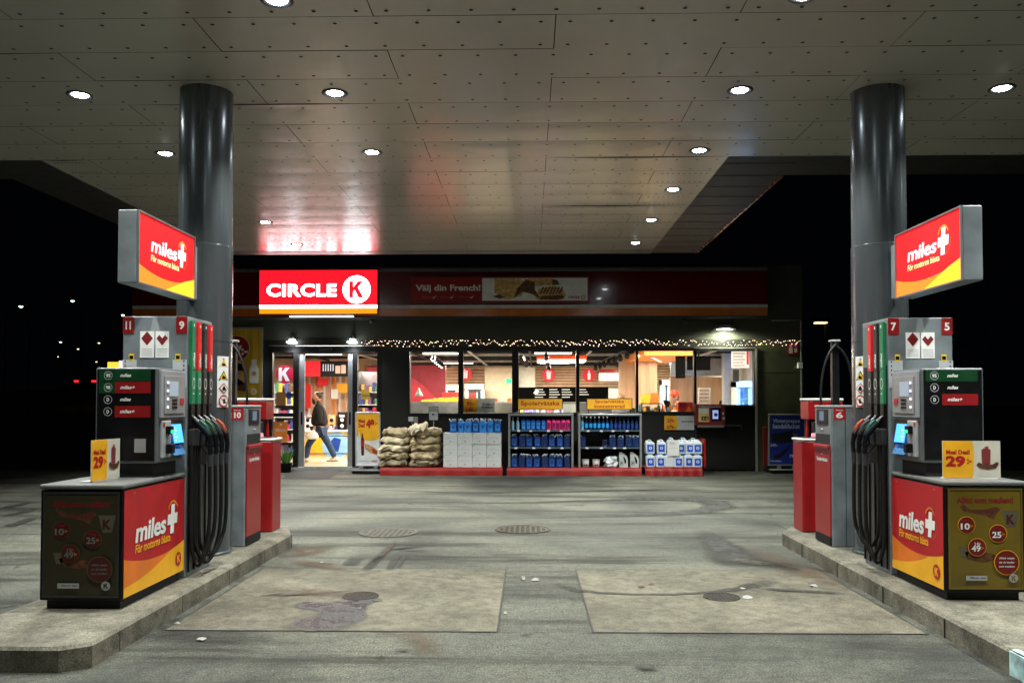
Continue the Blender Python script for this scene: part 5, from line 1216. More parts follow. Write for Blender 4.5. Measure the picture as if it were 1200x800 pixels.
# behind the door
FLZ = .081
x0, _ = at(352, 500, 22.6); x1, _ = at(432, 500, 22.6); zc = Z_(506, 22.6)
t = thing('service_counter', 'yellow and white coffee counter with blue stripes behind the entrance', 'counter', ((x0+x1)/2, 22.6, FLZ)); m = MB(); m.box(x0, x1, 22.6, 23.2, FLZ, zc, CREAM); m.build('body', t)
m = MB(); m.box(x0-.02, x1+.02, 22.55, 23.22, zc+.001, zc+.05, WHITE, .01); m.build('counter_top', t)
W, H = x1-x0, zc-FLZ; p = Print((x0, 22.6, FLZ), (1, 0, 0), (0, 0, 1), W, H, step=.004, base=.005); p.rect(0, .03, 1, .86, YELLOW); p.up(); p.rect(0, .10, 1, .14, BLUE); p.rect(0, .82, 1, .86, BLUE); p.disc(.52, .44, .36, LBLUE, n=36); p.up(); p.poly([(.43, .2), (.56, .2), (.6, .7), (.5, .78), (.44, .6)], BLUE); p.build('front_print', t)
x0, z0 = at(364, 441, 24); x1, z1 = at(407, 423, 24); t = thing('menu_screen', 'dark menu screen with red square above the coffee counter', 'screen', ((x0+x1)/2, 24, z0)); m = MB(); m.box(x0-.35, x1, 24, 24.06, z0, z1, BLACKM); m.build('panel', t)
p = Print((x0-.35, 24, z0), (1, 0, 0), (0, 0, 1), x1-x0+.35, z1-z0, step=.004, base=.006); p.rect(.02, .0, .45, 1, glow('screen_red', (.9, .02, .03), .9))
for k in range(5): p.rect(.5+.05*k, .35, .52+.05*k, .8, glow('screen_pale', (.8, .8, .85), .7))
p.up(); p.rect(.76, .2, .86, .7, glow('screen_cup', (.95, .5, .35), .9)); p.rect(.88, .2, .97, .75, glow('screen_cup', (.95, .5, .35), .9)); p.build('print', t)
m = MB(); x0, z0 = at(350, 500, 25.2); x1, z1 = at(445, 415, 25.2); m.box(x0-1.5, x1, 25.2, 25.3, FLZ, z1, mat('warm_back_wall', (.75, .50, .34), .6))
for k in range(16):
    xx = x0+k*(x1-x0)/16; m.box(xx, xx+.045, 25.12, 25.2, FLZ, z1-.3, (WOODH, mat('slat_orange', (.85, .32, .05), .5), WHITE)[k % 3])
m.build('slatted_back_wall', label='warm wall with orange and pale vertical slats behind the coffee counter', cat='wall')
bx('red_wall_panel', 356, 450, 364, 478, 24.9, .04, glow('panel_red', (.8, .02, .02), .5), 'upright red panel at the left behind the coffee counter', 'panel')
bx('red_wall_panel', 372, 443, 384, 452, 24.9, .04, glow('panel_red', (.8, .02, .02), .5), 'slanted dark red panel above the walking man', 'panel')
bx('yellow_menu_card', 395, 449, 407, 460, 24.6, .03, YELLOW, 'yellow menu card on the wall at the right of the doorway', 'sign')
bx('white_notice', 388, 456, 396, 467, 24.5, .03, WHITE, 'white notice right of the man in the doorway', 'sign')
for i, (px, w_, h, c, lb) in enumerate(((361, .22, .36, WHITE, 'white coffee machine at the left of the counter'), (401, .25, .48, BLACK, 'black coffee machine at the right of the counter'), (389, .2, .40, TAN, 'brown cup dispenser in the middle of the counter'))):
    x = X_(px, 22.8); t = thing('coffee_machine', lb, 'coffee machine', (x, 22.9, zc+.05), 'machines on the coffee counter'); m = MB(); m.box(x-w_/2, x+w_/2, 22.8, 23.1, zc+.051, zc+.05+h, c, .02); m.build('body', t)
    m = MB()
    for k in range(2): m.lathe([(.05, 0), (.05, .01), (.001, .012)], (x, 22.795, zc+.15+.16*k), WHITE if i == 1 else BLACK, 14, 'y')
    m.box(x-w_*.3, x+w_*.3, 22.785, 22.8, zc+h*.8, zc+h*.95, SCRW if i == 0 else LGREY); m.build('front_panel', t)
for i in range(6):
    x = X_(366+i*5.5, 22.7); m = MB(); m.lathe([(.03, 0), (.035, .09), (.037, .1), (.0, .1)], (x, 22.7, zc+.051), (REDP, WHITE, BLUE)[i % 3], 12); m.build('paper_cup', label='%s paper cup on the coffee counter, %s' % (('red', 'white', 'blue')[i % 3], 'left one' if i < 3 else 'right one'), cat='cup', group='paper cups on the coffee counter')
def shelf(px0, px1, Y, top, lb, seed):
    x0, x1 = X_(px0, Y), X_(px1, Y); t = thing('shop_shelf', lb, 'shelf', ((x0+x1)/2, Y, FLZ)); m = MB(); m.box(x0, x1, Y+.4, Y+.43, FLZ, top, mat('shelf_back', (.45, .38, .42), .6)); z = FLZ+.1; r_ = random.Random(seed); s_ = MB()
    m.box(x0, x0+.03, Y, Y+.4, FLZ, top, LGREY); m.box(x1-.03, x1, Y, Y+.4, FLZ, top, LGREY)
    cs = [mat('stock_%d' % k, c, .4) for k, c in enumerate(((.6, .05, .12), (.75, .7, .7), (.08, .1, .35), (.8, .5, .1), (.3, .12, .3), (.1, .35, .2), (.12, .08, .06)))]
    while z < top-.2:
        m.box(x0, x1, Y+.02, Y+.4, z-.02, z, WHITE); x = x0+.04
        while x < x1-.1:
            w_ = r_.uniform(.05, .11); h = r_.uniform(.12, .25)
            if r_.random() < .9: s_.box(x, x+w_*.92, Y+.06, Y+.3, z+.001, z+h, r_.choice(cs), .006)
            x += w_
        z += .32
    m.build('frame', t); s_.build('stock', t)
shelf(418, 446, 21.5, 2.3, 'crowded shelf behind the right side glass of the door', 3)
shelf(320, 351, 22, 2.0, 'crowded shelf behind the left side glass of the door', 4)
shelf(608, 660, 22.4, 1.35, 'low stocked shelf behind the third window', 5)
# ------------------------------------------------------------------ goods in front of the windows
SACK = mat('kraft_paper_sack', (.50, .39, .23), .6, var=.55, vscale=9, bump=1., bscale=14); SACKL = mat('pale_kraft_sack', (.72, .62, .42), .6, var=.4, vscale=8, bump=1., bscale=13); FILM = mat('dusty_sack', (.30, .25, .16), .45, var=.6, vscale=10, bump=1., bscale=16)
CLOTH = mat('red_pallet_cloth', (.27, .004, .004), .6, bump=.25, bscale=6)
def palbase(px0, px1, y0, name, lb, z=.165, depth=.95):
    xa, xb = at(px0, 555, y0)[0], at(px1, 555, y0)[0]; n = 40; vs = []; m = MB(); r_ = random.Random(px0)
    m.box(xa+.02, xb-.02, y0+.03, y0+depth, .004, z-.01, BLACKM)
    for i in range(n+1):
        x = xa+(xb-xa)*i/n; a = .012*math.sin(i*.9)+.008*r_.random(); vs += [(x, y0-.012+a*1.4, .003), (x, y0+a*.6, z*.5), (x, y0+.004, z-.004*r_.random()), (x, y0+.04, z)]
    m.add(vs, [(4*i+k, 4*i+4+k, 4*i+5+k, 4*i+1+k) for i in range(n) for k in range(3)], CLOTH, True)
    m.add([(xa, y0+.04, z+.0005), (xb, y0+.04, z+.0005), (xb, y0+depth, z+.0005), (xa, y0+depth, z+.0005)], [(0, 1, 2, 3)], CLOTH); m.build(name, label=lb, cat='pallet')
palbase(445, 589, 17.62, 'display_pallet', 'low pallet with a red skirt under the sacks and boxes')
palbase(594, 752, 17.62, 'display_pallet', 'low pallet with a red skirt under the two bottle racks')
palbase(756, 823, 17.62, 'display_pallet', 'low pallet with a red skirt under the white canisters')
def sack(cx, cy, z, L, W, H, mm, label, rot=0, tilt=0, seed=0):
    m = MB(); nu, nv = 44, 26; vs = []; e_ = .45
    def sg(c, e): return math.copysign(abs(c)**e, c)
    T = Matrix.Translation((cx, cy, z+H/2)) @ Matrix.Rotation(rot, 4, 'Z') @ Matrix.Rotation(tilt, 4, 'Y')
    for j in range(nv+1):
        ph = -math.pi/2+math.pi*j/nv
        for i in range(nu):
            th = 2*math.pi*i/nu; x = L/2*sg(math.cos(ph), e_)*sg(math.cos(th), .42); y = W/2*sg(math.cos(ph), e_)*sg(math.sin(th), .5); zz = H/2*sg(math.sin(ph), .75)
            nn = noise.noise(Vector((x*5+seed*3.1, y*5, zz*7)))*.05+noise.noise(Vector((x*13+seed, y*13, zz*16)))*.035+abs(noise.noise(Vector((x*22+seed, y*22, zz*30))))*.022
            cr = abs(noise.noise(Vector((x*7+seed*1.7, y*4, zz*9+seed)))); nn -= .045*max(0, 1-cr*9)
            pinch = 1-.25*(abs(x)/(L/2))**4
            vs.append((x+nn*.8, y+nn, zz*pinch+nn))
    fs = [(j*nu+i, j*nu+(i+1) % nu, (j+1)*nu+(i+1) % nu, (j+1)*nu+i) for j in range(nv) for i in range(nu)]
    m.add(vs, fs, mm, True, T); m.build('sack', loc=(cx, cy, z), label=label, cat='sack', group='paper sacks piled on the pallet')
xs = lambda px, Y=17.9: X_(px, Y)
zs = lambda py, Y=17.75: Z_(py, Y)
HL_ = .195
names = ('bottom', 'second', 'third', 'fourth')
for col, (pa, pb) in enumerate(((445, 481), (481, 516))):
    x0, x1 = xs(pa), xs(pb); side = ('left', 'right')[col]
    for lv in range(5):
        L = (x1-x0)*(1.0 if lv < 3 else .97); sh = (.0, .0, .02, .03, .05)[lv]*(1 if col == 0 else .3)
        mm = (FILM, SACK, (SACKL if col == 0 else SACK), SACKL if col == 0 else SACK, SACKL if col == 0 else SACK)[lv]
        if lv == 4: 
            mm = SACK
        sack((x0+x1)/2+sh, 18.02, .168+lv*.155, L, .72, .185, mm, '%s sack of the %s column on the sack pallet%s' % (('bottom', 'second', 'middle', 'fourth', 'top')[lv], side, ', pale at its torn edge' if (lv == 2 and col == 0) else ''), rot=rnd.uniform(-.03, .03), seed=lv+col*7)
sack(xs(490), 17.85, .168+4.9*.155, .42, .5, .11, SACKL, 'pale sack lying askew across the top of the sack pile', rot=.3, tilt=-.35, seed=33)
x, z0 = at(508.5, 513, 17.75); _, z1 = at(508, 493, 17.75); t = thing('price_stand', 'small price frame on a thin pole standing in the sacks', 'price sign', (x, 17.7, .9)); m = MB(); m.tube([(x, 17.7, .85), (x, 17.7, z1)], .009, LGREY, 6); m.build('pole', t)
x0, z0 = at(502.5, 492.5, 17.7); x1, z1 = at(513.8, 476, 17.7); m = MB(); m.box(x0, x1, 17.69, 17.70, z0, z1, BLACK); m.build('frame', t); p = Print((x0+.01, 17.69, z0+.01), (1, 0, 0), (0, 0, 1), x1-x0-.02, z1-z0-.02); p.rect(0, 0, 1, .68, LGREY); p.rect(0, .72, 1, 1, mat('card_grey', (.3, .3, .3), .6)); p.up(); p.text('89:-', .3, .35, .75, .5, BLACK, .04); p.rect(.1, .82, .8, .84, BLACK); p.build('card', t)
# boxes
CART = mat('grey_carton', (.60, .62, .62), .75, var=.06); CLINE = mat('carton_tape_seam', (.10, .10, .10), .7)
cx0, cx1 = xs(519.5, 17.7), xs(587.5, 17.7); cw_ = (cx1-cx0)/4; ch = .236
for j in range(3):
    for i in range(4):
        x0 = cx0+i*cw_; z0 = .168+j*(ch+.002); t = thing('carton', '%s carton in the %s column of the grey carton stack' % (('bottom', 'middle', 'top')[j], ('leftmost', 'second', 'third', 'rightmost')[i]), 'carton', (x0+cw_/2, 17.9, z0), 'grey cartons stacked four wide and three high')
        m = MB(); m.box(x0+.003, x0+cw_-.003, 17.70+rnd.uniform(-.004, .006), 18.1, z0, z0+ch, CART, .004); m.build('box', t)
        p = Print((x0, 17.695, z0), (1, 0, 0), (0, 0, 1), cw_, ch, step=.001); p.poly([(.46, .22), (.56, .22), (.54, .30), (.48, .30)], CLINE); p.rect(.1, .55, .8, .565, mat('carton_print', (.25, .25, .26), .7)); p.rect(.04, .9, .12, .95, CLINE); p.rect(.12, .04, .22, .07, CLINE); p.build('printing', t)
# generic bottles ---------------------------------------------------------------
BJ = mat('blue_jug_plastic', (.012, .10, .42), .25, coat=.4); BJL = mat('light_blue_bag', (.05, .30, .85), .25, coat=.3); BJD = mat('navy_bottle', (.01, .03, .12), .25, coat=.4); PINK = mat('pink_bottle', (.75, .04, .25), .3, coat=.3); CLR = mat('clear_blue_bottle', (.25, .45, .6), .2, coat=.3)
CAN = mat('translucent_white_canister', (.62, .68, .74), .35, var=.05); BLBL = mat('label_blue', (.01, .08, .55), .4); LBLD = mat('label_dark', (.01, .012, .03), .4)
def bottle(x, y, z, r, h, mm, lb, gr, label_m=None, capm=WHITE, neck=.3):
    t = thing('bottle', lb, 'bottle', (x, y, z), gr); m = MB(); m.lathe([(0, 0), (r*.95, 0), (r, .01), (r, h*.6), (r*.85, h*.68), (r*neck*1.1, h*.82), (r*neck, h*.88)], (x, y, z), mm, 14); m.build('body', t)
    m = MB(); m.lathe([(r*neck*1.2, h*.88), (r*neck*1.2, h), (0, h)], (x, y, z), capm, 10); m.build('cap', t)
    if label_m:
        m = MB(); m.lathe([(r*1.012, h*.18), (r*1.012, h*.5)], (x, y, z), label_m, 14); m.build('label_band', t)
    return t
def jug(x, y, z, w_, d, h, mm, lb, gr, lab=None, cap=BLUE, bag=False, emblem=True, cat='jug', nm='jug'):
    t = thing(nm, lb, cat, (x, y, z), gr); m = MB(); t.rotation_euler = (0, 0, rnd.uniform(-.13, .13)); h *= rnd.uniform(.97, 1.02)
    m.box(x-w_/2, x+w_/2, y-d/2, y+d/2, z, z+h*.80, mm, .025, seg=2); m.add([(x-w_*.42, y-d*.4, z+h*.79), (x+w_*.42, y-d*.4, z+h*.79), (x+w_*.42, y+d*.4, z+h*.79), (x-w_*.42, y+d*.4, z+h*.79), (x-w_*.2, y-d*.2, z+h*.88), (x+w_*.2, y-d*.2, z+h*.88), (x+w_*.2, y+d*.2, z+h*.88), (x-w_*.2, y+d*.2, z+h*.88)], [(0, 1, 5, 4), (1, 2, 6, 5), (2, 3, 7, 6), (3, 0, 4, 7), (4, 5, 6, 7)], mm); m.build('body', t)
    m = MB(); m.tube(bez((x-w_*.32, y, z+h*.80), (x-w_*.3, y, z+h*1.0), (x+w_*.1, y, z+h*1.02), (x+w_*.2, y, z+h*.87), 8), w_*.06, mm if not bag else WHITE, 6); m.build('handle', t)
    m = MB(); m.lathe([(w_*.13, 0), (w_*.13, h*.09), (0, h*.09)], (x-w_*.33 if not bag else x+w_*.25, y, z+h*.84), cap, 10); m.build('cap', t)
    if lab:
        p = Print((x-w_*.34, y-d/2, z+h*.14), (1, 0, 0), (0, 0, 1), w_*.68, h*.5, step=.001); p.rect(0, 0, 1, 1, lab); p.up()
        if emblem: p.disc(.5, .55, w_*.17, WHITE, n=14); p.up(); p.disc(.5, .55, w_*.08, lab, n=10)
        else: p.poly([(.15, .95), (.5, .55), (.85, .95), (.85, .75), (.5, .3), (.15, .75)], LBLD)
        p.build('label', t)
    if bag:   # knotted film of the multipack
        m = MB(); r_ = random.Random(int(x*997)); k = 9
        for q_ in range(3):
            a = r_.uniform(-.4, .4)*w_; m.tube([(x+a, y-.02, z+h*.8), (x+a+r_.uniform(-.04, .04), y-.03, z+h*(.95+.1*r_.random())), (x+a+r_.uniform(-.07, .07), y-.04, z+h*(.92+.12*r_.random()))], [.006, .012, .003], mat('clear_film', (.7, .78, .85), .2), 5)
        m.build('plastic_wrap', t)
    return t
gz = .168+3*(ch+.002)
for i in range(7):
    x = xs(531.5+i*8.6, 17.8); jug(x, 17.83+.05*(i % 2), gz, .145, .16, .285, BJL if i % 3 else BJ, 'bright blue wrapped jug in the row on top of the grey cartons', 'blue jugs on the grey cartons', BJL, bag=True, emblem=False)
# racks
RK = mat('rack_aluminium', (.36, .38, .38), .35, .6)
def rack(pa, pb, lb):
    x0, x1 = X_(pa, 17.66), X_(pb, 17.66); z1 = Z_(484.5, 17.66); t = thing('bottle_rack', lb, 'rack', ((x0+x1)/2, 18, .168), 'open bottle racks in front of the windows')
    m = MB(); m.box(x0, x0+.045, 17.66, 17.71, .17, z1, RK, .006); m.box(x1-.045, x1, 17.66, 17.71, .17, z1, RK, .006); m.box(x0+.046, x1-.046, 17.66, 17.71, z1-.045, z1, RK, .006); m.build('frame', t)
    m = MB(); m.box(x0+.02, x1-.02, 18.22, 18.25, .17, z1, BLACKM); m.box(x0+.005, x0+.025, 17.72, 18.22, .17, z1, BLACKM); m.box(x1-.025, x1-.005, 17.72, 18.22, .17, z1, BLACKM); m.box(x0, x1, 17.72, 18.25, z1+.001, z1+.02, BLACKM); m.build('back_panel', t)
    zz = []
    for py in (504, 524, 548.5):
        zq = Z_(py, 17.72); m = MB(); m.box(x0+.03, x1-.03, 17.72, 18.2, zq-.012, zq, RK); m.box(x0+.03, x1-.03, 17.708, 17.719, zq-.022, zq+.004, mat('shelf_edge_blue_grey', (.16, .22, .28), .3, .5)); sh = m.build('shelf', t); zz.append(zq+.001)
        m = MB(); r_ = random.Random(int(pa+py))
        for k in range(4):
            xx = x0+.12+(x1-x0-.24)*(k+r_.random()*.6)/4; m.box(xx, xx+.06, 17.700, 17.706, zq-.028, zq+.004, WHITE)
        m.build('price_tags', sh)
    return x0+.05, x1-.05, zz
a, b, zz = rack(595.5, 672, 'left silver-framed rack of blue and pink bottles')
n = 12; st = (b-a)/n
for i in range(n):
    x = a+st*(i+.5)
    for row, yy in ((0, 17.78),):
        if i < 2: bottle(x-.01, yy, zz[0], st*.33, .27, CLR, 'clear pale blue bottle at the left end of the top shelf of the left rack', 'clear bottles in the left rack', None, WHITE, .35)
        elif i < 7: jug(x, yy, zz[0], st*.92, .12, .245, BJ, 'blue jug on the top shelf of the left rack', 'blue jugs on the top shelf of the left rack', BJL, cap=BJD, emblem=False)
        elif i < 12: jug(x+.02-.002*i, yy, zz[0], st*.92, .12, .245, PINK, 'pink jug at the right end of the top shelf of the left rack', 'pink jugs in the left rack', mat('label_pink_dark', (.3, .01, .08), .4), cap=PINK, emblem=False)
for row, nm in ((1, 'middle'), (2, 'bottom')):
    for i in range(8):
        x = a+(b-a)*(i+.5)/8; jug(x, 17.80+.02*(i % 2), zz[row], .145, .15, .27 if row == 1 else .29, mat('deep_blue_jug', (.004, .02, .10), .2, coat=.6), 'blue wrapped jug on the %s shelf of the left rack' % nm, 'blue jugs on the %s shelf of the left rack' % nm, BJD if i % 3 == 1 else BJ, cap=BJD, bag=True, emblem=False)
a, b, zz = rack(677.5, 752, 'right silver-framed rack of dark blue bottles and white containers')
n = 14; st = (b-a)/n
for i in range(n):
    x = a+st*(i+.5); big = i < 7
    bottle(x, 17.79, zz[0], st*.38, .30 if i == 0 else (.285 if big else .26), BJD if i else CLR, 'slim dark blue bottle on the top shelf of the right rack, in the %s half' % ('left' if big else 'right') if i else 'tall pale bottle at the far left of the top shelf of the right rack', 'slim bottles in the right rack', mat('label_cyan', (.02, .35, .8), .35) if big else mat('label_navy', (.02, .06, .3), .35), WHITE if big else BLUE, .38)
for i, fr in enumerate((.04, .44, .57, .72, .87, 1.0)):
    x = a+.03+(b-a-.08)*fr
    if i == 1:
        jug(x, 18.0, zz[1], .13, .15, .2, BJD, 'dark jug standing back on the middle shelf of the right rack', None, BJD, cap=BJD, emblem=False); continue
    jug(x-.01, 17.81, zz[1], .15 if i else .11, .16, .25, mat('deep_blue_jug', (.004, .02, .10), .2, coat=.6), 'dark blue jug with a white handle on the middle shelf of the right rack' if i else 'small blue jug alone at the left end of the middle shelf of the right rack', 'blue jugs on the middle shelf of the right rack' if i else None, BJD, cap=WHITE, bag=bool(i), emblem=False)
for i, fr in enumerate((.09, .27)):
    x = a+(b-a)*fr; t = thing('tub', 'small white printed tub on the bottom shelf of the right rack, the %s one' % ('left', 'right')[i], 'tub', (x, 17.82, zz[2]), 'white tubs in the right rack'); m = MB(); m.lathe([(0, 0), (.065, 0), (.075, .13), (.07, .16)], (x, 17.82, zz[2]), WHITE, 16); m.build('body', t); m = MB(); m.lathe([(.078, .16), (.078, .18), (0, .182)], (x, 17.82, zz[2]), LGREY, 16); m.build('lid', t)
    p = Print((x-.04, 17.745, zz[2]+.03), (1, 0, 0), (0, 0, 1), .08, .07); p.rect(.1, .1, .35, .8, LBLD); p.rect(.5, .3, .9, .8, LBLD); p.build('label', t)
for i in range(2): sack(a+(b-a)*.52, 17.84, zz[2]+.0+i*.10, .26, .2, .11, mat('white_salt_bag', (.62, .68, .7), .35, var=.2), ('lower', 'upper')[i]+' white plastic bag on the bottom shelf of the right rack', seed=50+i)
for i, fr in enumerate((.74, .93)):
    x = a+(b-a)*fr; t = thing('oil_can', 'pale grey slant-topped oil can on the bottom shelf of the right rack, %s one' % ('left', 'right')[i], 'oil can', (x, 17.82, zz[2]), 'grey oil cans in the right rack')
    pl = [(-.09, 0), (.09, 0), (.09, .17), (.07, .24), (.0, .31), (-.04, .33), (-.09, .33)]; m = MB(); m.prism(pl, (x, 17.90, zz[2]), (1, 0, 0), (0, 0, 1), .11, mat('oil_can_grey', (.50, .55, .54), .35)); m.build('body', t)
    p = Print((x-.09, 17.79, zz[2]), (1, 0, 0), (0, 0, 1), .18, .33); p.poly([(.62, .3), (.78, .3), (.8, .5), (.55, .72), (.45, .72)], BLACK); p.rect(.08, .15, .5, .5, mat('oil_label', (.35, .42, .42), .4)); p.up(); p.text('5W', .12, .25, .42, .4, BLACK, .03); p.build('label', t)
# header signs over the racks
for (p0, p1, lines, lb) in ((606.5, 659.5, ('Spolarvätska',), 'orange header sign with one line of red text over the left rack'), (687.5, 741, ('Spolarvätska', 'koncentrerad'), 'orange header sign with two lines of red text over the right rack')):
    x0, z0 = at(p0, 480, 17.7); x1, z1 = at(p1, 466.5, 17.7); t = thing('header_sign', lb, 'sign', ((x0+x1)/2, 17.72, z0-.06), 'orange header signs on the racks'); m = MB(); m.box(x0, x1, 17.70, 17.72, z0, z1, BLACK); m.build('board', t)
    m = MB(); zr = Z_(484.5, 17.66)+.021; m.box(x0+.03, x0+.05, 17.705, 17.725, zr, z0-.001, BLACK); m.box(x1-.05, x1-.03, 17.705, 17.725, zr, z0-.001, BLACK); m.build('legs', t)
    p = Print((x0+.015, 17.70, z0+.015), (1, 0, 0), (0, 0, 1), x1-x0-.03, z1-z0-.03); p.rect(0, 0, 1, 1, mat('header_orange', (.95, .45, .02), .5)); p.up()
    if len(lines) == 1: p.text(lines[0], .06, .24, .94, .80, REDP, .022, 0, 1.05)
    else: p.text(lines[0], .17, .52, .83, .92, REDP, .022, 0, 1.05); p.text(lines[1], .16, .10, .84, .48, REDP, .022, 0, 1.05)
    p.build('print', t)
# white canisters
zb = .169; xs0, xs1 = X_(756, 17.8), X_(822, 17.8)
for i in range(6):
    x = xs0+(xs1-xs0)*(i+.5)/6
    jug(x, 17.80, zb, .19, .2, .30, CAN, 'white canister with a blue label in the lower row at the right' if i != 2 else 'white canister without a label in the lower row', 'white canisters in the lower row' if i != 2 else None, BLBL if i != 2 else None, cap=BLUE, cat='canister', nm='canister')
for i, (fr, dz, yb) in enumerate(((.08, 0, 17.85), (.29, 0, 17.85), (.62, 0.0, 17.84), (.80, .03, 17.88), (.93, 0, 17.83))):
    x = xs0+(xs1-xs0)*fr; jug(x, yb+.02, zb+.277+dz*0, .19, .2, .29, CAN, ('white canister in the upper row against the right rack', 'white canister standing free second in the upper row', 'white canister behind the price sheet in the upper row', 'white canister second from the right in the upper row', 'rightmost white canister of the upper row')[i], None, BLBL, cap=WHITE, cat='canister', nm='canister')
for i, fr in enumerate((.50, .72, .90)):
    x = xs0+(xs1-xs0)*fr; jug(x, 18.12, zb+.31, .19, .2, .29, CAN, 'blue-capped white canister at the back of the upper row', 'white canisters at the back', None, cap=BLUE, cat='canister', nm='canister')
m = MB(); m.box(xs0+.4, xs1+.0, 18.0, 18.25, zb, zb+.305, BLACKM); m.build('display_plinth', label='dark plinth hidden behind the white canisters', cat='plinth')
x0, z0 = at(782, 534, 17.68); x1, z1 = at(796, 515.5, 17.68); m = MB(); m.box(x0, x1, 17.68, 17.684, z0, z1, WHITE); p = Print((x0, 17.68, z0), (1, 0, 0), (0, 0, 1), x1-x0, z1-z0); p.mb = m; p.text('Pris', .2, .75, .6, .88, LGREY, .03); p.rect(.1, .5, .85, .52, LGREY); m.build('price_sheet', label='white paper price sheet leaning on the canisters', cat='sheet')
m = MB(); x, _ = at(824, 550, 17.9); m.box(x-.012, x+.03, 17.75, 18.2, .17, Z_(514, 17.75), RED, .006); m.build('display_side_panel', label='narrow red panel at the right end of the canister display', cat='panel')

# A-boards ---------------------------------------------------------------------------
def aboard(px0, px1, pt, pb, Y, base_px, lb, fn, framem, name='pavement_sign'):
    x0, z0 = at(px0, pb, Y); x1, z1 = at(px1, pt, Y); t = thing(name, lb, 'sign', ((x0+x1)/2, Y, 0)); m = MB()
    tw = R(-6); T = Matrix.Translation(((x0+x1)/2, Y, 0)) @ Matrix.Rotation(R(4), 4, 'X') @ Matrix.Translation((-(x0+x1)/2, -Y, 0))
    W, H = x1-x0, z1-z0; f = .035
    m.box(x0, x1, Y, Y+.05, z1-f, z1, framem, .008, T=T); m.box(x0, x1, Y, Y+.05, z0, z0+f, framem, .008, T=T); m.box(x0, x0+f, Y, Y+.05, z0+f, z1-f, framem, .008, T=T); m.box(x1-f, x1, Y, Y+.05, z0+f, z1-f, framem, .008, T=T); m.box(x0+f, x1-f, Y+.02, Y+.05, z0+f, z1-f, DGREY, T=T); m.build('frame', t)
    O = T @ Vector((x0+f, Y+.012, z0+f)); V = (T.to_3x3() @ Vector((0, 0, 1))); p = Print(O, (1, 0, 0), V, W-2*f, H-2*f); fn(p); p.build('print', t)
    m = MB(); m.box(x0-.02, x1+.04, Y-.28, Y+.35, .002, .07, BLACK, .02); m.box((x0+x1)/2-.2, (x0+x1)/2-.12, Y, Y+.03, .07, z0, SILVER, T=T); m.box((x0+x1)/2+.12, (x0+x1)/2+.2, Y, Y+.03, .07, z0, SILVER, T=T); m.build('weighted_base', t)
    m = MB(); m.box(x0, x1, Y-.26, Y-.06, .072, .078, LGREY); m.build('base_tray', t)
def ad49(p):
    p.rect(0, 0, 1, 1, mat('ad_white', (.72, .74, .76), .4)); p.up(); p.curve(lambda u: 1, YELLOW, lo=.56); p.up(); p.disc(.55, .56, .46*p.W*1.08, YELLOW, ry=.09*p.H); p.up()
    p.text('Meal', .09, .82, .38, .90, REDP, .04); p.text('Deal!', .09, .73, .37, .81, REDP, .04); p.text('49', .43, .71, .80, .89, REDP, .06); p.text(':-', .82, .78, .95, .84, REDP, .04)
    p.poly([(.06, .30), (.16, .30), (.17, .52), (.13, .58), (.13, .64), (.09, .64), (.09, .58), (.05, .52)], mat('water_bottle', (.55, .68, .8), .3)); p.poly([(.20, .18), (.32, .18), (.34, .48), (.30, .54), (.29, .61), (.23, .61), (.22, .54), (.18, .48)], mat('cola_dark', (.08, .01, .01), .3)); p.up(); p.rect(.19, .36, .33, .48, REDP)
    p.poly([(.36, .42), (.55, .39), (.80, .33), (.94, .27), (.92, .19), (.80, .20), (.55, .25), (.37, .31)], TAN); p.up(); p.poly([(.70, .33), (.93, .27), (.91, .20), (.78, .22), (.70, .25)], mat('sausage_red', (.4, .03, .01), .4)); p.text('CIRCLE K', .66, .05, .92, .085, REDP, .03); p.rect(.08, .07, .45, .08, LGREY)
aboard(416.5, 446.5, 482.5, 546, 18.35, 0, 'upright meal deal board with price 49 beside the entrance', ad49, mat('snap_frame', (.55, .57, .6), .3, .5))
def adblue(p):
    nb = mat('ad_navy', (.012, .03, .26), .35); p.rect(0, 0, 1, 1, nb); p.up(); wb = mat('ad_pale_text', (.55, .62, .8), .5); bk_ = mat('ad_black', (.005, .006, .01), .5)
    p.text('Vinterpreppa', .08, .83, .88, .93, wb, .03); p.text('handskfacket', .08, .73, .88, .83, wb, .03)
    p.poly([(.03, .62), (.35, .64), (.62, .69), (.78, .62), (.9, .55), (.8, .5), (.6, .45), (.3, .42), (.05, .46)], bk_); p.poly([(.12, .18), (.25, .2), (.5, .32), (.62, .42), (.58, .34), (.4, .18), (.22, .10), (.12, .12)], bk_)
    p.text('349:-', .02, .36, .22, .42, wb, .03); p.text('79:-', .58, .13, .76, .2, wb, .03); p.text('Handskar', .02, .05, .36, .085, wb, .02); p.poly([(.65, .64), (.8, .62), (.84, .57), (.72, .58)], wb)
aboard(900, 943, 484.5, 545.5, 18.6, 0, 'dark blue winter advertising board right of the shop', adblue, RK)
m = MB(); x0, z0 = at(894.5, 543, 18.75); x1, z1 = at(900, 500, 18.75); m.box(x0, x1+.03, 18.75, 18.8, z0-.05, z1, mat('side_board_red', (.16, .006, .01), .5), .01); m.build('red_board', label='narrow dark red board standing behind the blue advertising board', cat='board')
# door mat
m = MB(); a_ = gp(330, 561); b_ = gp(386, 561); c_ = gp(405, 549.5); d_ = gp(343, 549.5); m.add([(*a_, .006), (*b_, .006), (*c_, .006), (*d_, .006)], [(0, 1, 2, 3)], mat('black_rubber_mat', (.035, .035, .035), .8, bump=.4, bscale=120)); m.build('door_mat', label='dark rubber mat on the ground in front of the door', cat='mat')
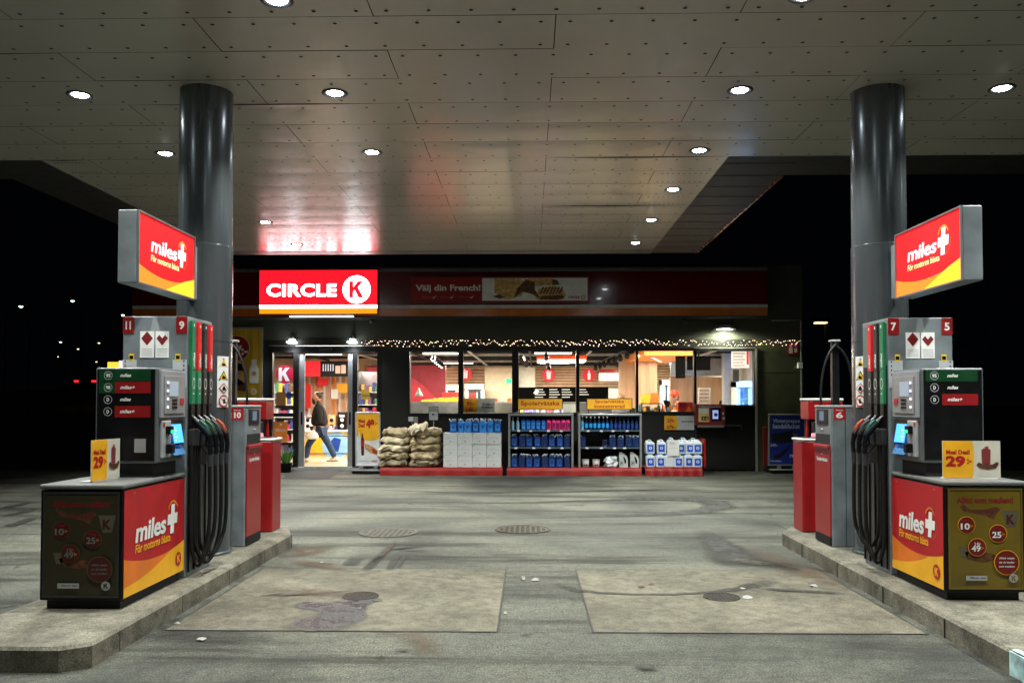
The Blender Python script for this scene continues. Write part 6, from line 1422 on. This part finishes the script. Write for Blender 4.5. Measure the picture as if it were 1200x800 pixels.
# plant by the door
px_, _ = at(335, 548, 18.4); t = thing('potted_plant', 'green potted plant left of the sliding door', 'plant', (px_, 18.4, .002)); m = MB(); m.lathe([(0, 0), (.11, 0), (.14, .20), (.15, .21), (.12, .20)], (px_, 18.4, .002), BLACK, 16); m.build('pot', t)
GL = [mat('leaf_green_a', (.07, .20, .03), .5), mat('leaf_green_b', (.12, .28, .05), .5), mat('leaf_green_c', (.04, .12, .02), .5)]; m = MB(); r_ = random.Random(8)
for i in range(90):
    a = r_.uniform(0, 6.28); l = r_.uniform(.18, .34); sp_ = r_.uniform(.02, .15); bx_, by_ = px_+.07*math.cos(a), 18.4+.07*math.sin(a); tip = Vector((px_+(.07+sp_)*math.cos(a), 18.4+(.07+sp_)*math.sin(a), .2+l)); b0 = Vector((bx_, by_, .19)); sd = Vector((-math.sin(a), math.cos(a), 0))*.011; md = b0.lerp(tip, .55)+Vector((0, 0, .03))
    m.add([b0-sd, b0+sd, md+sd*1.3, md-sd*1.3, tip], [(0, 1, 2, 3), (3, 2, 4)], r_.choice(GL))
for i in range(5):
    a = r_.uniform(0, 6.28); m.lathe([(.0, -.012), (.012, 0), (.0, .012)], (px_+.1*math.cos(a), 18.36+.08*math.sin(a), .42+.06*r_.random()), WHITE, 6)
m.build('foliage', t)

# ------------------------------------------------------------------ people
def skin(name, verts, edges, mat_, parent=None, loc=None, sub=2, extra=None, **tg):
    """verts: (x,y,z,r[,ry])"""
    me = bpy.data.meshes.new('s'); me.from_pydata([v[:3] for v in verts], edges, []); o = bpy.data.objects.new('s', me); COL.objects.link(o)
    o.modifiers.new('k', 'SKIN').use_smooth_shade = True
    for i, v in enumerate(verts):
        d = me.skin_vertices[0].data[i]; d.radius = (v[3], v[4] if len(v) > 4 else v[3]); d.use_root = (i == 0)
    s_ = o.modifiers.new('b', 'SUBSURF'); s_.levels = s_.render_levels = sub
    dg = bpy.context.evaluated_depsgraph_get(); dg.update(); em = bpy.data.meshes.new_from_object(o.evaluated_get(dg))
    mb = MB(); mb.add([v.co.copy() for v in em.vertices], [list(p_.vertices) for p_ in em.polygons], mat_, True)
    bpy.data.objects.remove(o); bpy.data.meshes.remove(me); bpy.data.meshes.remove(em)
    if extra: extra(mb)
    return mb.build(name, parent, loc, **tg)
SKIN = mat('skin_tone', (.50, .26, .17), .5, var=.06); HOOD = mat('black_hoodie_cloth', (.006, .005, .005), .85, bump=.3, bscale=25, var=.3); DENIM = mat('blue_denim', (.022, .052, .12), .8, var=.35, vscale=12); HAIR = mat('dark_brown_hair', (.025, .014, .009), .6, var=.4, vscale=60); SHOE = mat('pale_shoe', (.6, .55, .45), .6)
def headgeo(mb, c, d, r, T=None):
    """head ellipsoid with brow, nose, chin; d = facing (unit, horizontal)"""
    d = Vector(d).normalized(); side = Vector((-d.y, d.x, 0)); up = Vector((0, 0, 1)); nu, nv = 24, 18; vs = []
    for j in range(nv+1):
        ph = -math.pi/2+math.pi*j/nv
        for i in range(nu):
            th = 2*math.pi*i/nu; f, s_, u = math.cos(ph)*math.cos(th), math.cos(ph)*math.sin(th), math.sin(ph)
            F_ = f*.92; S_ = s_*.74; U_ = u*1.12
            if u < 0: F_ += .10*(-u) if f > 0 else -.06*(-u)*f; S_ *= 1-.28*(-u)
            if f > .85 and -.35 < u < .12: F_ += .20*(1-abs(s_)*3.2 if abs(s_) < .3 else 0)*(1-abs(u+.15)*2.5 if abs(u+.15) < .4 else 0)
            if f > .7 and .1 < u < .25: F_ += .03
            if f > .6 and .0 < u < .14 and .2 < abs(s_) < .45: F_ -= .05
            if f > .8 and -.75 < u < -.6: F_ += .05
            vs.append(Vector(c)+(d*F_+side*S_+up*U_)*r)
    mb.add(vs, [(j*nu+i, j*nu+(i+1) % nu, (j+1)*nu+(i+1) % nu, (j+1)*nu+i) for j in range(nv) for i in range(nu)], SKIN, True)
    for sg_ in (-1, 1):
        mb.lathe([(0, .012), (.016, .006), (.028, 0), (.016, -.006), (0, -.012)], Vector(c)+side*sg_*r*.76-d*r*.05, SKIN, 10, 'x', None)
        e0 = Vector(c)+(d*.80+side*sg_*.33+up*.08)*r; mb.tube([e0, e0+d*.012*1], [.013, .009], BLACK, 8)
    m0 = Vector(c)+(d*.93-up*.50)*r; mb.tube([m0-side*.025, m0+side*.025], .006, mat('lip', (.35, .10, .08), .5), 6)
def hand(mb, w0, dirv, bend, sidev, s=1.):
    """palm and five curled fingers, as tapering chains rooted in the palm"""
    w0, d, b, sd = Vector(w0), Vector(dirv).normalized(), Vector(bend).normalized(), Vector(sidev).normalized()
    mb.tube([w0, w0+d*.045*s, w0+d*.085*s], [.026*s, .036*s, .030*s], SKIN, 10)
    for k, (o_, L) in enumerate(((-.027, .062), (-.009, .072), (.009, .068), (.026, .052))):
        r0 = w0+d*.075*s+sd*o_*s; mb.tube([r0, r0+d*L*.42*s+b*.008*s, r0+(d*L*.62+b*L*.38)*s, r0+(d*L*.55+b*L*.72)*s], [.0095*s, .009*s, .008*s, .006*s], SKIN, 6)
    r0 = w0+d*.02*s-sd*.025*s; mb.tube([r0, r0+(d*.025-sd*.03)*s, r0+(d*.055-sd*.028+b*.02)*s], [.012*s, .0105*s, .008*s], SKIN, 6)
# walking man: faces -x, at y 20.6
PYm = 20.6; hx = X_(377, PYm); K = 1.0
def M_(px, py, dy=0.): x, z = at(px, py, PYm); return Vector((x, PYm+dy, z))
FZ = .08
pel = M_(374, 503); ch_ = M_(374.5, 484); nk = M_(373.5, 474); hd_ = M_(371.5, 465.4)
kn1 = M_(362.5, 521, -.09); an1 = M_(358.5, 539, -.09); kn2 = M_(384.5, 521, .09); an2 = M_(391.5, 537, .09)
an1.z = FZ+.09; an2.z = FZ+.10
hip1 = pel+Vector((-.02, -.09, -.03)); hip2 = pel+Vector((.02, .09, -.03))
sh1 = M_(376, 478, -.19); el1 = M_(378, 492, -.24); wr1 = M_(371.5, 499.5, -.20)
sh2 = M_(373.5, 478, .19); el2 = M_(367, 490, .24); wr2 = M_(363, 489, .12)
man = thing('person', 'bearded man in black hoodie and jeans walking left in the doorway', 'person', (hx, PYm, FZ))
bv = [(*pel, .13, .15), (*pel.lerp(ch_, .5), .13, .15), (*ch_, .13, .17), (*nk, .06), (*hd_.lerp(nk, .5), .055),
      (*hip1, .085), (*kn1, .058), (*an1, .042), (*(an1+Vector((-.17, 0, -.045))), .032), (*hip2, .085), (*kn2, .058), (*an2, .042), (*(an2+Vector((-.13, 0, -.06))), .032),
      (*sh1, .06), (*el1, .042), (*wr1, .028), (*sh2, .06), (*el2, .042), (*wr2, .028)]
be_ = [(0, 1), (1, 2), (2, 3), (3, 4), (0, 5), (5, 6), (6, 7), (7, 8), (0, 9), (9, 10), (10, 11), (11, 12), (2, 13), (13, 14), (14, 15), (2, 16), (16, 17), (17, 18)]
def ex(mb):
    headgeo(mb, hd_+Vector((0, 0, .01)), (-1, 0, -.1), .115)
    hand(mb, wr1, (-.3, 0, -1), (-1, .2, 0), (0, 1, 0)); hand(mb, wr2, (-1, -.1, .1), (0, -1, -.3), (0, 0, 1))
skin('body', bv, be_, SKIN, man, extra=ex)
g_ = 1.12
hv = [(*pel+Vector((0, 0, .05)), .215, .22), (*pel.lerp(ch_, .55), .215, .22), (*(ch_+Vector((0, 0, .0))), .21, .23), (*(nk+Vector((.01, 0, .035))), .088), (*sh1, .10), (*el1, .08), (*(wr1.lerp(el1, .12)), .045), (*sh2, .10), (*el2, .08), (*(wr2.lerp(el2, .12)), .045), (*(nk+Vector((.07, 0, -.03))), .06)]
skin('hoodie', hv, [(0, 1), (1, 2), (2, 3), (2, 4), (4, 5), (5, 6), (2, 7), (7, 8), (8, 9), (3, 10)], HOOD, man)
jv = [(*pel+Vector((0, 0, .03)), .15, .17), (*hip1, .11), (*kn1, .082), (*(an1+Vector((.02, 0, .0))), .075), (*hip2, .11), (*kn2, .082), (*(an2+Vector((.0, 0, .0))), .075)]
skin('jeans', jv, [(0, 1), (1, 2), (2, 3), (0, 4), (4, 5), (5, 6)], DENIM, man)
for a_ in (an1, an2):
    d_ = -1; m = MB(); vs = []
    for (u, ww, h) in ((.09, .035, .07), (.04, .045, .10), (-.06, .045, .085), (-.14, .05, .05), (-.20, .035, .03)):
        vs += [(a_.x+u, a_.y-ww, FZ), (a_.x+u, a_.y+ww, FZ), (a_.x+u, a_.y+ww*.7, FZ+h), (a_.x+u, a_.y-ww*.7, FZ+h)]
    fs = [(3, 2, 1, 0), (16, 17, 18, 19)]
    for k in range(4):
        for q_ in range(4): fs.append((4*k+q_, 4*k+(q_+1) % 4, 4*k+4+(q_+1) % 4, 4*k+4+q_))
    m.add(vs, fs, SHOE, True); m.build('shoe', man)
m = MB(); c = hd_+Vector((.034, 0, .035)); m.lathe([(.0, -.07), (.065, -.06), (.088, .0), (.084, .05), (.055, .09), (0, .105)], c, HAIR, 20, sx=1.12, sy=.95); m.lathe([(0, -.03), (.03, -.015), (.035, .01), (.02, .035), (0, .04)], c+Vector((.095, 0, .07)), HAIR, 12); m.build('hair', man)
m = MB(); c = hd_+Vector((-.072, 0, -.075)); m.lathe([(0, -.10), (.03, -.085), (.05, -.03), (.06, .02), (.05, .045), (0, .05)], c, HAIR, 16, sx=.9, sy=1.0); m.build('beard', man)
m = MB(); c = wr1+Vector((-.03, -.02, -.08)); vs = []; n = 16
for j, (r, z) in enumerate(((.02, .02), (.05, -.02), (.12, -.09), (.17, -.17), (.15, -.215), (.02, -.22))):
    for i in range(n):
        a = 2*math.pi*i/n; rr_ = r*(1+.10*math.sin(3*a+j)); vs.append(c+Vector((rr_*math.cos(a)*.95-.01*j, rr_*.5*math.sin(a), z)))
m.add(vs, [(j*n+i, j*n+(i+1) % n, (j+1)*n+(i+1) % n, (j+1)*n+i) for j in range(5) for i in range(n)], mat('white_bag', (.8, .76, .7), .5), True); m.build('carrier_bag', label='crumpled white carrier bag hanging from the hand of the walking man', cat='bag')
m = MB(); c = wr2+Vector((-.10, 0, .02)); m.lathe([(.028, -.05), (.036, .06), (0, .06)], c, mat('blue_red_cup', (.2, .25, .6), .4), 12); m.build('drink_cup', label='small cup held in front by the walking man', cat='cup')
m = MB(); c = M_(379.5, 485, -.212); p = Print(M_(377.6, 488.5, -.228), (1, 0, 0), (0, 0, 1), .08, .14); p.text('2', .1, .1, .9, .9, LGREY, .05); p.build('hoodie_print', man)

# cashier behind the counter
PC = 20.6; cx_, cz_ = at(790.5, 464, PC)
H0 = Vector((cx_, PC, cz_)); csh = thing('person', 'cashier in a red cap and black shirt bending over the checkout', 'person', (cx_+.1, PC, FLZ))
tx = cx_+.10; nk2 = Vector((tx-.03, PC+.02, cz_-.17)); ch2 = Vector((tx+.03, PC+.05, cz_-.36)); pl2 = Vector((tx+.08, PC+.12, .95))
cv = [(*pl2, .14), (*ch2, .14, .16), (*nk2, .055), (*(H0+Vector((.01, .01, -.09))), .05), (*(ch2+Vector((-.19, -.02, .08))), .055), (*(ch2+Vector((-.27, -.14, -.12))), .04), (*(ch2+Vector((-.24, -.34, -.16))), .028), (*(ch2+Vector((.19, -.02, .08))), .055), (*(ch2+Vector((.24, -.14, -.14))), .04), (*(ch2+Vector((.06, -.34, -.18))), .028),
      (pl2.x-.09, pl2.y, .85, .09), (pl2.x-.10, pl2.y, .50, .06), (pl2.x-.10, pl2.y, FLZ+.08, .045), (pl2.x+.09, pl2.y, .85, .09), (pl2.x+.10, pl2.y, .50, .06), (pl2.x+.10, pl2.y, FLZ+.08, .045)]
ce = [(0, 1), (1, 2), (2, 3), (1, 4), (4, 5), (5, 6), (1, 7), (7, 8), (8, 9), (0, 10), (10, 11), (11, 12), (0, 13), (13, 14), (14, 15)]
def ex2(mb):
    headgeo(mb, H0+Vector((0, 0, -.02)), (-.6, -.8, 0), .112); hand(mb, cv[6][:3], (.1, -1, -.1), (0, 0, -1), (1, 0, 0)); hand(mb, cv[9][:3], (-.2, -1, -.1), (0, 0, -1), (1, 0, 0))
skin('body', cv, ce, SKIN, csh, extra=ex2)
sv = [(pl2.x, pl2.y, pl2.z, .17, .16), (*ch2, .165, .17), (*(nk2+Vector((0, 0, -.03))), .075)]+[(*v[:3], r) for v, r in zip(cv[4:6]+[cv[6]], (.085, .06, .04))]+[(*v[:3], r) for v, r in zip(cv[7:9]+[cv[9]], (.085, .06, .04))]
skin('shirt', sv, [(0, 1), (1, 2), (1, 3), (3, 4), (4, 5), (1, 6), (6, 7), (7, 8)], mat('dark_shirt', (.03, .03, .045), .8), csh)
tv = [(pl2.x, pl2.y, .93, .15), (*cv[10][:3], .11), (*cv[11][:3], .085), (cv[12][0], cv[12][1], FLZ+.1, .07), (*cv[13][:3], .11), (*cv[14][:3], .085), (cv[15][0], cv[15][1], FLZ+.1, .07)]
skin('trousers', tv, [(0, 1), (1, 2), (2, 3), (0, 4), (4, 5), (5, 6)], HOOD, csh)
m = MB(); c = H0+Vector((0, 0, .045)); CAP = mat('red_orange_cap', (.85, .05, .02), .6); m.lathe([(.104, -.03), (.108, .0), (.10, .05), (.06, .09), (0, .10)], c, CAP, 20); d_ = Vector((-.6, -.8, 0)); sd = Vector((.8, -.6, 0))
m.add([c+sd*.085-Vector((0, 0, .02))+d_*.06, c+sd*.06+d_*.19-Vector((0, 0, .045)), c-sd*.06+d_*.19-Vector((0, 0, .045)), c-sd*.085-Vector((0, 0, .02))+d_*.06, c+d_*.08+Vector((0, 0, -.005))], [(0, 1, 4), (1, 2, 4), (2, 3, 4), (0, 4, 3, 2, 1)], CAP); m.build('cap', csh)
m = MB(); m.lathe([(.0, -.13), (.05, -.12), (.075, -.04), (.08, .01)], H0+Vector((.045, .06, .0)), mat('reddish_hair', (.12, .05, .02), .6), 14); m.build('hair', csh)
# customer's head just visible above the counter (fourth window)
hx3, hz3 = at(728.5, 463.5, 21.5); H3 = Vector((hx3, 21.6, hz3-.07)); c3 = thing('person', 'customer whose brown hair shows above the right header sign', 'person', (hx3, 21.6, FLZ))
dv = [(hx3, 21.6, .98, .14), (hx3, 21.6, H3.z-.38, .15, .13), (hx3, 21.6, H3.z-.17, .055), (hx3, 21.6, H3.z-.08, .05), (hx3-.19, 21.6, H3.z-.28, .055), (hx3-.24, 21.58, 1.0, .04), (hx3-.22, 21.5, .8, .028), (hx3+.19, 21.6, H3.z-.28, .055), (hx3+.24, 21.58, 1.0, .04), (hx3+.22, 21.5, .8, .028), (hx3-.09, 21.6, .85, .09), (hx3-.1, 21.6, .5, .06), (hx3-.1, 21.6, FLZ+.06, .045), (hx3+.09, 21.6, .85, .09), (hx3+.1, 21.6, .5, .06), (hx3+.1, 21.6, FLZ+.06, .045)]
skin('body', dv, ce, mat('grey_clothing', (.10, .10, .12), .8), c3, extra=lambda mb: (headgeo(mb, H3, (.2, 1, 0), .11), hand(mb, dv[6][:3], (0, -.1, -1), (0, 1, 0), (1, 0, 0)), hand(mb, dv[9][:3], (0, -.1, -1), (0, 1, 0), (1, 0, 0))))
m = MB(); m.lathe([(.06, -.10), (.095, -.05), (.105, .01), (.09, .07), (.05, .11), (0, .125)], H3+Vector((0, -.01, 0)), mat('mid_brown_hair', (.22, .11, .05), .6), 18); m.build('hair', c3)

# ------------------------------------------------------------------ dark surroundings, left
BANK = mat('dark_grass_bank', (.02, .025, .012), .9, var=.4, vscale=.5)
m = MB(); nx, ny = 24, 12; vs = []
for j in range(ny+1):
    for i in range(nx+1):
        x = -170+i*155/nx; y = 45+j*14; h = 5.5*(1-math.exp(-j*.35))*(.6+.4*noise.noise(Vector((x*.03, y*.03, 0)))) * min(1, max(0, (-12-x)/25))
        vs.append((x, y, h-.02))
m.add(vs, [(j*(nx+1)+i, j*(nx+1)+i+1, (j+1)*(nx+1)+i+1, (j+1)*(nx+1)+i) for j in range(ny) for i in range(nx)], BANK, True); m.build('hill', loc=(-90, 100, 0), kind='structure')
LP = [glow('street_lamp_green_white', (.7, 1, .75), 5), glow('street_lamp_warm', (1, .85, .5), 3)]
def slamp(px, py, Y, k, label, r=.16, pole=False):
    x, z = at(px, py, Y); t = thing('street_lamp', label, 'street lamp', (x, Y, 0), 'distant street lamps in the dark on the left'); m = MB(); m.tube([(x+.6, Y, 0), (x+.6, Y, z-.3), (x+.55, Y, z+.12), (x, Y, z+.18)], [.05, .04, .03, .03], mat('unlit_pole', (.004, .004, .004), .9), 6); m.build('pole', t)
    m = MB(); m.lathe([(0, .10), (r*2.2, .08), (r*2.4, .05)], (x, Y, z), BLACKM, 10); m.build('head', t); m = MB(); m.lathe([(r*2.2, .045), (r*1.6, -.03), (0, -.06)], (x, Y, z), LP[k], 12); m.build('lens', t)
for i, (px, py, Y, k, r, lb) in enumerate(((24.5, 359.5, 55, 0, .10, 'brightest distant street lamp at the far left'), (85, 353, 55, 0, .085, 'distant street lamp highest of the group, left of the box sign'), (71, 401, 90, 0, .10, 'small distant lamp above the red tail lights, left one of the upper trio'), (91.5, 409, 95, 1, .09, 'small warm distant lamp between two others in the upper trio'), (116, 402, 90, 1, .09, 'small warm distant lamp at the right of the upper trio'), (68, 418, 110, 1, .06, 'faintest low distant lamp at the left of the group'), (113, 424, 110, 1, .09, 'low distant lamp just above the left price display'), (144, 369.5, 60, 0, .08, 'distant lamp seen at the corner above the number 11'))): slamp(px, py, Y, k, lb, r*.6)
x, z = at(7, 376, 40); t = thing('flagpole', 'faint grey pole in the dark at the far left', 'pole', (x, 40, 0)); m = MB(); m.tube([(x, 40, 0), (x, 40, z+.45)], [.06, .05], LGREY, 8); m.build('pole', t); m = MB(); m.lathe([(0, -.04), (.07, 0), (0, .06)], (x, 40, z+.5), LGREY, 10); m.build('finial', t)
# car far left with tail lights
cxx, czz = at(100, 446.5, 62); zg = czz-.85; t = thing('parked_car', 'distant dark car with two red tail lights on the rise at the left', 'car', (cxx, 62, zg)); m = MB()
prof = [(-2.1, .35), (-2.15, .75), (-1.9, .95), (-1.2, 1.0), (-.7, 1.42), (.7, 1.45), (1.35, 1.0), (2.1, .85), (2.15, .4)]
m.prism([(a, b) for a, b in prof], (cxx-.85, 62+2.1, zg), (0, 1, 0), (0, 0, 1), 1.7, mat('dark_car_paint', (.01, .01, .012), .3, coat=.5)); m.build('body', t)
for sx in (-1, 1):
    m = MB(); m.box(cxx+sx*.65-.16, cxx+sx*.65+.16, 61.93, 61.98, zg+.78, zg+.92, glow('tail_light', (1, .02, .02), 2)); m.build('tail_light', t)
    for yy in (62.7, 65.3): m = MB(); m.lathe([(0, -.1), (.32, -.1), (.32, .1), (0, .1)], (cxx+sx*.78, yy, zg+.32), BLACKM, 16, 'x'); m.build('wheel', t)
x0, z0 = at(126, 432, 70); x1, z1 = at(147, 424, 70); t = thing('billboard', 'distant lit yellow and white sign peeking over the left price display', 'sign', ((x0+x1)/2, 70, 0)); m = MB(); m.box(x0, (x0+x1)/2+.2, 70, 70.2, z0, z1, glow('far_yellow', (1, .65, .05), 1.3)); m.box((x0+x1)/2+.2, x1, 70, 70.2, z0-.1, z1+.1, glow('far_white', (1, .9, .85), 1.2)); m.build('panel', t); m = MB(); m.box(x0+.3, x0+.45, 70.05, 70.15, 0, z0, BLACKM); m.box(x1-.45, x1-.3, 70.05, 70.15, 0, z0-.1, BLACKM); m.build('post', t)
# dark neighbour building behind the entrance side (dim)
